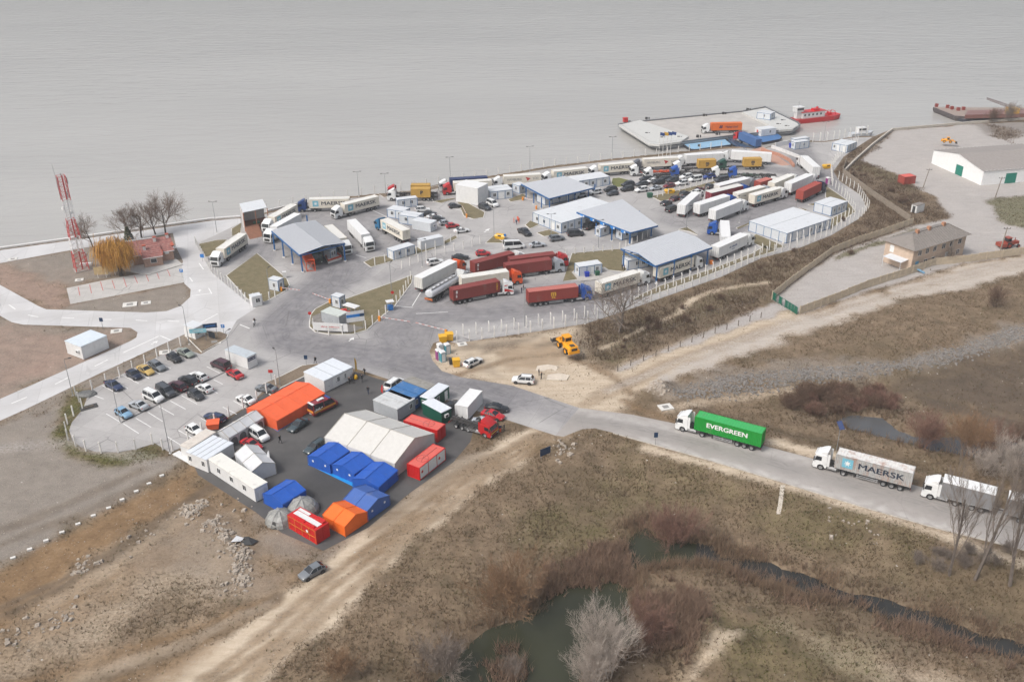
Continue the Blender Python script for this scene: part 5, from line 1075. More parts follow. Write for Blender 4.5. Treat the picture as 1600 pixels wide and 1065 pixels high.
def corrbox(label, L, N, R, h, wall, roof, a=None, b=None, name='storage_container', door=True, helipad=False, sidecol=None, z=0):
    n, rz, la, lb = frame3(L, N, R, z, a, b); root = thing(name, label, 'container', n, rz)
    mb = MB()
    def side(p0, p1, inn):
        p0 = Vector(p0); p1 = Vector(p1); inn = Vector(inn); m_ = int((p1-p0).length/.3); pts = []
        for i in range(m_):
            for fx, o in ((0, 0), (.3, 0), (.5, .035), (.8, .035)): pts.append(p0+(p1-p0)*((i+fx)/m_)+inn*o)
        pts.append(p1); q = len(pts); mb.add([(v.x, v.y, .12) for v in pts]+[(v.x, v.y, h-.1) for v in pts], [(i, i+1, q+i+1, q+i) for i in range(q-1)])
    side((.1, 0, 0), (la-.1, 0, 0), (0, 1, 0)); side((.1, lb, 0), (la-.1, lb, 0), (0, -1, 0)); side((0, .1, 0), (0, lb-.1, 0), (1, 0, 0)); side((la, .1, 0), (la, lb-.1, 0), (-1, 0, 0))
    for x in (0, la):
        for y in (0, lb): mb.box(x-.08, x+.08, y-.08, y+.08, 0, h+.01)
    for y in (0, lb): mb.box(.08, la-.08, y-.06, y+.06, .0, .13); mb.box(.08, la-.08, y-.06, y+.06, h-.12, h)
    for x in (0, la): mb.box(x-.06, x+.06, .08, lb-.08, .0, .13); mb.box(x-.06, x+.06, .08, lb-.08, h-.12, h)
    mb.build('wall', wall, root); r = MB().box(.05, la-.05, .05, lb-.05, h-.06, h-.02); r.build('roof', roof, root)
    if sidecol: 
        s = MB()
        for i in range(3): s.box(la*i/3+.12, la*(i+1)/3-.08, -.05, -.01, .2, h-.15)
        s.build('side_panel', sidecol, root)
        e = MB(); 
        for i in (0, 2): e.cyl((la*(i+.3)/3, -.056, h*.55), (0, 1, 0), .28, .012, 16)
        e.build('emblem', INKR, root)
    if door:
        d = MB()
        for s_ in (0, 1): d.box(la*(s_*.5)+.12, la*(s_*.5+.5)-.06, -.05, -.02, .15, h-.15); d.cyl((la*(s_*.5)+.4, -.08, h/2), (0, 0, 1), .025, h-.3, 6)
        d.build('door', wall, root)
    if helipad:
        d = MB(); cx, cy = la*.5, lb*.5; rr = min(la, lb)*.42; big = max(la, lb); ox, oy = (la*.36, lb/2) if la > lb else (la/2, lb*.36)
        q = [(ox+rr*math.cos(t*math.pi/12), oy+rr*math.sin(t*math.pi/12), h-.01) for t in range(25)]; d.tube(q, .035, 4)
        for t in range(4): d.tube([(ox, oy, h-.01), (ox+rr*math.cos(t*1.57+.4), oy+rr*math.sin(t*1.57+.4), h-.01)], .035, 4)
        d.tube([(ox, oy, h-.01), (la*.92, oy, h-.01) if la > lb else (ox, lb*.92, h-.01)], .05, 4); d.build('roof_frame', paint('frame_red', 150,40,34), root)
    return root
REDP = paint('fire_red', 206,30,30, dirt=.1); REDR = paint('fire_red_roof', 222,104,92, dirt=.2, rough=.7)
corrbox('tall white container standing beside the black car and the red fire truck', k6(940,545), k6(1075,578), k6(1245,382), 2.8, WHITEB, WHITEB, b=2.5, door=False)
corrbox('red container behind the big white tent with a wheel frame on its roof', k6(350,680), k6(715,845), k6(805,768), 2.5, REDP, REDR, a=2.5, b=7.2, helipad=True)
k5 = zc((470,640), 6.957)
corrbox('red container with white side panels nearest the dirt road', k5(1175,720), k5(1295,766), k5(1570,546), 2.5, REDP, REDR, b=2.5, helipad=True, door=False, sidecol=WHITE)
rb = corrbox('red fire service box with white roof walkway by the grey domes', (454,824), (495.5,850), (513,838.5), 2.6, REDP, REDP, a=2.5, door=True)
m_ = MB(); m_.box(.75, 1.65, .4, 6.0, 2.6, 2.68); m_.box(.2, .6, .6, 2.6, 2.6, 2.78, 1); m_.box(.2, .6, 2.8, 5.2, 2.6, 2.78, 1); m_.box(1.75, 2.4, .3, 2.0, 2.6, 2.95, 1); m_.box(1.8, 2.3, 3.6, 6.1, 2.6, 2.7)
m_.build('roof_walkway', [WHITE, REDP], rb)
m_ = MB(); 
for y in (.15, 1.6, 3.3, 4.9, 6.3): m_.box(-.06, -.03, y-.03, y+.03, .2, 2.45)
m_.box(-.061, -.032, .1, 6.35, 1.15, 1.22); m_.box(-.061, -.032, .1, 6.35, 2.4, 2.46); m_.build('yellow_stripe', paint('reflective_yellow', 226,160,60), rb)
m_ = MB().cyl((-.07, 2.0, 1.6), (1, 0, 0), .25, .02, 14); m_.build('emblem', INKW, rb)
# ------------------------------------------------------------------ tents
def tent(label, W, S_, E, z, dz, ridge, col, cat='tent', bays=1, wins=0, b=None, a=None, group=None, arches=0, sag=.0, skirt=0):
    n, rz, la, lb = frame3(W, S_, E, z, a, b); n.z = 0; root = thing('frame_tent', label, cat, n, rz, group)
    w_ = MB(); r = MB(); ov = .07
    if ridge == 'u':
        w_.add([(0, 0, 0), (la, 0, 0), (la, 0, z), (0, 0, z)], [(0, 1, 2, 3)]); w_.add([(0, lb, 0), (la, lb, 0), (la, lb, z), (0, lb, z)], [(3, 2, 1, 0)])
        for x in (0, la): w_.add([(x, 0, 0), (x, lb, 0), (x, lb, z), (x, lb/2, z+dz), (x, 0, z)], [(0, 1, 2, 3, 4)])
        f = lambda t, s: (t*(la+2*ov)-ov, (-ov if s == 0 else lb+ov if s == 2 else lb/2), (z-.04 if s != 1 else z+dz+.02))
    else:
        w_.add([(0, 0, 0), (0, lb, 0), (0, lb, z), (0, 0, z)], [(0, 1, 2, 3)]); w_.add([(la, 0, 0), (la, lb, 0), (la, lb, z), (la, 0, z)], [(3, 2, 1, 0)])
        for y in (0, lb): w_.add([(0, y, 0), (la, y, 0), (la, y, z), (la/2, y, z+dz), (0, y, z)], [(0, 1, 2, 3, 4)])
        f = lambda t, s: ((-ov if s == 0 else la+ov if s == 2 else la/2), t*(lb+2*ov)-ov, (z-.04 if s != 1 else z+dz+.02))
    nb = max(8, bays*6); vs = []; rng = random.Random(len(label))
    for i in range(nb+1):
        t = i/nb; sg = sag*math.sin(math.pi*((t*bays) % 1)) if bays else 0
        p0, p1, p2 = f(t, 0), f(t, 1), f(t, 2)
        for q in range(5):
            k_ = q/4; A, B, kk = (p0, p1, k_*2) if k_ <= .5 else (p1, p2, k_*2-1)
            v = [A[j]+(B[j]-A[j])*kk for j in range(3)]; dip = sag*(1.0 if q in (1, 3) else .5)*math.sin(math.pi*((t*bays) % 1 if 0 < t < 1 else 0)); v[2] -= dip+rng.random()*.03; vs.append(tuple(v))
    r.add(vs, [(i*5+q, i*5+q+1, i*5+q+6, i*5+q+5) for i in range(nb) for q in range(4)])
    w_.build('wall', col, root); ro = r.build('roof', col, root, smooth=False)
    s = MB()
    for i in range(bays+1):
        t = i/bays; p0, p1, p2 = (Vector(f(t, s_))+Vector((0, 0, .02)) for s_ in (0, 1, 2)); s.tube([p0, p1, p2], .05, 5)
        for p in (p0, p2): s.tube([p, Vector((p.x, p.y, 0))], .03, 5)
    s.tube([Vector(f(0, 1))+Vector((0, 0, .03)), Vector(f(1, 1))+Vector((0, 0, .03))], .035, 5); s.build('seam', SEAM if col in (TW, TWC) else col, root)
    for i in range(wins):
        face = 'L' if ridge == 'u' else 'R'; sp = lb if face == 'L' else la; t = sp*(.22+.56*i/max(1, wins-1)); m = MB()
        if face == 'L': m.box(-.025, -.005, t-.17, t+.17, 1.15, 1.5)
        else: m.box(t-.17, t+.17, -.025, -.005, 1.15, 1.5)
        m.build('window', WINF, root)
    if ridge == 'u' and wins:
        m = MB()
        for dy in (-.6, .6): m.box(-.03, -.004, lb/2+dy-.03, lb/2+dy+.03, .05, 1.9)
        m.build('door_flap', col, root)
    for i in range(arches):
        t = la*(i+.5)/arches; m = MB(); q = [(t+.8*math.cos(x*math.pi/8), -.02, .9+.75*math.sin(x*math.pi/8)) for x in range(9)]
        m.add([(t+.8, -.02, .05)]+q+[(t-.8, -.02, .05)], [tuple(range(11))]); m.build('arch_opening', mat('tent_shade', (.12, .12, .12), .8), root)
    return root
TB = paint('tent_blue', 32,92,188, rough=.55, dirt=.06, bump=.5); TB2 = paint('tent_blue_faded', 64,102,174, rough=.65, dirt=.25, bump=.5); TO = paint('tent_orange', 248,112,20, rough=.6, dirt=.04, bump=.5); TO2 = paint('tent_coral', 244,106,60, rough=.65, dirt=.08, bump=.5); TW = mat('tent_white', S(212,210,205), .6, .05, bump=.4, dirt=.14, dcol=(.5, .46, .38, 1)); SEAM = mat('tent_seam', S(178,172,160), .7, .05); TWC = mat('tent_white_cool', S(213,214,216), .6, .05, bump=.4, dirt=.1, dcol=(.45, .45, .45, 1))
tent('big white frame tent of three bays', k5(305,265), k5(1020,582), k5(1450,255), 2.8, 2.0, 'v', TW, bays=3, sag=.05)
tent('blue tent nearest the parked dark car, first of the row of three', k5(95,485), k5(315,592), k5(530,440), 2.0, .75, 'u', TB, wins=2, group='blue tents', sag=.03, bays=2)
tent('middle blue tent of the row of three', k5(340,590), k5(580,695), k5(785,555), 2.0, .75, 'u', TB, wins=2, group='blue tents', sag=.03, bays=2)
tent('third blue tent of the row, with drawings on its side', k5(595,715), k5(845,837), k5(1050,655), 2.0, .75, 'u', TB, wins=1, group='blue tents', sag=.03, bays=2)
tent('blue tent behind the grey domes at the end of the white cabins', (409.9,771), (441.6,787), (477,765), 2.0, .8, 'u', TB, wins=0, group='blue tents', sag=.03, bays=2)
tent('faded blue tent joined to the small orange tent', (539.4,778), (573.4,797.6), (608,773.3), 2.0, .85, 'v', TB2, wins=2, group='blue tents', sag=.03, bays=2)
tent('small bright orange tent beside the red fire service box', (502.4,805), (538.3,822), (573,798.8), 2.0, .85, 'v', TO, sag=.03, bays=2)
tent('long coral orange tent next to the fire service ambulance', (388,636), (432,657), (507,614), 2.1, .9, 'u', TO2, sag=.06, bays=4)
tent('long narrow white tent with arched openings', None, k7(460,375), k7(775,186), 2.1, .9, 'u', TWC, b=3.4, arches=4, bays=4, sag=.03)
tent('white gabled tent squeezed behind the long cabin row', None, k7(668,690), k7(835,628), 2.2, 1.0, 'v', TWC, b=7.0, a=4.2, bays=2, sag=.05)
g_ = MB(); ga = [P(*k5(75,592)), P(*k5(590,845)), P(*k5(620,815)), P(*k5(105,565))]; g_.add([(v.x, v.y, .03) for v in ga], [(0, 1, 2, 3)]); tag(g_.build('ground_sheet', paint('sheet_cyan', 30,150,222, rough=.4)), 'bright light blue ground sheet along the fronts of the blue tents', 'ground sheet')
g_ = MB(); ga = [P(418,664), P(434,674), P(510,626), P(506,619)]; g_.add([(v.x, v.y, .028) for v in ga], [(0, 1, 2, 3)]); tag(g_.build('ground_sheet', paint('sheet_blue', 90,116,176, rough=.5)), 'blue ground sheet peeking out under the coral orange tent', 'ground sheet')
DOME = mat('dome_grey_film', S(150,150,146), .35, .2, sc=3, dirt=.35, dcol=(.4, .4, .38, 1))
def dome(label, px, r):
    c = P(*px); root = thing('dome_tent', label, 'dome tent', c, .4, 'grey dome tents'); mb = MB(); n = 16; rng = random.Random(int(px[0])); rings = []
    for j in range(6):
        t = j/5*math.pi/2; q = r*math.cos(t); rings.append([(q*math.cos(2*math.pi*i/n)*(1+.05*rng.random()), q*math.sin(2*math.pi*i/n)*(1+.05*rng.random()), max(0, r*.86*math.sin(t)-(0.1 if i % 2 else 0)*(j > 0))) for i in range(n)])
    rings[-1] = [(.05*math.cos(2*math.pi*i/n), .05*math.sin(2*math.pi*i/n), r*.88) for i in range(n)]; mb.loft(rings, 0, True, False); mb.build('cover', DOME, root)
    f = MB()
    for i in range(0, n, 2): f.tube([Vector(rg[i])*1.015 for rg in rings], .035, 5)
    f.build('frame', STEELG, root)
    d = MB(); a0 = -2.2; d.add([(r*1.02*math.cos(a0-.22), r*1.02*math.sin(a0-.22), .02), (r*1.02*math.cos(a0+.22), r*1.02*math.sin(a0+.22), .02), (r*.87*math.cos(a0+.1), r*.87*math.sin(a0+.1), 1.25), (r*.87*math.cos(a0-.1), r*.87*math.sin(a0-.1), 1.25)], [(0, 1, 2, 3)]); d.build('door', mat('dome_opening', (.05, .05, .05), .8), root)
dome('grey film dome with an open flap next to the red fire service box', (438,813), 2.3); dome('larger grey film dome right behind the blue tent', (473.5,797), 2.6)
# ------------------------------------------------------------------ canopies
CANR = mat('canopy_roof_sheet', S(196,199,204), .55, .04, dirt=.08, dcol=(.5, .5, .5, 1)); CANB = mat('canopy_blue_steel', S(26,98,160), .45, .05)
def canopy(label, cs, z, ridge=None, rdz=0, posts=(), signs=0, ribs=24, flip=False):
    q = [P(*c, z) for c in cs]; c0 = sum(q, Vector())/4; root = thing('canopy', label, 'canopy', (c0.x, c0.y, 0)); o = Vector((c0.x, c0.y, 0)); q = [v-o for v in q]
    if ridge: r0, r1 = (P(*ridge[0], z+rdz)-o, P(*ridge[1], z+rdz)-o)
    mb = MB()
    def plane(a, b, c, d):
        for t0, t1 in [(i/ribs, (i+1)/ribs) for i in range(ribs)]:
            A0, A1, B0, B1 = a.lerp(b, t0), a.lerp(b, t1), d.lerp(c, t0), d.lerp(c, t1); m0 = A0.lerp(A1, .85); n0_ = B0.lerp(B1, .85); up = Vector((0, 0, .05))
            mb.add([A0, m0, n0_, B0], [(0, 1, 2, 3)]); mb.add([m0+up, A1+up, B1+up, n0_+up], [(0, 1, 2, 3)]); mb.add([m0, m0+up, n0_+up, n0_], [(0, 1, 2, 3)])
        dn = Vector((0, 0, -.16)); mb.add([a+dn, b+dn, c+dn, d+dn], [(3, 2, 1, 0)])
        for s, e in ((a, b), (b, c), (c, d), (d, a)): mb.add([s, e, e+dn, s+dn], [(0, 1, 2, 3)], 1)
    # corners order: left, top, right, bottom ; ribs run down the slope
    if ridge and flip: plane(r0, r1, q[1], q[0]); plane(r0, r1, q[2], q[3])
    elif ridge: plane(r0, r1, q[3], q[0]); plane(r0, r1, q[2], q[1])
    else: plane(q[0], q[1], q[2], q[3])
    mb.build('roof', [CANR, CANB], root)
    bm_ = MB()
    for a, b in ((0, 3), (1, 2), (0, 1), (3, 2)): bm_.bar(q[a]+Vector((0, 0, -.3)), q[b]+Vector((0, 0, -.3)), .2, .24)
    for t in (.25, .5, .75): bm_.bar(q[0].lerp(q[3], t)+Vector((0, 0, -.3)), q[1].lerp(q[2], t)+Vector((0, 0, -.3)), .12, .25)
    bm_.build('beam', CANB, root)
    for p in posts:
        v = P(*p)-o; m = MB(); m.box(v.x-.16, v.x+.16, v.y-.16, v.y+.16, .25, z-.15); m.box(v.x-.35, v.x+.35, v.y-.35, v.y+.35, 0, .25, 1); m.build('post', [CANB, CONC], root)
    if signs:
        for i in range(signs):
            t = .12+.76*i/(signs-1); A = q[0].lerp(q[3], t); d = (q[3]-q[0]).normalized(); n_ = Vector((d.y, -d.x, 0)); m = MB(); c_ = A+n_*.15
            pts = [c_-d*.9, c_+d*.9]; m.add([pts[0]+Vector((0, 0, -.9)), pts[1]+Vector((0, 0, -.9)), pts[1]+Vector((0, 0, -.1)), pts[0]+Vector((0, 0, -.1))], [(0, 1, 2, 3)]); m.add([c_+n_*.03+d*.3+Vector((0, 0, -.75)), c_+n_*.03+d*.8+Vector((0, 0, -.75)), c_+n_*.03+d*.8+Vector((0, 0, -.25)), c_+n_*.03+d*.3+Vector((0, 0, -.25))], [(0, 1, 2, 3)], 1); m.build('lane_sign', [paint('sign_blue', 40,130,210), WHITE], root)
    return root
canopy('grey gabled canopy on blue posts over the western truck lanes', [(424,360),(493,344),(539,379.6),(468,398)], 5.0, ((459,348.5),(506,384)), .8, [(429.5,391.5),(444,402),(458,413),(473,425),(539.5,408),(500,378),(519,392),(482,362)])
canopy('upper grey canopy on blue posts over the car lanes', [(814,287),(882,275),(928,293),(858,310)], 3.6, None, 0, [(822,310),(834,319),(846,326),(858.5,331),(888,318),(919,309),(898,313.5),(929,304),(880,290)])
canopy('middle grey canopy with blue lane signs', [(901,331),(972,311),(1028,352),(985,363)], 3.7, None, 0, [(908,360),(931,367.5),(955.6,376.5),(983.6,382),(1017,371),(975,333),(998,348)], signs=5)
canopy('grey gabled inspection canopy on blue posts by the fence', [(970,388),(1060,360),(1113,386),(1024,415)], 4.9, ((997.5,396),(1087,369.5)), .9, [(974,417),(1025,443),(1051.6,434.5),(1078,425),(1104,415),(1062,388)], flip=True)
# ------------------------------------------------------------------ weighing ramp shed, railed base, lattice gantry
sh = thing('ramp_shed', 'tall open shed with white roof over a brown ramp by the river wall', 'shed', P(376,368), 0); o_ = P(376,368)
BRN = mat('ramp_brown', S(140,96,74), .85, .15, dirt=.2); PALEW = mat('shed_wall', S(206,200,196), .7, .06, dirt=.2)
rq = [P(*c, z_)-o_ for c, z_ in (((374,318),6.6),((410,311),6.6),((417,324),5.6),((379.5,332),5.6))]
m_ = MB(); m_.add(rq+[v+Vector((0, 0, -.15)) for v in rq], [(0, 1, 2, 3), (7, 6, 5, 4), (0, 4, 5, 1), (1, 5, 6, 2), (2, 6, 7, 3), (3, 7, 4, 0)]); m_.build('roof', ROOFW, sh)
def gq(px, z=0): return P(*px, z)-o_
wl = [Vector((v.x, v.y, 0)) for v in rq]
m_ = MB(); m_.add([wl[0], wl[3], rq[3]-Vector((0,0,.16)), rq[0]-Vector((0,0,.16))], [(0,1,2,3)]); m_.add([wl[0], wl[1], rq[1]-Vector((0,0,.16)), rq[0]-Vector((0,0,.16))], [(0,1,2,3)]); m_.build('wall', PALEW, sh)
m_ = MB()
for v in (wl[2], wl[3], wl[2].lerp(wl[3], .5)): m_.bar(v, v+Vector((0, 0, 5.4)), .2)
m_.build('post', paint('post_brown', 176,120,96), sh)
fr = (wl[3]-wl[0]).normalized(); m_ = MB(); e0, e1 = wl[3]+fr*7.5, wl[3].lerp(wl[2], .55)+fr*7.5; p0, p1 = wl[3]+Vector((0,0,1.3)), wl[3].lerp(wl[2], .55)+Vector((0,0,1.3)); b0, b1 = wl[0].lerp(wl[3], .1)+Vector((0,0,1.3)), wl[1].lerp(wl[2], .1)+Vector((0,0,1.3))
m_.add([p0, p1, e1, e0], [(0,1,2,3)]); m_.add([p1, wl[3].lerp(wl[2], .55), e1], [(0,1,2)]); m_.add([p0, e0, wl[3]], [(0,1,2)]); m_.add([b0, b1, wl[2]+Vector((0,0,1.3)), p0], [(0,1,2,3)]); m_.add([p1, wl[2]+Vector((0,0,1.3)), wl[2], wl[3].lerp(wl[2], .55)], [(0,1,2,3)]); m_.build('ramp', BRN, sh)
rbx = thing('railed_base', 'concrete base with red side boards under the lane booth of the western canopy', 'booth base', P(511,412), 0); o2 = P(511,412); q = [P(*c)-o2 for c in ((509,405),(513,412),(534,405),(524,398))]
m_ = MB().prism([(v.x, v.y) for v in q], 0, .6); m_.build('base', CONC, rbx); m_ = MB()
for a, b in zip(q, q[1:]+q[:1]): m_.bar(a+Vector((0,0,.9)), b+Vector((0,0,.9)), .08, .5)
m_.build('side_board', paint('board_red', 196,72,40), rbx)
gt = thing('lattice_platform', 'orange lattice steel platform between the lanes of the western canopy', 'platform', P(489,421), 0); o3 = P(489,421); ORL = paint('lattice_orange', 226,88,40, dirt=.1)
A0, A1, B0, B1 = (P(*c)-o3 for c in ((480,424),(470,404),(493,423),(482,402))); m_ = MB(); H_ = 3.0; up = Vector((0,0,H_))
for a in (A0, A1, B0, B1): m_.bar(a, a+up, .14)
for z_ in (H_, H_-.9, .1):
    for a, b in ((A0, A1), (B0, B1), (A0, B0), (A1, B1)): m_.bar(a+Vector((0,0,z_)), b+Vector((0,0,z_)), .1)
for i in range(7):
    m_.bar(A0.lerp(A1, i/7)+up, B0.lerp(B1, i/7)+up, .12); m_.bar(A0.lerp(A1, i/7)+up, A0.lerp(A1, (i+.5)/7)+up-Vector((0,0,.9)), .07); m_.bar(A0.lerp(A1, (i+.5)/7)+up-Vector((0,0,.9)), A0.lerp(A1, (i+1)/7)+up, .07)
    m_.bar(B0.lerp(B1, i/7)+up, B0.lerp(B1, (i+.5)/7)+up-Vector((0,0,.9)), .07)
m_.bar(A0, B0+up, .08); m_.bar(B0, A0+up, .08); m_.build('lattice', ORL, gt)
m_ = MB(); m_.add([A0+up, A1+up, B1+up, B0+up], [(0,1,2,3)]); m_.M = Matrix.Translation((0,0,-.5)); m_.add([A0+up, A1+up, B1+up, B0+up], [(3,2,1,0)]); m_.M = None; m_.build('deck', ORL, gt)
# ------------------------------------------------------------------ house by the river
BRICK = mat('house_brick', S(190,156,138), .8, .14, sc=3, dirt=.15, dcol=(.42, .3, .25, 1)); TILE = mat('roof_tile_red', S(158,106,99), .8, .3, sc=1.8, dirt=.38, dcol=(.42, .28, .24, 1), dsc=1.2); TILEO = paint('ridge_tile', 190,96,70)
n, rz, la, lb = frame3(None, (186,419.5), (273,406), 0, None, 8.5); hs = thing('river_house', 'low brick house with patched red tiled roof beside the willow', 'house', n, rz)
MB().box(0, la, 0, lb, 0, 3.0).add([(0,0,3),(0,lb,3),(0,lb*.55,5.2)], [(0,1,2)]).add([(la,0,3),(la,lb,3),(la,lb*.55,5.2)], [(0,1,2)]).build('wall', BRICK, hs)
def tiled(mb, a, b, c, d, n=10, m=16):
    for i in range(n):
        t0, t1 = i/n, (i+1)/n; up = Vector((0,0,.07))
        mb.add([a.lerp(d, t0)+up, b.lerp(c, t0)+up, b.lerp(c, t1), a.lerp(d, t1)], [(0,1,2,3)]); mb.add([a.lerp(d, t0), b.lerp(c, t0), b.lerp(c, t0)+up, a.lerp(d, t0)+up], [(0,1,2,3)])
V = Vector; r_ = MB(); tiled(r_, V((-.3,-.5,2.85)), V((la+.3,-.5,2.85)), V((la+.3,lb*.55,5.3)), V((-.3,lb*.55,5.3))); tiled(r_, V((la+.3,lb+.4,2.9)), V((-.3,lb+.4,2.9)), V((-.3,lb*.55,5.3)), V((la+.3,lb*.55,5.3)))
w0 = (P(227,419)-n).dot(V((math.cos(rz), math.sin(rz), 0))); w1 = w0+4.6; tiled(r_, V((w0-.2,-3.2,2.75)), V((w1+.2,-3.2,2.75)), V((w1+.2,2.2,4.3)), V((w0-.2,2.2,4.3)), 7); rf = r_.build('roof', TILE, hs)
m_ = MB(); m_.box(w0, w1, -2.8, .0, 0, 2.75); m_.build('front_wing', BRICK, hs)
for x, y, z_ in ((la-.6, lb*.5, 5.0), (la*.72, lb*.42, 4.9), (w0+.8, .6, 4.0)): m_ = MB(); m_.box(x-.35, x+.35, y-.35, y+.35, z_-1, z_+.9); m_.box(x-.45, x+.45, y-.45, y+.45, z_+.9, z_+1.15, 1); m_.build('chimney', [WHITE, TILEO], rf)
m_ = MB(); m_.box(-.3, la-4, lb*.55-.18, lb*.55+.18, 5.3, 5.5); m_.box(la-.3, la+.45, .0, lb*.5, 4.0, 4.2, 1); m_.box(w0-.4, w0-.2, -3, 1.5, 3.4, 3.7, 1); m_.box(w1+.2, w1+.4, -3, .2, 3.1, 3.5, 1); m_.build('ridge', [WHITE, TILEO], rf)
m_ = MB(); m_.box(-.3, la+.3, -.62, -.5, 2.75, 2.9); m_.box(w0-.2, w1+.2, -3.32, -3.2, 2.65, 2.8); m_.build('gutter', WHITE, rf)
m_ = MB(); m_.box(w0+1.6, w0+3.2, -2.86, -2.8, 1.1, 2.3); wn = m_.build('window', WINF, hs); MB().box(w0+1.7, w0+3.1, -2.875, -2.861, 1.2, 2.2).build('pane', PANE, wn)
for t in (w0-5.5, w0-3.2): m_ = MB(); m_.box(t-.8, t+.8, -.06, 0, .1, 1.9); m_.build('door', WHITE, hs)
MB().box(w1+1.0, w1+2.0, -.4, -.02, 2.1, 2.7).build('air_conditioner', WHITE, hs)
structure(MB().prism(W2([(196,424),(232,430),(286,414),(274,404),(225,402),(190,418)]), .0, .2).build('house_terrace', mat('terrace_concrete', S(196,193,188), .9, .1)))
MB_dish = MB().sphere((0, 0, 0), .7, .7, .35, 14, 5); dsh = tag(MB_dish.build('satellite_dish', WHITE), 'white dish on the corner of the red roofed house', 'satellite dish'); dsh.location = P(272,386,3.2)
# ------------------------------------------------------------------ two storey building, warehouse, hut
YW = mat('render_ochre', S(206,184,164), .85, .1, dirt=.25, dcol=(.4, .35, .3, 1)); ASB = mat('fibre_cement_roof', S(140,133,127), .85, .12, dirt=.4, dcol=(.2, .18, .16, 1))
n, rz, la, lb = frame3(None, (1422,424.5), (1503.5,399), 0, None, 8.5); ob = thing('office_block', 'ochre two storey office block with grey hipped roof', 'building', n, rz)
MB().box(0, la, 0, lb, 0, 5.9).box(-.05, la+.05, -.05, lb+.05, 2.9, 3.05).build('wall', YW, ob)
e = .8; c = [V((-e,-e,5.9)), V((la+e,-e,5.9)), V((la+e,lb+e,5.9)), V((-e,lb+e,5.9))]; r0, r1 = V((lb*.5,lb/2,8.1)), V((la-lb*.3,lb/2,8.1)); m_ = MB()
m_.add(c+[r0, r1], [(0,1,5,4), (1,2,5), (2,3,4,5), (3,0,4), (3,2,1,0)]); 
for s in range(0, 24):
    t = s/23; a = c[0].lerp(c[1], t); b_ = r0.lerp(r1, min(1, max(0, (t-.15)/.7))); m_.bar(a+V((0,0,.03)), b_+V((0,0,.03)), .06)
m_.bar(r0, r1, .25); m_.bar(c[0], r0, .2); m_.bar(c[1], r1, .2); rf = m_.build('roof', ASB, ob)
for t in (.28, .5, .78): m_ = MB(); x = la*t; m_.box(x-.4, x+.4, lb*.5-.5, lb*.5+.3, 7.0, 8.9); m_.build('chimney', paint('chimney_brick', 190,140,110), rf)
for z_ in (.9, 3.8):
    for t in (.12, .26, .4, .57, .72, .88):
        if z_ < 2 and t in (.12, .57, .72): continue
        wall_piece(ob, 'R', la*t, z_, z_+1.4, 1.4, la, lb)
wall_piece(ob, 'R', la*.66, .1, 2.5, 1.1, la, lb, 'door'); wall_piece(ob, 'L', lb*.75, 3.3, 5.2, 1.2, la, lb, 'door'); wall_piece(ob, 'R', la*.1, .9, 2.4, 1.3, la, lb, 'door', paint('shutter_blue', 110,170,205))
m_ = MB(); m_.add([V((-3,1,2.7)), V((0,1,3.0)), V((0,6.5,3.0)), V((-3,6.5,2.7))], [(0,1,2,3)]); m_.box(-2.9,-2.8,1.1,1.2,0,2.7); m_.box(-2.9,-2.8,6.3,6.4,0,2.7); m_.build('porch', ROOFW, ob)
m_ = MB(); m_.bar(V((1.4,-.2,.9)), V((2.2,-2.6,.05)), .9, .12); m_.build('stairs', paint('stair_blue', 130,175,205), ob)
n, rz, la, lb = frame3((1452,255.5), (1532.6,289.8), (1600,284.5), 0, 42, None); wh = thing('warehouse', 'long white warehouse with green doors and weathered grey roof', 'warehouse', n, rz); he, hp = 4.8, 7.0
m_ = MB(); m_.box(0, la, 0, lb, 0, he); m_.add([(0,0,he),(0,lb,he),(0,lb/2,hp)], [(0,1,2)]); m_.add([(la,0,he),(la,lb,he),(la,lb/2,hp)], [(0,1,2)]); m_.build('wall', mat('warehouse_white', S(246,246,245), .8, .04, dirt=.12, dcol=(.42, .4, .37, 1)), wh)
m_ = MB()
for s, y0 in ((1, -.3), (-1, lb+.3)):
    N_ = 60
    for i in range(N_):
        x0, x1 = -.3+(la+.6)*i/N_, -.3+(la+.6)*(i+1)/N_; k_ = .04*(i % 2); m_.add([(x0,y0,he-.08+k_), (x1,y0,he-.08+.04-k_), (x1,lb/2,hp+.04-k_+.02), (x0,lb/2,hp+k_+.02)], [(0,1,2,3)])
m_.build('roof', mat('warehouse_roof', S(156,149,144), .85, .08, dirt=.35, dcol=(.3, .27, .25, 1)), wh)
GD = paint('door_green', 18,130,112, dirt=.1); wall_piece(wh, 'L', lb*.44, .05, 3.4, 3.6, la, lb, 'door', GD); wall_piece(wh, 'R', 10.5, .05, 3.4, 4.0, la, lb, 'door', GD); wall_piece(wh, 'R', 26, .05, 3.4, 4.0, la, lb, 'door', GD)
cabin('little white hut with flat grey roof on the waste ground by the compound', (1424,331), (1431,334), (1443,330.5), 2.4, wall=WHITE, roof=ASB, name='hut', cat='hut', items=(('L',.5,'d',.9,STEELD),), mods=99)
corrbox('faded red container on the concrete yard beside the scrub slope', (1401,286), (1412,289), (1429,287), 2.6, BOXC['rust'], REDR, b=3.0)
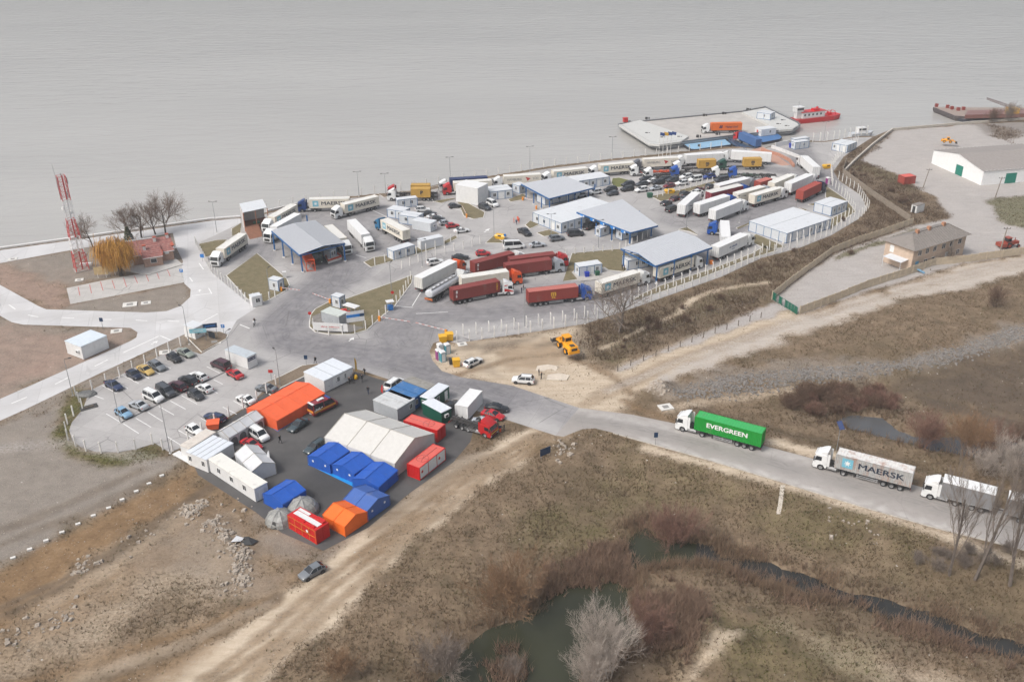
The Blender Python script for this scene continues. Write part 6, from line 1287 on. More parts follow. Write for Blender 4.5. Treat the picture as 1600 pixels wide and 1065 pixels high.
# ================================================================== FENCES, POLES, SIGNS
POSTM = mat('fence_post_white', S(236,233,228), .8, .08); WIRE = mat('fence_wire', (.42, .42, .42), .5, .05, metal=.4); WOOD = mat('grey_wood', S(120,108,96), .9, .2); GALV = mat('galvanised', S(168,170,172), .45, .08, metal=.3)
def along(pts, step):
    out = [Vector(pts[0])]; carry = step
    for a, b in zip(pts[:-1], pts[1:]):
        a, b = Vector(a), Vector(b); L_ = (b-a).length; t = carry
        while t <= L_: out.append(a.lerp(b, t/L_)); t += step
        carry = t-L_
    return out
def post_mesh(h, r, tilt):
    def mk():
        m = MB(); m.box(-r, r, -r, r, -.3, h)
        if tilt: m.loft([[(-r, -r, h), (r, -r, h), (r, r, h), (-r, r, h)], [(-r+tilt, -r, h+.45), (r*.6+tilt, -r, h+.45), (r*.6+tilt, r, h+.45), (-r+tilt, r, h+.45)]])
        return m.mesh('post')
    return cached(('post', h, r, tilt), mk)
def post_fence(label, px, step=3.0, h=2.3, r=.1, tilt=.0, m=None, wires=(.15, .8, 1.5, 2.15), ground=False, group=None, name='post_fence', wr=.008):
    pts = [P(*p) for p in px]; ps = along(pts, step)
    parts_ = [ps[i:i+90] for i in range(0, len(ps), 90)]
    o0 = ps[0].copy(); root = thing(name, label, 'fence', o0, 0, group); W_ = MB(); prev = None
    for i, p in enumerate(ps):
        z = float(hgt(np.array([p.x]), np.array([p.y]))[0]) if ground else 0.0
        nx = ps[min(i+1, len(ps)-1)]-ps[max(i-1, 0)]; q = Vector((p.x, p.y, z))-o0
        if i < 100: inst('post', post_mesh(h, r, tilt), m or POSTM, root, q, math.atan2(nx.y, nx.x)+math.pi/2)
        if prev is not None:
            for wz in wires: W_.bar(prev+Vector((0, 0, wz)), q+Vector((0, 0, wz)), wr)
        prev = q
    if wires: W_.build('wire', WIRE, root)
    return root
FG = 'white post fences'
post_fence('white post fence between the left road and the car park', [(119,618),(146,609),(196,585),(284,540)], 3.2, group=FG)
post_fence('white post fence curving round the low end of the car park', [(119,618),(130,640),(115,650),(106,662),(104,676),(107,688),(115,695),(136,705),(165,708),(184,707),(221,701),(239,694),(252,701),(266,708)], 3.0, group=FG)
post_fence('white post fence between the car park and the tent camp', [(270,704),(292,693),(342,659),(402,627),(432,601)], 3.4, group=FG)
post_fence('white post fence along the front of the entrance island', [(490,512),(494,519),(516,524),(538,522),(552,523),(572,515),(590,501),(604,490),(616,480),(630,461),(644,432)], 3.0, group=FG)
post_fence('white post fence from the entrance island to the yellow skip', [(628,420),(668,404),(700,395),(737,385),(757,378)], 3.0, group=FG)
post_fence('white post fence along the cabin strip south of the staff cars', [(586,415),(597,411),(608,409),(650,398),(692,385),(716,372)], 3.2, group=FG)
post_fence('white post fence on the west side of the terminal', [(306,381),(330,425),(360,450),(385,471),(415,473),(428,466),(437,459)], 2.2, group=FG)
post_fence('white post fence along the river bank behind the trucks', [(417,329),(470,317),(600,300),(700,285),(860,260),(960,248),(1060,238),(1130,231)], 4.4, group=FG, h=2.4)
post_fence('inner fence of tilted white posts on the south east side of the terminal', [(724,524),(800,515),(897,500),(950,485),(998,465),(1044,450),(1106,428),(1171,402),(1240,379),(1298,357),(1336,332),(1320,308),(1300,290),(1298,262),(1312,245),(1340,222)], 2.9, tilt=.25, group=FG)
post_fence('outer fence of white posts along the scrub slope', [(714,535),(800,524),(917,504),(981,483),(1066,453),(1128,431),(1190,402),(1250,386),(1300,365),(1345,340),(1357,326),(1340,300),(1310,280)], 2.8, group=FG, tilt=.2, wires=(.1,.4,.7,1.0,1.3,1.6,1.9,2.2), wr=.014)
post_fence('tall white posts on the shore behind the ferry guard cabins', [(1270,221.5),(1300,219),(1335,212),(1362,208)], 3.0, h=2.8, tilt=.3, group=FG)
post_fence('white post fence round the grass by the lettered brown container truck', [(884,399),(930,394),(962,392),(985,383),(1020,366)], 2.6, group=FG, h=1.9)
post_fence('white post fence along the divider beside the waiting cars', [(1027,309),(1046,303),(1090,291),(1118,283)], 2.6, group=FG, h=1.8)
post_fence('low wooden stake fence between the scrub and the pale lane', [(912,561),(1000,535),(1060,511),(1100,496),(1208,465)], 3.6, h=1.4, r=.06, m=WOOD, wires=(.6, 1.2), ground=True)
post_fence('low wooden stake fence between the pale lane and the dirt road', [(965,579),(1030,554),(1110,523),(1204,491)], 3.6, h=1.4, r=.06, m=WOOD, wires=(.6, 1.2), ground=True)
CFEN = mat('fence_panel_concrete', S(206,190,166), .85, .1, dirt=.25, dcol=(.33, .26, .19, 1)); CFEN2 = mat('fence_panel_grey', S(150,138,124), .9, .12, dirt=.4)
def wall_fence(label, px, h, step, m, nm='concrete_fence'):
    ps = along([P(*p) for p in px], step); o0 = ps[0].copy(); root = thing(nm, label, 'fence', o0); mb = MB(); rng = random.Random(3)
    for i, (a, b) in enumerate(zip(ps[:-1], ps[1:])):
        a, b = a-o0, b-o0; d = (b-a).normalized()*.09; hh = h*(1+.03*rng.uniform(-1, 1))
        for z0 in (0, .5): mb.bar(a+d+Vector((0, 0, hh*(z0+.24))), b-d+Vector((0, 0, hh*(z0+.24))), .08, hh*.47)
    mb.build('panel', m, root)
    for p in ps[:99]: inst('post', post_mesh(h+.1, .09, 0), m, root, p-o0)
    return root
wall_fence('pale concrete panel fence between the compound and the dirt road', [(1249,491),(1300,472),(1354,450),(1420,429),(1460,414),(1500,411),(1600,397),(1720,380)], 2.1, 2.5, CFEN)
wall_fence('stained concrete panel fence on the scrub side of the compound', [(1206,467),(1240,440),(1262,424),(1300,396),(1340,380),(1380,367),(1427,350)], 2.0, 2.5, CFEN)
wall_fence('old grey concrete fence crossing the scrub slope', [(1322,255),(1316,272),(1340,290),(1370,312),(1400,332),(1424,348)], 2.0, 2.5, CFEN2)
ribbon('yard_wall', [(1318,270),(1338,250),(1365,226),(1394,204),(1432,200.5),(1500,194.5),(1600,187.5),(1720,181)], .5, 0, .9, mat('yard_wall_concrete', S(198,190,178), .9, .12, dirt=.3), 'low pale concrete wall edging the big yard towards the river', 'wall')
gate = thing('field_gate', 'green metal gate with upright panels at the compound entrance', 'gate', P(1207,468)); GG = paint('gate_green', 16,104,84, dirt=.1); ga, gb = Vector((0,0,0)), P(1245,492)-P(1207,468); m_ = MB()
for z_ in (.2, 1.9): m_.bar(ga+V((0,0,z_)), gb+V((0,0,z_)), .08)
for i in range(9): m_.bar(ga.lerp(gb, i/8), ga.lerp(gb, i/8)+V((0,0,2)), .1)
m_.build('frame', GG, gate); m_ = MB()
for i in range(8):
    if i % 2 == 0 or i > 4: m_.bar(ga.lerp(gb, (i+.15)/8)+V((0,0,1.05)), ga.lerp(gb, (i+.85)/8)+V((0,0,1.05)), .03, 1.6)
m_.build('panel', GG, gate)
# ---- light poles
def pole_mesh(h):
    def mk():
        m = MB(); m.tube([(0, 0, 0), (0, 0, h)], .09, 6, 0, .05); m.box(-.2, .2, -.2, .2, 0, .12, 1); return m.mesh('pole')
    return cached(('pole', h), mk)
HEADM = MB().bar((0, 0, 0), (.9, 0, .12), .06).box(.7, 1.3, -.14, .14, .05, .17).mesh('lamp_head')
def lamp(label, px, h, heads=(0,), group='tall grey lamp posts'):
    root = thing('lamp_post', label, 'lamp post', P(*px), 0, group); inst('pole', pole_mesh(h), [GALV, CONC], root)
    for a in heads: inst('lamp_head', HEADM, STEELD, root, (0, 0, h), a)
for lab, px, h, hd in [('lamp post at the road end of the car park fence',(114,618),8,(.5,)),('lamp post in the car park beside the light blue car',(188,660),9,(.5,3.6)),('lamp post at the bottom fence of the car park',(266,708),10.5,(.8,)),('lamp post beside the white cabin behind the sign boards',(296,538),9,(2.6,)),
 ('lamp post at the back of the dark signed office cabin',(361,572),8,(1,)),('lamp post on the soil verge above the orange tent',(438,603),8,(2.2,)),('lamp post on the promenade left of the ramp shed',(339,363),9,(.3,2.8)),('lamp post on the river bank behind the turning truck',(561,307),8,(.2,3.3)),
 ('lamp post on the bank near the ochre container',(603,305),7,(.2,3.3)),('lamp post on the river bank by the navy container',(704,288),9,(.2,3.3)),('lamp post behind the upper canopy',(828,270),9,(.2,3.3)),('lamp post next to the yellow skip',(772,370),8.5,(.2,3.3)),
 ('lamp post on the bank left of the flagpoles',(956,249),8,(.2,3.3)),('lamp post in front of the lettered brown container truck',(820,511),9,(1.5,)),('lamp post at the fence left of the bare tree',(914,506),6.5,(1.5,)),('lamp post by the jackknifed truck',(1072,359),7,(.2,)),
 ('lamp post on the kerb in front of the eastern lot',(1155,348),8,(.2,3.3)),('lamp post on the shore by the ferry guard cabins',(1287,220),7,(.2,3.3)),('lamp post on the grass triangle west of the gatehouse',(422,462),7,(1.2,)),('lamp post on the entrance island grass',(612,459),8,(1.2,)),
 ('lamp post beside the car lane south of the middle canopy',(935,388),8,(.2,3.3)),('lamp post in the cabin strip south of the teal cab truck',(660,417),7.5,(.2,3.3)),('lamp post beside the grey sedan in the staff lane',(861,372),7,(.2,3.3))]: lamp(lab, px, h, hd)
for i, (x, y) in enumerate(((1029,247.5),(1035,247),(1041,246.5),(1047,246))):
    r_ = thing('flagpole', 'white flagpole on the river bank by the car queue', 'flagpole', P(x, y), 0, 'flagpoles on the river bank'); MB().tube([(0,0,0),(0,0,9.5)], .09, 6, 0, .06).build('pole', POSTM, r_); m_ = MB().add([(0,0,8.2),(1.6,.1,7.9),(1.7,.0,9.0),(0,0,9.4)], [(0,1,2,3)]); m_.build('flag', (INKB, INKY, INKB, INKB)[i], r_)
def upole(label, px, h, lean=0):
    r_ = thing('utility_pole', label, 'utility pole', G(*px), 0); MB().tube([(0,0,-.3),(lean,0,h)], .19, 8, 0, .13).build('pole', mat('pole_concrete', S(150,142,132), .9, .12), r_); m_ = MB().bar((lean-.9,0,h-.4),(lean+.9,0,h-.4),.1)
    for x in (-.8, 0, .8): m_.cyl((lean+x,0,h-.2),(0,0,1),.07,.25,6)
    m_.build('crossarm', STEELD, r_)
upole('concrete utility pole at the corner of the green patch by the warehouse', (1554,311), 7, .8); upole('utility pole beside the red tractor', (1560,400), 8, .6); upole('leaning utility pole by the faded red container', (1441.6,294.5), 6.5, 1.0); upole('pole in front of the ochre office block', (1484,407), 6, -.3)
# ---- signs, barriers, boards
def post_sign(label, px, h, w_, hh, m, two=False, rz=0, text=None, tm=None, ts=.4, cat='sign', shape='box', z=0):
    r_ = thing('road_sign', label, cat, P(*px, z), rz); m_ = MB()
    for x in ((-w_*.4, w_*.4) if two else (0,)): m_.tube([(x,.05,0),(x,.05,h)], .05, 6)
    m_.build('post', GALV, r_); m_ = MB()
    if shape == 'disc': m_.cyl((0,0,h-hh/2),(0,1,0),hh/2,.04,18)
    else: m_.box(-w_/2, w_/2, -.02, .02, h-hh, h)
    p_ = m_.build('panel', m, r_)
    if isinstance(text, int): decal(p_, print_marks(text, text), tm, 0, h-hh/2, 0, -1, ts, name='print_marks', out=.03)
    elif text: decal(p_, text_mesh(text, 1, .02), tm or INKW, 0, h-hh/2, 0, -1, ts, out=.03)
    return r_
SB = paint('sign_plate_blue', 36,126,206, dirt=.03); SBL = paint('sign_plate_light', 150,206,220, dirt=.03); SDK = paint('sign_plate_navy', 30,62,96, dirt=.03)
post_sign('blue parking sign at the corner of the house parking', (285,434), 2.4, .85, .85, SB, text='P', ts=.7); post_sign('blue parking sign by the entrance of the car park', (350,522), 2.4, .8, .8, SB, text='P', ts=.65)
post_sign('light blue board with dark panel in front of the white cabin', (312,534), 3.2, 3.6, 1.0, SBL, True, R(8), 11, WHITE, .26); post_sign('navy board next to the light blue board at the car park entrance', (331,527), 3.4, 3.0, 1.1, SDK, True, R(14), 8, SB, .4); post_sign('dark banner slung below the navy board', (332,531), 2.0, 1.8, 1.4, paint('banner_dark', 46,54,64), True, R(-25))
bb_ = post_sign('white billboard with a blue band on the entrance island', (557,515), 4.6, 4.0, 2.6, WHITE, True, R(18))
bl = post_sign('long white banner with small red print at the tip of the entrance island', (517,521), 2.6, 8.0, 1.9, WHITE, True, R(-8), 18, INKR, .3)
MB().box(-1.97,1.0,-.045,-.025,3.15,3.85).box(1.0,1.97,-.046,-.025,3.15,3.85,1).build('blue_band', [SB, SDK], [c for c in bb_.children if c.name.startswith('panel')][0]); decal([c for c in bl.children if c.name.startswith('panel')][0], print_marks(14, 9), INKG, .3, 1.2, 0, -1, .22, name='print_marks', out=.03)
post_sign('red and white round sign left of the banner', (486,508), 3.4, .8, .8, INKR, shape='disc'); post_sign('stop sign on the fence by the striped barrier', (614,470), 2.6, .8, .8, INKR, shape='disc'); post_sign('blue round sign by the yellow skip', (789,377), 2.2, .8, .8, SB, shape='disc')
post_sign('blue plate on the western terminal fence', (317,409), 2.2, 1.0, 1.0, SB); post_sign('black plate on a pole at the edge of the left road', (161,514), 2.8, .8, .9, SDK); post_sign('small dark sign at the kerb beside the person with a backpack', (479,571), 2.4, .7, .9, SDK); post_sign('red sign on a post on the soil verge beside the lamp post', (425,598), 3.0, .9, .7, INKR)
post_sign('dark board on two legs by the dirt road bend', (852,716), 2.2, 2.2, 1.4, SDK, True, R(35)); post_sign('small dark sign on the lower edge of the access road', (1024,695), 2.6, .7, 1.0, SDK)
def barrier(label, px, to, rise=.0):
    a, b = P(*px), P(*to); d = b-a; r_ = thing('barrier', label, 'barrier', a, math.atan2(d.y, d.x)); L_ = d.length; MB().box(-.25, .25, -.2, .2, 0, 1.15).build('housing', paint('barrier_orange', 240,150,40), r_)
    m_ = MB(); n = 10
    for i in range(n): m_.bar((L_*i/n, 0, 1.0+rise*i/n), (L_*(i+1)/n, 0, 1.0+rise*(i+1)/n), .09, .12, i % 2)
    m_.build('arm', [WHITE, paint('arm_pale_red', 214,150,140)], r_)
for a in (('lowered barrier by the western gatehouse',(440,455),(469,459)),('lowered barrier by the island gatehouse',(516,474),(489,464)),('striped barrier across the lot entrance, left half',(593,501),(641,508.5)),('striped barrier across the lot entrance, right half',(697,522),(650,510)),('raised barrier at the upper canopy lane',(817,313),(832,318)),('barrier beside the middle canopy entry',(838,327),(846,321)),('barrier at the striped kerb by the white hall',(729,340),(722,326))): barrier(*a)
# ---- small objects
def tagb(mb, name, m, label, cat, px, rz=0, group=None, smooth=False, z=0):
    o = mb.build(name, m, None, smooth); o.location = P(*px, z); o.rotation_euler = (0, 0, rz); return tag(o, label, cat, group)
def toilet(label, px, m, rz):
    r_ = thing('portable_toilet', label, 'portable toilet', P(*px), rz, 'portable toilets'); MB().box(-.55,.55,-.55,.55,0,2.1).build('body', m, r_); MB().xprism([(-.6,2.1),(.6,2.1),(.45,2.35),(-.45,2.35)], -.6, .6).build('roof', WHITE, r_); MB().box(-.4,.4,-.58,-.552,.1,1.95).build('door', WHITE, r_)
TEAL = paint('toilet_teal', 70,150,166); PUR = paint('toilet_purple', 150,52,128)
toilet('teal and white toilet cabin furthest from the road at the dirt lot corner', (699,552), TEAL, .5); toilet('white toilet cabin beside the teal one near the yellow bins', (688,552), WHITE, .5); toilet('purple toilet cabin at the dirt lot kerb', (686,561), PUR, .5); toilet('teal toilet cabin closest to the dirt lot kerb', (692,564), TEAL, .5); toilet('purple toilet cabin standing inside the eastern fence', (1293,288), PUR, .3)
def bin_(label, px, m, w_=1.2, h=1.4, rz=.2, nm='waste_bin', grp=None):
    r_ = thing(nm, label, 'bin', P(*px), rz, grp); MB().loft([[(-w_*.42,-w_*.38,.1),(w_*.42,-w_*.38,.1),(w_*.42,w_*.38,.1),(-w_*.42,w_*.38,.1)],[(-w_/2,-w_*.45,h),(w_/2,-w_*.45,h),(w_/2,w_*.45,h),(-w_/2,w_*.45,h)]]).build('body', m, r_); MB().box(-w_*.53,w_*.53,-w_*.48,w_*.48,h,h+.12).build('lid', m, r_)
YB = paint('bin_yellow', 240,184,40, dirt=.05); GB = paint('bin_green', 34,92,66); BB = paint('bin_blue', 30,60,180); RB = paint('bin_red', 200,40,40); DB = paint('bin_dark', 60,64,72)
for lab, px, m, w_, h in [('yellow bin at the left of the pair by the end of the outer fence',(692,534),YB,1.7,1.5),('yellow bin at the right of the pair by the end of the outer fence',(702,531),YB,1.7,1.6),('yellow bin on the dirt beside the white estate car',(713,572),YB,1.5,1.6),('dark bin touching the yellow bin on the dirt',(705,569),DB,.9,1.3),
 ('blue barrel in front of the blue edged cabin',(917,432.5),BB,1.1,1.2),('green bin by the door of the blue edged cabin',(933,430.5),GB,1.1,1.1),('green skip beside the brown ramp shed',(402,355),GB,1.8,1.5),('green bin under the trees of the divider',(1015,308.5),GB,1.6,1.3),('blue barrel at the end of the ferry guard cabin',(1236,231),BB,1.4,1.6),
 ('left red bin under the island shelter',(538,493),RB,1.3,1.4),('middle red bin under the island shelter',(543,497),RB,1.3,1.4),('right red bin under the island shelter',(548,501),RB,1.3,1.4),('orange traffic drum beside the inspection canopy',(1111,413),paint('drum_orange', 240,130,30),.8,1.0),('white bin next to the western gatehouse',(445,434),WHITE,.9,1.6),('orange skip behind the rusty cabin of the camp',(334,668),TO2,2.2,1.2)]: bin_(lab, px, m, w_, h)
def skip(label, px, rz):
    r_ = thing('yellow_skip', label, 'skip', P(*px), rz); MB().loft([[(-1.2,-.7,.1),(1.2,-.7,.1),(1.2,.7,.1),(-1.2,.7,.1)],[(-1.6,-.85,1.0),(1.6,-.85,1.0),(1.6,.85,1.0),(-1.6,.85,1.0)],[(-1.3,-.6,1.35),(1.3,-.6,1.35),(1.3,.6,1.35),(-1.3,.6,1.35)]]).build('body', YB, r_); MB().box(-.5,.5,-.87,-.6,1.0,1.3).build('hatch', STEELD, r_)
skip('yellow grit container on the little grass triangle', (782,373), -.4); skip('yellow grit container by the divider posts', (1046,302), .2); skip('yellow grit container by the eastern fence lane', (1292,263), .2)
shl = thing('bin_shelter', 'open white roofed shelter over the red bins on the entrance island', 'shelter', P(550,491), R(-33)); MB().box(-1.9,1.9,-.9,.9,2.2,2.32).build('roof', WHITE, shl); m_ = MB()
for x in (-1.8,-.6,.6,1.8):
    for y in (-.8,.8): m_.box(x-.05,x+.05,y-.05,y+.05,0,2.2)
m_.build('post', GALV, shl)
bth = thing('guard_stand', 'white topped guard stand with blue front beside the island fence', 'guard stand', P(610,484), .4); MB().box(-.6,.6,-.5,.5,.1,1.3).build('body', SB, bth); MB().box(-.9,.9,-.8,.8,2.2,2.3).build('roof', WHITE, bth); m_ = MB()
for x in (-.7,.7):
    for y in (-.6,.6): m_.box(x-.04,x+.04,y-.04,y+.04,0,2.2)
m_.build('post', GALV, bth)
def ffl(label, px, m, h, rz): 
    r_ = thing('feather_flag', label, 'flag', P(*px), rz); MB().tube([(0,0,0),(0,0,h)], .03, 5).build('pole', STEELG, r_); n = 8; a = [(0,0,h*.25+h*.75*i/n) for i in range(n+1)]; b = [(.75*math.sin(math.pi*min(1, (1-i/n)*1.3+.0)**.7*.5)+.02, .05*math.sin(i), h*.25+h*.75*i/n) for i in range(n+1)]; MB().add(a+b, [(i,i+1,n+2+i,n+1+i) for i in range(n)]).build('banner', m, r_)
ffl('white feather flag by the gabled white tent', (424,731), TWC, 3.6, 2.6); ffl('red feather flag beside the grey white cabins', (599,619), INKR, 2.6, 2.2); ffl('yellow feather flag at the end of the three white cabins', (556,588), YB, 4.4, 1.2)
tagb(MB().sphere((0,0,.45),.45,.45,.6,12,6), 'marker_balloon', YB, 'yellow inflatable base at the door of the three white cabins', 'inflatable', (556,592), 0, None, True)
tagb(MB().box(-2.6,2.6,-.7,.7,.3,.42).box(-2.5,-2.3,-.6,.6,0,.3).box(2.3,2.5,-.6,.6,0,.3), 'white_board', WHITE, 'white ramp panel lying at the western corner of the camp', 'ramp', (289,717), R(-38))
for i, (x, y) in enumerate(((20.5,872),(46.5,858.5),(72,845),(97,832),(122,819),(146,806),(170,794),(191,781),(213,768),(233,756),(253,743.5))): tagb(MB().box(-.36,.36,-.24,.24,-.1,.24), 'concrete_block', CONC, 'pale concrete block in the line dividing gravel from brown soil', 'block', (x, y), .5, 'blocks dividing gravel and soil')
for lab, px, s in (('square manhole slab on the gravel by the house parking, the larger of two', (203,476), 1.6),('small manhole frame right of the large slab', (228,473.5), 1.1),('manhole frame on the gravel below the willow', (124,437.5), 1.0),('manhole frame on the reddish wedge by the white container', (182,517.5), 1.2),('manhole frame on the strip beside the post fence', (258,611.5-61), 1.2),('slab on the soil at the car park entrance', (335,534.5), 1.4),('manhole slab on the shoulder by the green container truck', (1040,636), 1.3),('manhole slab by the fence near the yellow bins', (722,538), 1.0),('concrete slab in the middle of the dirt lot', (855,575), 0),('round concrete slab in the dirt lot', (872,589), 0),('manhole frame at the left edge by the promenade', (20,405), 1.1)):
    if s == 0: tagb(MB().prism([(-2.4,-1.2),(1.6,-1.5),(2.4,.6),(.2,1.5),(-2,.9)], -.3, .12), 'slab', mat('slab_pale', S(214,202,186), .9, .1), lab, 'slab', px)
    else: tagb(MB().box(-s,s,-s*.8,s*.8,-.2,.14).box(-s*.45,s*.45,-s*.4,s*.4,.14,.17,1), 'manhole', [CONC, mat('manhole_lid', S(150,148,144), .8, .1)], lab, 'manhole', px, .3)
spn = thing('solar_light', 'solar panel light on a thin pole by the rusty container truck', 'solar light', G(1307,703), .3); MB().tube([(0,0,0),(0,0,5)], .06, 6).build('pole', GALV, spn); m_ = MB(); m_.M = Matrix.Translation((0,0,5.1)) @ Matrix.Rotation(R(40),4,'X'); m_.box(-.5,.5,-.8,.8,-.03,.03); m_.build('solar_panel', mat('solar_cells', (.05,.07,.16), .2, .1), spn); MB().bar((0,0,4.2),(1.2,0,4.1),.06).build('lamp_arm', WHITE, spn)
SLABG = mat('footing_grey', S(160,154,146), .9, .1)
twp = thing('lattice_mast', 'red and white lattice radio mast beside the willow', 'mast', P(128,421), .6); RW = [paint('mast_red', 206,64,62, dirt=.05), paint('mast_white', 240,240,240, dirt=.05)]; Hm = 25.0; m_ = MB()
def wq(z): return 1.55*(1-z/Hm)+.62*(z/Hm) if z < 12 else .95
levels = [i*1.25 for i in range(21)]; band = lambda z: 0 if (z < 5 or 9 < z < 14 or z > 18.5) else 1
for z0, z1 in zip(levels[:-1], levels[1:]):
    c = lambda z: [Vector((wq(z)*sx, wq(z)*sy, z)) for sx, sy in ((-1,-1),(1,-1),(1,1),(-1,1))]; A, B = c(z0), c(z1); k_ = band((z0+z1)/2)
    for i in range(4): j = (i+1) % 4; m_.bar(A[i], B[i], .12, None, k_); m_.bar(A[i], B[j], .05, None, k_); m_.bar(A[j], B[i], .05, None, k_); m_.bar(B[i], B[j], .06, None, k_)
    m_.bar((.25,.1,z0),(.25,.1,z1),.3,.12,k_)
m_.build('lattice', RW, twp); m_ = MB().tube([(0,0,Hm),(0,0,Hm+.6)], .1, 6)
for a, z_ in ((0,23.5),(1.2,22),(2.4,24),(3.8,23),(5,20.5)): p_ = Vector((1.25*math.cos(a),1.25*math.sin(a),z_)); m_.bar(p_-V((0,0,.8)), p_+V((0,0,.8)), .18)
m_.tube([(-1.1,.5,22),(-1.3,.5,28)], .04, 5).tube([(-1.2,-.3,19),(-1.3,-.3,25)], .05, 5); m_.build('antenna', STEELG, twp); m_ = MB().cyl((-1.3,-.9,17),(1,.3,0),.45,.3,12).cyl((1.6,-.8,4),(0,1,.0),.4,.25,12).cyl((.9,1.2,15),(0,1,.3),.35,.3,12); m_.build('dish', WHITE, twp)
tagb(MB().prism([(-1.9,-1.9),(1.9,-1.9),(1.9,1.9),(-1.9,1.9)], -.2, .15), 'mast_foundation', SLABG, 'square concrete footing under the lattice mast', 'footing', (128,421), .6)
for lab, px in (('weathered board on two posts under the willow, left one', (160,434)), ('weathered board on two posts under the willow, right one', (174,430))):
    r_ = thing('notice_board', lab, 'notice board', P(*px), .15); m_ = MB()
    for x in (-1.0,1.0): m_.tube([(x,0,0),(x,0,1.5)], .06, 5)
    m_.build('post', POSTM, r_); MB().box(-1.7,1.7,-.04,.04,.9,3.0).build('panel', mat('board_straw', S(196,172,130), .8, .15), r_)
tagb(MB().box(-1.6,1.6,-.4,.4,0,.6), 'bench_block', WHITE, 'white block beside the foot of the lattice mast', 'block', (135,414), .1)
# ================================================================== BOATS
def bmat(k, r, g, b, **kw): return paint('boat_'+k, r, g, b, **kw)
RL = 'railing'
def hull(root, px, zd, m, deckm, zb=-4.2, inset=1.0, deckname='deck', z=None):
    q = [P(*c, zd)-root.location for c in px]; q = [Vector((v.x, v.y, 0)) for v in q]; c = sum(q, Vector())/len(q); zz = root.location.z
    lo = [c+(v-c)*(1-inset/ max(2, (v-c).length)) for v in q]
    mb = MB(); mb.loft([[(v.x, v.y, zb-zz) for v in lo], [(v.x, v.y, zd-.9-zz) for v in q], [(v.x, v.y, zd-zz) for v in q]]); mb.build('hull', m, root)
    mb = MB(); mb.prism([tuple((c+(v-c)*.985).xy) for v in q], zd-zz+.0, zd-zz+.03); mb.build(deckname, deckm, root)
    r = MB()
    for a, b in zip(q, q[1:]+q[:1]):
        for p in along([a, b], 2.5): r.box(p.x-.03, p.x+.03, p.y-.03, p.y+.03, zd-zz, zd-zz+1.0)
        r.bar(a+V((0,0,zd-zz+1.0)), b+V((0,0,zd-zz+1.0)), .04); r.bar(a+V((0,0,zd-zz+.5)), b+V((0,0,zd-zz+.5)), .03)
    return q, r
FDK = mat('ferry_deck', S(190,185,179), .85, .1, sc=.3, dirt=.35, dcol=(.33, .31, .32, 1)); FGR = mat('ferry_grey', S(198,202,206), .6, .06, dirt=.2); FPL = mat('ferry_platform', S(206,206,202), .7, .06, dirt=.15)
fb = thing('ferry_barge', 'wide flat grey ferry barge moored at the landing', 'barge', Vector((*P(1110,198,-1.4).xy, -1.4))); qd, rl = hull(fb, [(966,195.5),(1015,225),(1030,227),(1150,212),(1240,203),(1250,196),(1246,192),(1196,168),(1160,175),(985,192)], -1.4, FGR, FDK, inset=3); rl.build(RL, GALV, fb); m_ = MB()
for a, b in zip(qd, qd[1:]+qd[:1]): m_.bar(a+V((0,0,.25)), b+V((0,0,.25)), .45, .5); m_.bar(a+V((0,0,-.6)), b+V((0,0,-.6)), .2, .3)
m_.build('bulwark', bmat('bulwark_grey', 118,120,124, dirt=.35), fb)
def deckbox(root, px, z0, z1, m, name):
    q = [P(*c, z1)-root.location for c in px]; zz = root.location.z; MB().prism([tuple(v.xy) for v in q], z0-zz, z1-zz).build(name, m, root)
deckbox(fb, [(967,195),(1014,224.3),(1030,226),(1064,221),(1076,213),(1000,187.5)], -1.4, -.6, FPL, 'platform'); deckbox(fb, [(1160,175),(1218,203),(1238,201.5),(1248,195.5),(1245,192),(1196,168.8)], -1.4, -.6, FPL, 'platform')
m_ = MB()
for px in ((980,191),(1010,210),(1034,217),(1040,214),(1060,216),(1010,186),(1100,181),(1130,178),(1090,214),(1120,210),(1215,196),(1222,190),(1168,172),(1228,199)):
    c = P(*px, -1.2)-fb.location; m_.box(c.x-.5,c.x+.5,c.y-.35,c.y+.35,0,1.0,0); m_.cyl((c.x+1.1,c.y,.5),(0,0,1),.25,.9,8,0)
m_.build('bollard', STEELD, fb)
cabin('little white cabin with blue edging on the ferry platform', (1189.4,181.8), (1203,188), (1210,184.6), 2.6, trim=BT, z=-.58, items=(('L',.45,'w',.7),('R',.5,'w',.7)), group=CG2)
cb = tagb(MB().box(-.9,.9,-.7,.7,0,1.6).box(-1,1,-.8,.8,1.6,1.75), 'winch_house', [INKR, WHITE], 'red winch housing at the far corner of the ferry', 'winch', (977,190.5), .3, z=-.6)
bp = thing('pontoon', 'light blue decked pontoon beside the ferry', 'pontoon', Vector((*P(1103,221,-2.3).xy, -2.3))); qd, rl = hull(bp, [(1061,221.5),(1080,233),(1086,233.5),(1143,226),(1128,213)], -2.3, bmat('hull_dark', 52,52,60), mat('deck_lightblue', S(146,186,214), .7, .08, dirt=.25)); m_ = MB()
for px in ((1070,219),(1084,219),(1092,229),(1110,217),(1126,218)): c = P(*px,-2.3)-bp.location; m_.box(c.x-.4,c.x+.4,c.y-.3,c.y+.3,0,.8)
m_.build('bollard', STEELD, bp); m_ = MB()
for a, b in zip(qd, qd[1:]+qd[:1]): m_.bar(a+V((0,0,-.35)), b+V((0,0,-.35)), .3, .8)
m_.build('fender_strip', bmat('hull_dark', 52,52,60), bp)
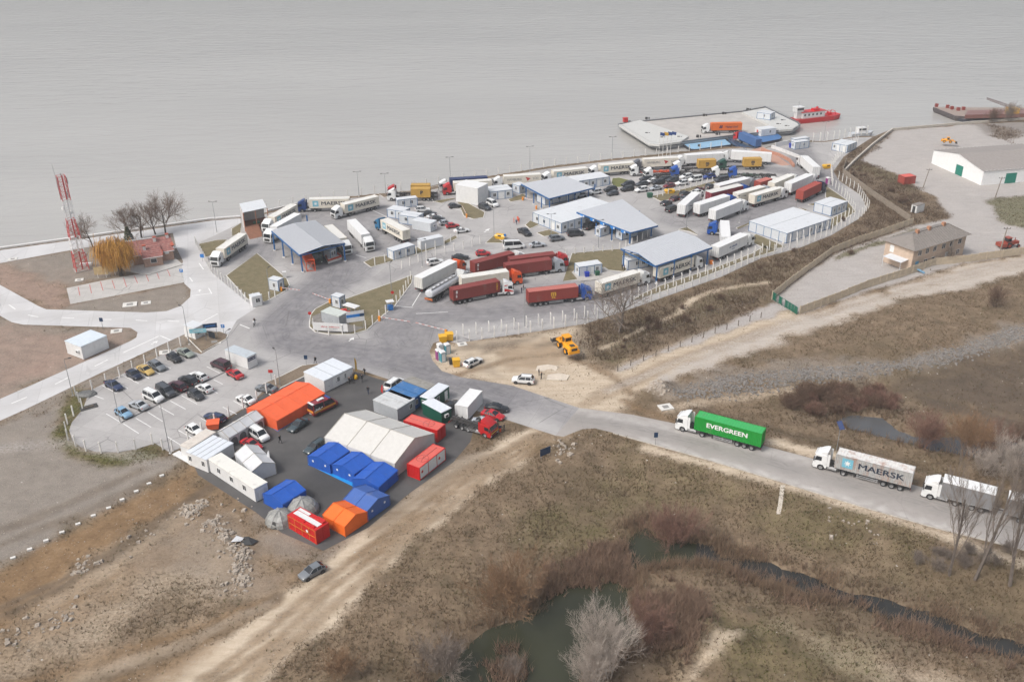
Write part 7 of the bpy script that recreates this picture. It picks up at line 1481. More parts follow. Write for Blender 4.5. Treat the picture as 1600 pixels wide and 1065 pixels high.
bq = thing('pontoon', 'blue pontoon carrying a white deckhouse', 'pontoon', Vector((*P(1200,214,-2.3).xy, -2.3))); _, rl = hull(bq, [(1172,214),(1192,222.5),(1218,217.5),(1222,214),(1214,208),(1180,209)], -2.3, bmat('hull_dark', 52,52,60), bmat('deck_blue', 70,120,176)); 
o = cabin('white deckhouse with a red door on the blue pontoon', (1181,209.5), (1189,213.5), (1212,210.5), 2.6, wall=WHITE, z=-2.25, name='deckhouse', items=(('L',.6,'d',.9,INKR),('L',.2,'w',.5),('R',.6,'w',.8)), mods=99)
lb = thing('landing_bridge', 'dark blue steel landing bridge from shore to the ferry', 'bridge', Vector((*P(1165,224,-1.6).xy, -1.6))); m_ = MB(); q = [P(1138,218,-1.7),P(1160,211,-1.7),P(1190,229,-.1),P(1166,237,-.1)]; q = [v-lb.location for v in q]; m_.add(q+[v-V((0,0,.7)) for v in q], [(0,1,2,3),(7,6,5,4),(0,4,5,1),(1,5,6,2),(2,6,7,3),(3,7,4,0)]); m_.build('deck', bmat('bridge_navy', 58,82,110, dirt=.2), lb); m_ = MB()
for a, b in ((q[0],q[3]),(q[1],q[2])):
    for i in range(9): p_ = a.lerp(b, i/8); m_.bar(p_, p_+V((0,0,1.1)), .07)
    m_.bar(a+V((0,0,1.1)), b+V((0,0,1.1)), .07); m_.bar(a+V((0,0,.55)), b+V((0,0,.55)), .05)
m_.build(RL, bmat('bridge_navy', 58,82,110), lb)
structure(MB().add([V((*P(1160,239,.0).xy,.012)), V((*P(1192,229,.0).xy,.012)), V((*P(1235,258).xy,.012)), V((*P(1222,259).xy,.012))], [(0,1,2,3)]).build('landing_ramp', mat('ramp_reddish', S(190,150,132), .85, .12)))
for lab, px in (('curved reddish kerb wall on the left side of the ferry ramp', [(1190,236),(1215,243),(1233,252),(1240,261)]), ('grey concrete wall on the right side of the ferry ramp', [(1206,231),(1225,238),(1248,247)])): ribbon('ramp_wall', px, .7, 0, 1.0, mat('ramp_wall_brick', S(190,140,118), .85, .15) if 'reddish' in lab else QUAY, lab, 'wall')
ribbon('ramp_wall', [(1211,230),(1233,225.5)], .3, 0, 1.6, WHITE, 'short white wall beside the ferry guard cabin', 'wall')
LQ2 = 'trucks at the ferry'
T('orange container truck standing on the ferry deck', (1158,191.3), (1112,192.3), 1, 'orange', 'white', mk='hapag', z=-1.35, group=LQ2)
T('blue container truck with red cab driving onto the ferry bridge', (1189.4,219.4), (1155.5,204.5), 1, 'blue', 'red', z=-1.0, group=LQ2)
T('white box truck driving down to the ferry ramp', (1275,259.6), (1257.8,244.4), 1, 'white', 'white', kind='curtain', group=LQ2)
tg = thing('tugboat', 'bright red tugboat with white deckhouse behind the ferry', 'tugboat', Vector((*P(1270,187,-3.4).xy, -3.4))); RED = bmat('tug_red', 206,28,36, dirt=.08)
a, b = P(1240,192.5,-3.4), P(1308,184.5,-3.4); d = b-a; tg.location = (a+b)/2; tg.rotation_euler = (0,0,math.atan2(d.y,d.x)); Lt = d.length; w2 = 3.2
def ring(z, k, kx=1): return [(-Lt/2*kx, -w2*.8*k, z), (Lt*.3*kx, -w2*k, z), (Lt/2*kx, -w2*.55*k, z+.3*(z > 1)), (Lt/2*kx, w2*.55*k, z+.3*(z > 1)), (Lt*.3*kx, w2*k, z), (-Lt/2*kx, w2*.8*k, z)]
MB().loft([ring(-1, .8, .93), ring(.6, .97, .98), ring(1.9, 1)]).build('hull', RED, tg); MB().prism([(x*.98, y*.96) for x, y, z in ring(0, 1)], 1.9, 1.94).build('deck', bmat('tug_deck', 170,60,56), tg)
dh = MB().box(-Lt*.38, Lt*.12, -w2*.62, w2*.62, 1.94, 4.4).build('deckhouse', WHITE, tg)
for i in range(5): x = -Lt*.33+i*Lt*.09; MB().box(x-.4, x+.4, -w2*.62-.03, -w2*.62-.005, 2.9, 3.7).build('window', PANE, dh)
MB().box(-Lt*.4, Lt*.14, -w2*.68, w2*.68, 4.4, 4.55).box(-Lt*.1, Lt*.02, -1, 1, 4.55, 5.3).build('deckhouse_roof', RED, tg)
wh_ = MB().loft([[(-Lt*.5,-1.4,4.6),(-Lt*.36,-1.4,4.6),(-Lt*.36,1.4,4.6),(-Lt*.5,1.4,4.6)],[(-Lt*.51,-1.5,6.6),(-Lt*.35,-1.5,6.6),(-Lt*.35,1.5,6.6),(-Lt*.51,1.5,6.6)]]).box(-Lt*.52,-Lt*.34,-1.7,1.7,6.6,6.75).box(-Lt*.48,-Lt*.38,-1,1,1.9,4.6).build('wheelhouse', WHITE, tg); MB().box(-Lt*.5,-Lt*.36,-1.52,-1.47,5.5,6.3).build('window', PANE, wh_)
m_ = MB().tube([(-Lt*.43,0,6.7),(-Lt*.43,0,9)], .06, 6).bar((-Lt*.43,-.8,8.2),(-Lt*.43,.8,8.2),.06); m_.build('mast', STEELG, tg); m_ = MB().cyl((0,0,5.0),(0,0,1),.5,1.8,12); m_.build('funnel', RED, tg); m_ = MB()
for x in (.22,.3,.38): m_.tube([(Lt*x,-1.8,1.94),(Lt*x,-1.2,3.6),(Lt*x,1.2,3.6),(Lt*x,1.8,1.94)], .12, 6)
m_.cyl((Lt*.3,0,2.5),(0,1,0),.6,2,12); m_.build('winch_frame', RED, tg)
bg_ = thing('cargo_barge', 'rusty cargo barge with pale deck moored at the upper right shore', 'barge', Vector((*P(1530,178,-2).xy, -1.2))); _, rl = hull(bg_, [(1458,167.5),(1492,181),(1520,183),(1660,180),(1660,168),(1500,168)], -1.2, bmat('barge_hull', 84,76,76, dirt=.3), mat('barge_deck', S(160,144,134), .8, .1, dirt=.2)); deckbox(bg_, [(1512,172.5),(1508,179.5),(1655,176.5),(1655,169)], -1.2, .4, bmat('coaming', 140,98,90, dirt=.3), 'hold_coaming'); m_ = MB()
for px in ((1463,167),(1480,169),(1487,171),(1497,173),(1505,172)): c = P(*px,-1.2)-bg_.location; m_.box(c.x-.6,c.x+.6,c.y-.5,c.y+.5,0,1.4)
m_.build('deck_gear', bmat('gear_rust', 150,70,62), bg_)
bc = thing('crane_boom', 'rusty lattice crane boom rising over the moored barge', 'crane', P(1580,178,0)); a, b = V((0,0,2)), P(1541,161,1)+V((0,0,4))-P(1580,178,0); m_ = MB(); b = V((b.x,b.y,2.5)); s_ = V((0,.8,0)); u_ = V((0,0,1.2))
for o in (V(), s_, u_, s_+u_): m_.bar(a+o, b+o*.6, .12)
for i in range(12): t0, t1 = i/12, (i+1)/12; m_.bar(a.lerp(b,t0), (a+u_).lerp(b+u_*.6,t1), .1); m_.bar((a+s_).lerp(b+s_*.6,t0), (a+s_+u_).lerp(b+(s_+u_)*.6,t1), .1)
m_.build('boom', bmat('boom_rust', 104,76,70), bc); MB().box(-1.5,2.5,-1.5,2.5,-1,2.4).build('base', YB, bc)
bd = thing('cargo_barge', 'dark hulled barge behind the leafless shrubs on the far right', 'barge', Vector((*P(1560,184,-2.4).xy, -2.2))); hull(bd, [(1490,183.5),(1525,190.5),(1600,187),(1680,183),(1680,180),(1520,184)], -2.2, bmat('barge_dark', 62,64,72, dirt=.3), mat('barge_deck_grey', S(132,128,126), .8, .12, dirt=.3))
tb = thing('patrol_boat', 'small white boat at the shore behind the fence corner', 'boat', Vector((*P(1345,212,-3.3).xy, -3.3)), .25); MB().loft([[(-5,-1.2,-.5),(3,-1.2,-.5),(4.6,-.1,-.5),(4.6,.1,-.5),(3,1.2,-.5),(-5,1.2,-.5)],[(-5,-1.6,1.3),(3,-1.6,1.4),(5.4,-.1,1.7),(5.4,.1,1.7),(3,1.6,1.4),(-5,1.6,1.3)]]).build('hull', FGR, tb); MB().box(-2,1.5,-1.1,1.1,1.35,3.4).build('cabin', WHITE, tb); MB().box(1.5,1.53,-1,1,2.4,3.1).box(-1.8,1.3,-1.13,-1.1,2.4,3.1).build('window', PANE, tb); MB().tube([(-.5,0,3.4),(-.5,0,6)], .05, 5).build('mast', STEELG, tb)
# ================================================================== SPECIAL VEHICLES
amb = car('red and yellow fire service ambulance beside the orange tent', 'bigvan', 'crimson', (489,644.5), (521,629), CG, 'ambulance', 'ambulance'); YREF = paint('reflective_yellow', 226,160,60)
for s in (1, -1): m_ = MB(); m_.box(-2.8,2.2,s*1.02-.012,s*1.02+.012,.85,1.2); m_.box(-2.8,-1.2,s*1.02-.012,s*1.02+.012,1.25,1.4,1); m_.build('side_stripe', [YREF, WHITE], amb); decal(amb, print_marks(6, 12), INKW, -1.6, 1.55, 1.0, s, .36, name='print_marks', out=.03)
MB().box(-2.9,-2.5,-.8,.8,2.55,2.68).box(1.0,1.4,-.75,.75,2.35,2.52,1).box(-1.2,.2,-.3,.3,2.56,2.72).build('light_bar', [WHITE, INKB], amb); MB().box(-3.02,-2.99,-.9,.9,.9,1.3).build('rear_stripe', YREF, amb)
ft = thing('fire_truck', 'red hook lift fire truck with empty bed by the white container', 'fire truck', P(738,671), 0, CG); a_, b_ = P(706,660), P(772,682); ft.location = (a_+b_)/2; ft.rotation_euler[2] = math.atan2((b_-a_).y, (b_-a_).x)
c_ = tractor(ft, 'red', .35); c_.scale = (.98, 1, .88)
m_ = MB()
for s in (-1, 1): m_.box(-4.6,2.2,s*.42-.1,s*.42+.1,1.0,1.35)
m_.bar((-4.4,0,1.5),(1.6,0,1.55),.5,.3); m_.bar((1.4,0,1.5),(1.7,0,2.9),.3); m_.bar((1.7,0,2.9),(1.3,0,3.0),.25)
for x in (-4.2,-3,-1.6,-.4,.8): m_.box(x-.1,x+.1,-1.15,1.15,1.1,1.3)
m_.box(-.2,1.4,-1.2,-.6,.6,1.15); m_.box(-.2,1.4,.6,1.2,.6,1.15); m_.build('hook_lift_frame', STEELD, ft)
for x in (-2.9,-1.55):
    for s in (-1,1): inst('wheel', wheel_mesh(.52,.3,True), [RUBBER, RIM], ft, (x, s*.95, .52))
m_ = MB(); m_.box(-4.6,-4.5,-1.2,1.2,.6,.8); m_.build('rear_bumper', paint('bumper_redwhite', 190,60,50), ft); m_ = MB(); m_.box(4.86,4.9,-1.1,1.1,1.05,1.25); m_.build('front_stripe', YREF, ft)
for s in (1,-1): m_ = MB(); m_.box(-1.0,1.9,s*1.2-.03,s*1.2+.03,.55,.62); m_.box(-1.0,1.9,s*1.2-.03,s*1.2+.03,.85,.92); m_.build('side_guard', STEELG, ft)
LY = paint('loader_yellow', 246,168,24, dirt=.12); BIGW = lambda r: wheel_mesh(r, .6)
def loader(label, rear, front, k=1.0):
    mid, rz, _ = place2(rear, front, 1.2); r_ = thing('wheel_loader', label, 'wheel loader', mid, rz); r_.scale = (k,)*3
    MB().loft([[(-3.6,-1.15,.9),(-.4,-1.15,.9),(-.4,1.15,.9),(-3.6,1.15,.9)],[(-3.7,-1.1,1.6),(-.4,-1.1,1.8),(-.4,1.1,1.8),(-3.7,1.1,1.6)],[(-3.4,-.85,2.2),(-.4,-.95,2.4),(-.4,.95,2.4),(-3.4,.85,2.2)]]).box(-3.9,-3.5,-1.3,1.3,.75,1.5).build('engine_body', LY, r_)
    MB().box(-3.92,-3.9,-.7,.7,1.5,2.1).box(-3.2,-2.2,-.5,.5,2.2,2.35).build('grille', STEELD, r_)
    cb_ = MB().box(-.75,.85,-.8,.8,1.3,1.9); 
    for x in (-.7,.8):
        for y in (-.75,.75): cb_.box(x-.06,x+.06,y-.06,y+.06,1.9,3.3)
    cb_.box(-.9,1.0,-.9,.9,3.3,3.48); cb_ = cb_.build('cab', LY, r_); MB().box(-.68,.78,-.74,.74,1.9,3.29).build('cab_window', GLASS, cb_)
    MB().box(.6,2.6,-.5,.5,.7,1.7).box(2.2,2.6,-.7,.7,.9,2.2).build('front_frame', LY, r_)
    for s in (-1,1): MB().bar((2.3,s*.55,2.1),(3.6,s*.55,1.3),.25,.4).bar((3.6,s*.55,1.3),(4.4,s*.55,.6),.25,.4).build('lift_arm', LY, r_)
    MB().xprism([(4.2,1.2),(4.2,.25),(4.5,.08),(5.7,.08),(5.7,.14),(4.6,.2),(4.4,.45),(4.4,1.2)], -1.45, 1.45).box(4.2,5.5,-1.47,-1.42,.1,.8).box(4.2,5.5,1.42,1.47,.1,.8).build('bucket', STEELD, r_)
    for x in (-2.0,1.5):
        for s in (-1,1): inst('wheel', BIGW(.82), [RUBBER, LY], r_, (x, s*1.12, .82)); MB().box(x-.95,x+.95,s*1.12-.34,s*1.12+.34,1.72,1.78).build('mudguard', LY, r_)
    return r_
loader('yellow wheel loader on the dirt lot with its bucket towards the terminal', (896,556.5), (875,536), .95); loader('small yellow wheel loader on the far concrete yard', (1469,222), (1492,224), .6)
trc = thing('farm_tractor', 'red tractor parked by the utility pole at the right edge', 'tractor', P(1577,386), .25); RT = paint('tractor_red', 160,72,54, dirt=.2)
MB().box(-.4,2.4,-.5,.5,.9,1.7).box(1.2,1.4,-.05,.05,1.7,2.6).build('hood', RT, trc); cb_ = MB().box(-1.6,-.3,-.8,.8,1.3,1.8).box(-1.7,-.2,-.85,.85,2.8,2.95).build('cab', RT, trc); MB().box(-1.5,-.4,-.7,.7,1.8,2.8).build('cab_window', GLASS, cb_); MB().box(-3.6,-1.8,-1.2,1.2,.6,1.5).build('implement', RT, trc)
for x, r in ((1.9,.5),(-1.0,.85)):
    for s in (-1,1): inst('wheel', wheel_mesh(r,.45), [RUBBER, RT], trc, (x, s*.95, r))
# ================================================================== PEOPLE
def person_mesh(pose):
    def mk():
        J = {'hip':(0,0,.95),'chest':(.02,0,1.32),'neck':(.02,0,1.5),'head':(.05,0,1.6),'crown':(.05,0,1.75)}; st = pose
        f = {'stand':(0.03,-.03,0),'walk':(.28,-.26,.12),'talk':(.05,0,.25)}[st]
        for s, fx in ((1,f[0]),(-1,f[1])):
            J.update({f'h{s}':(0,s*.1,.9), f'k{s}':(fx*.6+.04,s*.11,.5), f'a{s}':(fx,s*.11,.09), f't{s}':(fx+.16,s*.13,.04), f's{s}':(.02,s*.2,1.42), f'e{s}':(-fx*.5-.02,s*.27,1.14), f'w{s}':(-fx*.8+.1+f[2],s*.25,.92+f[2]*.6), f'g{s}':(-fx*.8+.16+f[2],s*.24,.84+f[2]*.7)})
        E = [('hip','chest'),('chest','neck'),('neck','head'),('head','crown')]
        for s in (1,-1): E += [('hip',f'h{s}'),(f'h{s}',f'k{s}'),(f'k{s}',f'a{s}'),(f'a{s}',f't{s}'),('chest',f's{s}'),(f's{s}',f'e{s}'),(f'e{s}',f'w{s}'),(f'w{s}',f'g{s}')]
        ks = list(J); me = bpy.data.meshes.new('p'); me.from_pydata([J[k] for k in ks], [(ks.index(a), ks.index(b)) for a, b in E], []); o = bpy.data.objects.new('p', me); COL.objects.link(o)
        o.modifiers.new('s', 'SKIN'); o.modifiers.new('u', 'SUBSURF').levels = 1; rad = {'hip':(.15,.12),'chest':(.18,.13),'neck':(.06,.06),'head':(.1,.09),'crown':(.07,.07),'h':(.1,.1),'k':(.065,.065),'a':(.05,.05),'t':(.045,.035),'s':(.075,.075),'e':(.05,.05),'w':(.035,.035),'g':(.04,.025)}
        for i, k in enumerate(ks): r_ = rad.get(k) or rad[k[0]]; sv = me.skin_vertices[0].data[i]; sv.radius = r_; sv.use_root = (k == 'hip')
        dg = bpy.context.evaluated_depsgraph_get(); m2 = bpy.data.meshes.new_from_object(o.evaluated_get(dg)); bpy.data.objects.remove(o)
        for p in m2.polygons:
            z = p.center.z; y = abs(p.center.y); p.use_smooth = True
            p.material_index = 2 if z > 1.68 else 3 if (z > 1.5 or (y > .2 and z < .95 and z > .7)) else 0 if z > .93 or y > .19 else 4 if z < .1 else 1
        m2.name = 'body'; return m2
    return cached(('person', pose), mk)
SKIN = mat('skin', (.45, .27, .2), .6, .05); CLO = {k: paint('cloth_'+k, *v, rough=.85) for k, v in dict(black=(34,35,38), navy=(40,48,78), orange=(244,92,40), white=(220,220,220), grey=(96,98,104), hair=(46,38,32)).items()}
def person(label, px, rz, top='black', bot='black', pose='stand', group=None, bag=None):
    o = inst('person', person_mesh(pose), [CLO[top], CLO[bot], CLO['hair'], SKIN, CLO['black']], None, P(*px), rz); tag(o, label, 'person', group)
    if bag: MB().sphere((-.22,0,1.25),.14,.18,.26,8,5).build('backpack', CLO[bag], o)
    return o
for a in [('person in black with a backpack walking by the soil verge', (493,568), 2.6, 'black', 'black', 'walk', None, 'black'),('person in white top beside another on the entrance road', (397,510), 1.0, 'white', 'black', 'walk'),('person in dark clothes next to the one in white on the entrance road', (398.5,507), 1.2, 'black', 'grey', 'walk'),
 ('person in black nearest the cabin door, left of the group of three', (546,600), 1.0),('person in dark clothes in the middle of the group at the cabin door', (549.6,597), 2.2, 'grey', 'black', 'talk'),('person in black at the right of the group at the cabin door', (552.5,593), 3.4, 'black', 'navy'),
 ('person in black walking by the road edge of the camp', (570,586), 4.0, 'black', 'black', 'walk'),('person in black just below the one at the road edge', (566,596), 4.4, 'black', 'black', 'walk'),('person in a dark suit walking alone across the camp asphalt', (575.6,615), 4.6, 'black', 'navy', 'walk'),('person in black walking near the white panel van', (438,692), 5.6, 'black', 'black', 'walk'),
 ('person in dark uniform closest to the fire truck cab', (777,673), .4, 'navy', 'black', 'talk'),('person with red trimmed clothes between two others by the fire truck', (781.6,675.5), 1.6, 'navy', 'orange'),('person in black at the right of the group by the fire truck', (788,673.6), 3.0, 'black', 'black', 'talk'),
 ('person in black standing left of a companion on the dirt lot', (842,587), .2),('person in black standing right of a companion on the dirt lot', (846,592), 2.8, 'black', 'black', 'talk'),('person in navy left of the pair in the truck lot', (815,458), .5, 'navy', 'navy'),('person in black right of the pair in the truck lot', (818,454), 3.0, 'black', 'grey'),
 ('worker in orange at the left of the orange group', (803,348), 0, 'orange', 'orange'),('worker in orange at the back of the orange group', (809,346), 1, 'orange', 'orange', 'talk'),('worker in orange at the right of the orange group', (811,348.5), 2.5, 'orange', 'orange'),('person in navy in front of the orange workers', (807,351), 1.5, 'navy', 'navy'),
 ('person in dark clothes left of the office under the inspection canopy', (972,422), .4),('second dark dressed person beside the office under the inspection canopy', (975.5,423), 2.6, 'navy', 'black')]: person(*a)
# ================================================================== TREES AND SHRUBS
def grow(seed, h, spread=.5, levels=4, kids=4, trunk_r=.16, up=.35, first=.25, twist=.35, taper=.62, twigw=.022, lean=0, stems=1, len_k=.62):
    rng = random.Random(seed); tr, cr = MB(), MB()
    def branch(p, d, L_, r, lv, mb):
        n = 3 if lv < 2 else 2; pts = [p]; dd = d.copy()
        for i in range(n):
            dd = (dd+Vector((rng.gauss(0, twist*.3), rng.gauss(0, twist*.3), up*.25))).normalized(); pts.append(pts[-1]+dd*L_/n)
        mb.tube(pts, r, 5 if lv < 1 else 3, 0, max(r*.45, twigw*.6))
        if lv >= levels: return
        k = kids+(1 if lv > 0 else 2)
        for i in range(k):
            t = first+(1-first)*(i+rng.random())/k; t = min(t, .99); seg = min(int(t*n), n-1); q = pts[seg].lerp(pts[seg+1], t*n-seg)
            a = rng.random()*2*math.pi; ax = dd.cross(Vector((math.cos(a), math.sin(a), .3))).normalized(); nd_ = (dd*(1-spread)+ax*spread*(.8+.5*rng.random())+Vector((0, 0, up*.5))).normalized()
            branch(q, nd_, L_*len_k*(1.15-.45*t)*rng.uniform(.8, 1.15), max(r*taper*(1-.4*t), twigw), lv+1, cr)
        if lv >= 1: branch(pts[-1], dd, L_*len_k*.8, max(r*.5, twigw), lv+1, cr)
    for s in range(stems):
        a = s*2.4; o = Vector((0, 0, -.2)) if stems == 1 else Vector((.25*math.cos(a), .25*math.sin(a), -.2)); d = Vector((lean, 0, 1)) if stems == 1 else Vector((math.cos(a)*.38*rng.uniform(.5, 1.3), math.sin(a)*.38*rng.uniform(.5, 1.3), 1))
        branch(o, d.normalized(), h*(.62 if levels > 2 else .8)*rng.uniform(.85, 1.1), trunk_r/(stems**.4), 0, tr)
    k = h/max(v[2] for v in tr.v+cr.v); a, b = tr.mesh('trunk', fix=False), cr.mesh('crown', fix=False)
    for m in (a, b): m.transform(Matrix.Scale(k, 4))
    return a, b
BARK = mat('bark_grey', S(112,102,94), .9, .2); BARKD = mat('bark_dark', S(78,70,64), .9, .2); TWG = mat('twig_grey', S(138,126,116), .9, .2); TWP = mat('twig_pale', S(180,168,157), .9, .15); TWR = mat('twig_red', S(134,102,88), .9, .2); TWO = mat('twig_orange', S(142,112,84), .9, .2); TWB = mat('twig_brown', S(116,94,78), .9, .2); WIL = mat('willow_gold', S(200,148,64), .8, .35, sc=3); EVG = mat('evergreen', S(66,76,42), .9, .25)
def tree(label, protos, px, k=1, rz=0, mats=(BARK, TWG), cat='tree', nm='bare_tree', group=None, kz=1):
    r_ = thing(nm, label, cat, G(*px), rz, group); r_.scale = (k, k, k*kz)
    inst('trunk', protos[0], mats[0], r_); inst('crown', protos[1], mats[1], r_); return r_
TA = grow(3, 10, .62, 4, 4, .22, .22, twigw=.013, len_k=.72, first=.2); TBt = grow(8, 10, .55, 4, 4, .2, .3, lean=.08, twigw=.013, len_k=.72, first=.2); TP = grow(12, 23, .36, 4, 5, .23, .7, first=.1, len_k=.5, twigw=.010, taper=.4); TW2 = grow(21, 11.5, .5, 4, 4, .2, .45, first=.08, stems=5, twigw=.011, len_k=.64); TS = grow(5, 5, .52, 4, 3, .06, .35, first=.08, stems=7, twigw=.0085, len_k=.68); TS2 = grow(6, 2.2, .55, 3, 3, .04, .3, first=.06, stems=10, twigw=.012, len_k=.66)
TC = grow(17, 13, .6, 4, 4, .32, .22, twigw=.022, len_k=.72, first=.2)
RG = 'leafless trees behind the river house'
for lab, px, k, rz, pr in [('dark leafless tree left of the golden willow by the river', (145,386), 1.0, 0, TA),('leafless tree with pinkish twigs right behind the willow crown', (199,377), 1.15, 1, TBt),('slim leafless tree behind the left end of the tiled roof', (221,371), 1.2, 2.2, TA),('leafless tree behind the middle of the tiled roof', (243,366), 1.25, 3.5, TBt),('leafless tree behind the chimney end of the tiled roof', (259,366), 1.3, 4.6, TA)]: tree(lab, pr, px, k, rz, (BARKD, TWB), group=RG)
ev = thing('conifer', 'small dark green conifer between the willow and the tiled roof', 'conifer', P(203,381)); MB().tube([(0,0,0),(0,0,4.5)], .12, 6, 0, .03).build('trunk', BARKD, ev); m_ = MB(); rng = random.Random(4)
for i in range(1500):
    z = .4+rng.random()**.8*4.6; q = 1.7*(1-z/5.6)*rng.uniform(.5, 1.1); a = rng.random()*6.28; c = V((q*math.cos(a), q*math.sin(a), z)); d = V((math.cos(a), math.sin(a), -.4+rng.random()*.5))*.35; s_ = V((-math.sin(a), math.cos(a), rng.random()-.5))*.12; m_.add([c-s_, c+s_, c+d], [(0,1,2)])
m_.build('crown', EVG, ev, fix=False)
wl_ = thing('willow_tree', 'golden weeping willow beside the red and white mast', 'tree', P(189,431)); rng = random.Random(9); t0 = MB(); tops = []
t0.tube([(0,0,-.2),(.1,.1,1.6),(-.2,.3,3.2)], .55, 8, 0, .42)
for i in range(13):
    a = i*2.4+rng.random(); r_ = rng.uniform(1.2, 4.4); z = 9.6-r_*.55+rng.uniform(-1, .6); e_ = V((-1.2+r_*math.cos(a), 1.2+r_*math.sin(a)*.9, z)); md = V((-.2+r_*.35*math.cos(a), .4+r_*.35*math.sin(a), 5.6)); t0.tube([(-.2,.3,3.0), md, e_], .24, 5, 0, .05); tops += [(md.lerp(e_, t), a) for t in (.3,.5,.7,.85,1)]
t0.build('trunk', BARKD, wl_, fix=False); m_ = MB()
for c, a in tops:
    for k in range(40):
        q = c+V((rng.gauss(0,1.25), rng.gauss(0,1.25), rng.gauss(0,.9))); out = V((q.x+1.0, q.y-1.0, 0)); out = out.normalized()*rng.uniform(.2, 1.0) if out.length > .1 else V((.3,0,0)); L_ = rng.uniform(1.6, 5.0); L_ = min(L_, max(.8, q.z-.9)); s_ = V((rng.gauss(0,1), rng.gauss(0,1), 0)).normalized()*.04
        p0, p1, p2, p3 = q, q+out*.7+V((0,0,.15-L_*.12)), q+out*1.1+V((0,0,-L_*.5)), q+out*1.25+V((rng.gauss(0,.15), rng.gauss(0,.15), -L_)); m_.add([p0-s_, p0+s_, p1-s_*1.3, p1+s_*1.3, p2-s_*1.3, p2+s_*1.3, p3], [(0,1,3,2),(2,3,5,4),(4,5,6)])
m_.build('crown', WIL, wl_, fix=False)
tree('wide leafless tree on the scrub slope beside the outer fence', TC, (966,520), 1.15, 1.3, (BARK, TWG))
for lab, px, k, rz in (('tall bare poplar, leftmost of three beside the access road', (1483,898), .95, 0),('tall bare poplar in the middle of three beside the access road', (1523,905), 1.08, 2),('tall bare poplar at the right edge of the photo beside the road', (1578,915), 1.05, 4)): tree(lab, TP, px, k, rz, (BARK, TWG), group='bare poplars by the access road')
SG = 'leafless shrubs at the ponds'
tree('big whitish bare shrub standing in the middle of the pond', TW2, (952,1058), 1.03, .6, (TWP, TWP), 'shrub', 'bare_shrub', SG); tree('second whitish bush low at the bottom edge near the pond', TW2, (925,1075), .75, 2.6, (TWP, TWP), 'shrub', 'bare_shrub', SG)
for lab, px, k, rz, c in [('dense reddish shrub at the narrow northern end of the pond', (1053,862), 1.9, 0, TWR),('orange brown willow shrub on the left bank of the pond', (800,962), 2.2, 1, TWO),('reddish shrub leaning over the right bank of the pond', (1012,1002), 1.5, 2, TWR),('grey twiggy shrub at the bottom left shore of the pond', (690,1056), 1.5, 3, TWG),
 ('purplish shrub at the left of the marsh pool by the road', (1440,700), 1.7, 4, TWR),('orange shrub at the edge of the marsh pool', (1508,716), 2.0, 5, TWO),('purplish shrub right of the orange one at the marsh pool', (1548,714), 1.6, 1, TWR),('pale bare shrub at the right end of the marsh pool', (1572,738), 1.6, 2, TWP),('pale bare shrub on the road side of the marsh pool', (1535,742), 1.2, 3, TWP),('brown shrub at the far right of the marsh', (1592,700), 1.3, 4, TWB),
 ('brown shrub low on the grass left of the pond', (530,1062), 1.1, 4, TWO),('small pale shrub in the pond near the bottom edge', (800,1060), .8, 5, TWG),('brown shrub on the field slope at the right edge', (1555,480), 1.2, 1, TWB)]: tree(lab, TS, px, k, rz, (c, c), 'shrub', 'bare_shrub', SG)
for lab, px, k, c in [('reddish leafless bush on the shore behind the patrol boat', (1372,209), 1.0, TWR),('grey bush on the green bank in front of the cargo barge', (1474,196), 1.35, TWG),('grey bush in front of the dark barge', (1552,192), 1.3, TWB),('leafless tree by the shore at the far right', (1578,190), 1.7, TWG),('low bush on the yard wall', (1412,200), .5, TWB),('grey bush right of the one on the green bank', (1488,194), 1.0, TWG)]: tree(lab, TS, px, k, 1, (c, c), 'shrub', 'bare_shrub', 'leafless bushes on the shore')
tree('thin leafless tree in front of the ochre office block', TBt, (1483,410), .5, 0, (BARK, TWG))
rng = random.Random(31); SB2 = 'brown scrub bushes on the fence slope'
for i in range(34):
    t = rng.random(); px = (940+t*390+rng.uniform(-15,15), 540-t*150+rng.uniform(-26,22)-(20 if t > .5 else 0)) if i < 18 else (rng.uniform(1330,1440), 0)
    if i >= 18: px = (px[0], 268+(px[0]-1330)*.62+rng.uniform(-12,14))
    o = tree('low brown scrub bush among others on the slope by the terminal fence', TS2, px, rng.uniform(.35,.8), rng.random()*6, (TWB, TWB), 'bush', 'scrub_bush', SB2)
MG = 'reddish thicket bushes north of the access road'
for i in range(44): tree('reddish brown bush in the thicket north of the green container truck', TS2, (1235+rng.random()*165+rng.gauss(0,6), 612+rng.random()*36), rng.uniform(.9,1.5), rng.random()*6, (rng.choice((TWR, TWB, TWB)),)*2, 'bush', 'thicket_bush', MG)
for i in range(14): tree('leafless roadside brush below the access road poplars', TS, (1420+rng.random()*180, 862+rng.random()*50), rng.uniform(.35,.7), rng.random()*6, (TWG, TWG), 'bush', 'roadside_brush', 'roadside brush by the poplars')
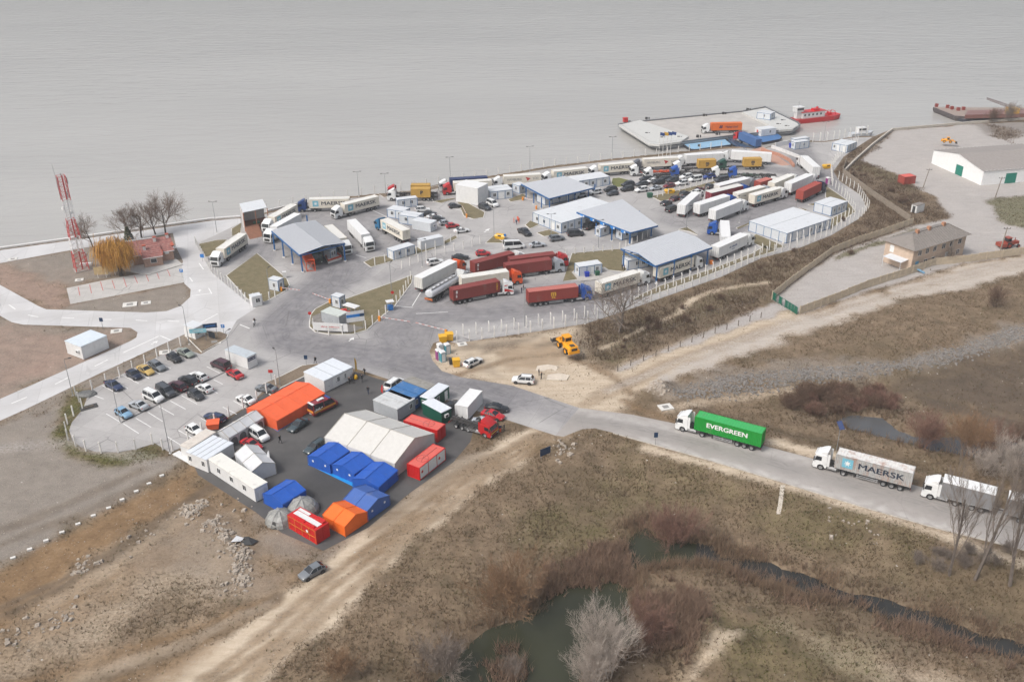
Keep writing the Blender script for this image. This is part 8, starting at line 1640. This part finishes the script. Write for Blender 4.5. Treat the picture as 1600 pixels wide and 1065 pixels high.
# ================================================================== GRASS, REEDS, STONES (uncountable)
NR = np.random.RandomState(5)
def blades(name, pts, hgts, wid, leanf, mats, col, label, n=3):
    """pts: (k,3) clump bases; n blades each"""
    k = len(pts); B = np.repeat(pts, n, 0); H = np.repeat(hgts, n)*NR.uniform(.6, 1.25, k*n); a = NR.uniform(0, 2*np.pi, k*n); r = NR.uniform(0, wid*5, k*n); B = B+np.stack([r*np.cos(a), r*np.sin(a), np.full(k*n, -.03)], 1)
    d = np.stack([np.cos(a+1.57)*wid, np.sin(a+1.57)*wid, 0*a], 1); b2 = NR.uniform(0, 2*np.pi, k*n); ln = NR.uniform(.2, 1, k*n)*leanf*H; tip = B+np.stack([np.cos(b2)*ln, np.sin(b2)*ln, H], 1)
    Vt = np.stack([B-d, B+d, tip], 1).reshape(-1, 3).astype(np.float32); m = len(Vt)//3; me = bpy.data.meshes.new(name); me.vertices.add(len(Vt)); me.vertices.foreach_set('co', Vt.ravel()); me.loops.add(len(Vt)); me.loops.foreach_set('vertex_index', np.arange(len(Vt), dtype=np.int32)); me.polygons.add(m); me.polygons.foreach_set('loop_start', np.arange(0, len(Vt), 3, dtype=np.int32))
    me.update(calc_edges=True); o = bpy.data.objects.new(name, me); COL.objects.link(o); me.materials.append(mats); tag(o, label, None, None, 'stuff'); return o
vis = (np.abs(X) < .6*Y+12) & (sdf(_shore, X, Y) > 3); pavd = np.full(X.shape, -1e9)
for p in _flat: pavd = np.maximum(pavd, sdf(p, X, Y))
bare = np.clip(WT['tan']+WT['pale']*1.35+WT['gravel']*1.05+WT['red']*1.05+WT['brown']*.95+WT['dark']*.8, 0, 1)
wet = np.full(X.shape, -1e9)
for k_, p in _pond.items(): wet = np.maximum(wet, sdf(p, X, Y))
def scatter(weight, n, hz=True):
    w_ = weight*vis*(pavd < -.6); w_ = w_/w_.sum(); i = NR.choice(len(X), n, p=w_); x = X[i]+NR.uniform(-.6, .6, n); y = Y[i]+NR.uniform(-.6, .6, n); return np.stack([x, y, hgt(x, y)], 1)
clump = sstep(.42, .62, fbm(X, Y, 4, 41)); near = np.clip(220/np.maximum(Y, 60), .3, 2)**1.5
def gmat(name, a, b, sc=.25):
    m = mottled(name, a, b, sc=sc); nt = m.node_tree; b_ = nt.nodes['Principled BSDF']; t = nd(nt, 'ShaderNodeBsdfTranslucent'); x = nd(nt, 'ShaderNodeMixShader'); x.inputs[0].default_value = .5
    src = b_.inputs['Base Color'].links[0].from_socket; nt.links.new(src, t.inputs[0]); nt.links.new(b_.outputs[0], x.inputs[1]); nt.links.new(t.outputs[0], x.inputs[2]); nt.links.new(x.outputs[0], nt.nodes['Material Output'].inputs[0]); return m
p_ = scatter((1-bare)*(wet < .2)*(.25+clump)*near, 52000); blades('dry_grass', p_, NR.uniform(.16, .5, len(p_)), .035, 1.1, gmat('straw_grass', S(94,80,60), S(164,142,112)), 0, 'short dry grass tufts on the open ground', 4)
p_ = scatter((WT['green']+.08*(1-bare))*(wet < .2)*near, 16000); blades('green_grass', p_, NR.uniform(.12, .32, len(p_)), .035, .9, gmat('fresh_grass', S(84,92,44), S(126,126,72)), 0, 'patches of fresh green grass', 4)
p_ = scatter(WT['scrub']*(wet < .2)*(.3+clump), 16000); blades('scrub_growth', p_, NR.uniform(.35, .95, len(p_)), .035, .8, gmat('scrub_stems', S(98,82,68), S(156,132,110)), 0, 'low brown scrub growth on the slopes', 4)
rim = np.exp(-((wet+.2)/1.3)**2)*(.12+1.0*(fbm(X, Y, 7, 61) > .5)); p_ = scatter(rim*near, 5500); blades('reeds', p_, NR.uniform(.9, 2.1, len(p_)), .04, .5, gmat('reed_straw', S(132,110,92), S(200,174,146)), 0, 'dry pale reeds along the edges of ponds and ditch', 4)
_ed = [soft(p) for p in ([(845,850),(975,835),(1000,885),(985,905),(900,900),(850,915)], [(990,905),(1085,890),(1110,960),(1060,1040),(1010,980)], [(1140,865),(1330,915),(1480,970),(1600,1010),(1600,1040),(1440,985),(1250,935),(1150,900)], [(740,1000),(800,985),(830,1040),(770,1065)])]
rd = np.zeros(X.shape)
for i, p in enumerate(_ed): rd = np.maximum(rd, sstep(-1, 1, sdf(p, X, Y))*(1 if i < 2 else .55)*(fbm(X, Y, 5, 71) > (.38 if i < 2 else .5)))
p_ = scatter(rd, 4200); p_[:, 2] = np.maximum(p_[:, 2], -2.25); blades('reed_bed', p_, NR.uniform(.8, 1.8, len(p_)), .05, .7, gmat('reed_pinkish', S(134,110,94), S(204,176,152)), 0, 'broken reed beds standing in the pond and ditch', 5)
def stones(name, p, s, m, label):
    k = len(p); base = np.array([(-1,-1,-.6),(1,-1,-.6),(1,1,-.6),(-1,1,-.6),(-.7,-.7,.6),(.7,-.7,.6),(.7,.7,.6),(-.7,.7,.6)]); a = NR.uniform(0, 6.28, k); c, sn = np.cos(a), np.sin(a); B = base[None]*(s[:, None, None]*NR.uniform(.5, 1.2, (k, 1, 3)))+NR.uniform(-.25, .25, (k, 8, 3))*s[:, None, None]
    Vt = np.stack([B[..., 0]*c[:, None]-B[..., 1]*sn[:, None], B[..., 0]*sn[:, None]+B[..., 1]*c[:, None], B[..., 2]+.3*B[..., 0]*NR.uniform(-1, 1, (k, 1))], 2)+p[:, None, :]; fs = np.array([(4,5,6,7),(0,1,5,4),(1,2,6,5),(2,3,7,6),(3,0,4,7)]); F_ = (fs[None]+8*np.arange(k)[:, None, None]).reshape(-1, 4)
    me = bpy.data.meshes.new(name); me.from_pydata(Vt.reshape(-1, 3).tolist(), [], F_.tolist()); me.materials.append(m); o = bpy.data.objects.new(name, me); COL.objects.link(o); tag(o, label, None, None, 'stuff')
RUB = mottled('rubble_stone', S(128,116,104), S(170,158,144), S(204,194,182), sc=1.5)
c_ = [];
for (px, py), n, sp in (((297,800),70,2.0),((310,795),50,1.6),((333,823),60,1.6),((350,840),50,1.6),((366,858),60,1.8),((372,885),50,1.5),((380,905),50,1.6),((372,915),30,1.8),((383,870),24,1.3),((130,890),30,1.8),((215,840),12,4),((360,800),10,4),((40,985),20,4),((100,965),26,2.5),((1345,828),14,3.5),((1300,815),8,4),((880,705),40,3),((1030,612),30,2)):
    q = P(px, py); xy = np.stack([NR.normal(q.x, sp*.45, n), NR.normal(q.y, sp*.6, n)], 1); c_.append(np.concatenate([xy, (hgt(xy[:, 0], xy[:, 1])+.05)[:, None]], 1))
c_ = np.concatenate(c_); stones('rubble', c_, NR.uniform(.15, .6, len(c_))**1.3*.8, RUB, 'broken concrete and stone rubble heaped on the waste ground')
p_ = scatter((WT['gravel']*.9+WT['brown']*.5+WT['red']*.3+.06)*near, 5000); stones('loose_stones', p_, NR.uniform(.03, .1, len(p_)), RUB, 'loose small stones over gravel and soil')
_emb = soft([(1040,612),(1130,588),(1250,575),(1400,566),(1520,535),(1600,505),(1600,530),(1480,565),(1300,590),(1080,622)]); p_ = scatter(sstep(-1, 2, sdf(_emb, X, Y)), 3500); stones('embankment_stones', p_, NR.uniform(.08, .3, len(p_)), GRAV, 'grey broken stone on the embankment slope')
tagb(MB().add([(-1.2,-.6,.2),(.8,-.9,.5),(1.5,.4,.25),(-.2,.9,.7)], [(0,1,3),(1,2,3)]).add([(-1.6,.2,.1),(-.2,.9,.6),(-1.0,1.6,.15)], [(0,1,2)]), 'plastic_sheet', mat('sheet_black', (.03,.03,.03), .5), 'crumpled black sheet on the rubble', 'plastic sheet', (388,849)); tagb(MB().add([(-1.0,-.4,.3),(.6,-.6,.6),(1.0,.6,.2),(-.4,.9,.5)], [(0,1,2,3)]), 'plastic_sheet', TWC, 'crumpled white sheet on the rubble', 'plastic sheet', (372,846))
tagb(MB().box(-1.6,1.6,-.9,.9,-.2,.04).box(-.9,.9,-.1,.15,.04,.2,1), 'excavated_pit', [STEELD, WOOD], 'dark open pit with a plank in the car park corner', 'pit', (139,636), .6)
for lab, px, s in (('grey tarpaulin heap at the car park corner near the pit', (135,616), 2.2), ('heap of grey tarp with dark soil by the dirt bend', (1027,607), 1.6)):
    m_ = MB(); n = 12; rg = random.Random(int(px[0])); m_.loft([[(s*q*math.cos(i*6.283/n)*rg.uniform(.85,1.15), s*.7*q*math.sin(i*6.283/n)*rg.uniform(.85,1.15), z) for i in range(n)] for q, z in ((1,-.1),(.9,.25),(.6,.5),(.2,.6))]); tagb(m_, 'tarpaulin_heap', mat('tarp_grey', S(112,112,110), .6, .3, sc=3), lab, 'heap', px)
# ================================================================== HAZE
hz = MB().box(-900, 900, -40, 1500, -9.5, 100).build('haze', None) if False else None
m = bpy.data.materials.new('haze_air'); m.use_nodes = True; nt = m.node_tree; nt.nodes.remove(nt.nodes['Principled BSDF']); pv = nt.nodes.new('ShaderNodeVolumePrincipled'); pv.inputs['Density'].default_value = .00028; pv.inputs['Color'].default_value = (.95, .97, 1, 1); pv.inputs['Anisotropy'].default_value = .2
nt.links.new(pv.outputs[0], nt.nodes['Material Output'].inputs['Volume'])
hz = MB().box(-900, 900, -60, 1500, -9.5, 100).build('haze', m); tag(hz, 'thin pale mist over the river and the terminal', None, None, 'stuff')
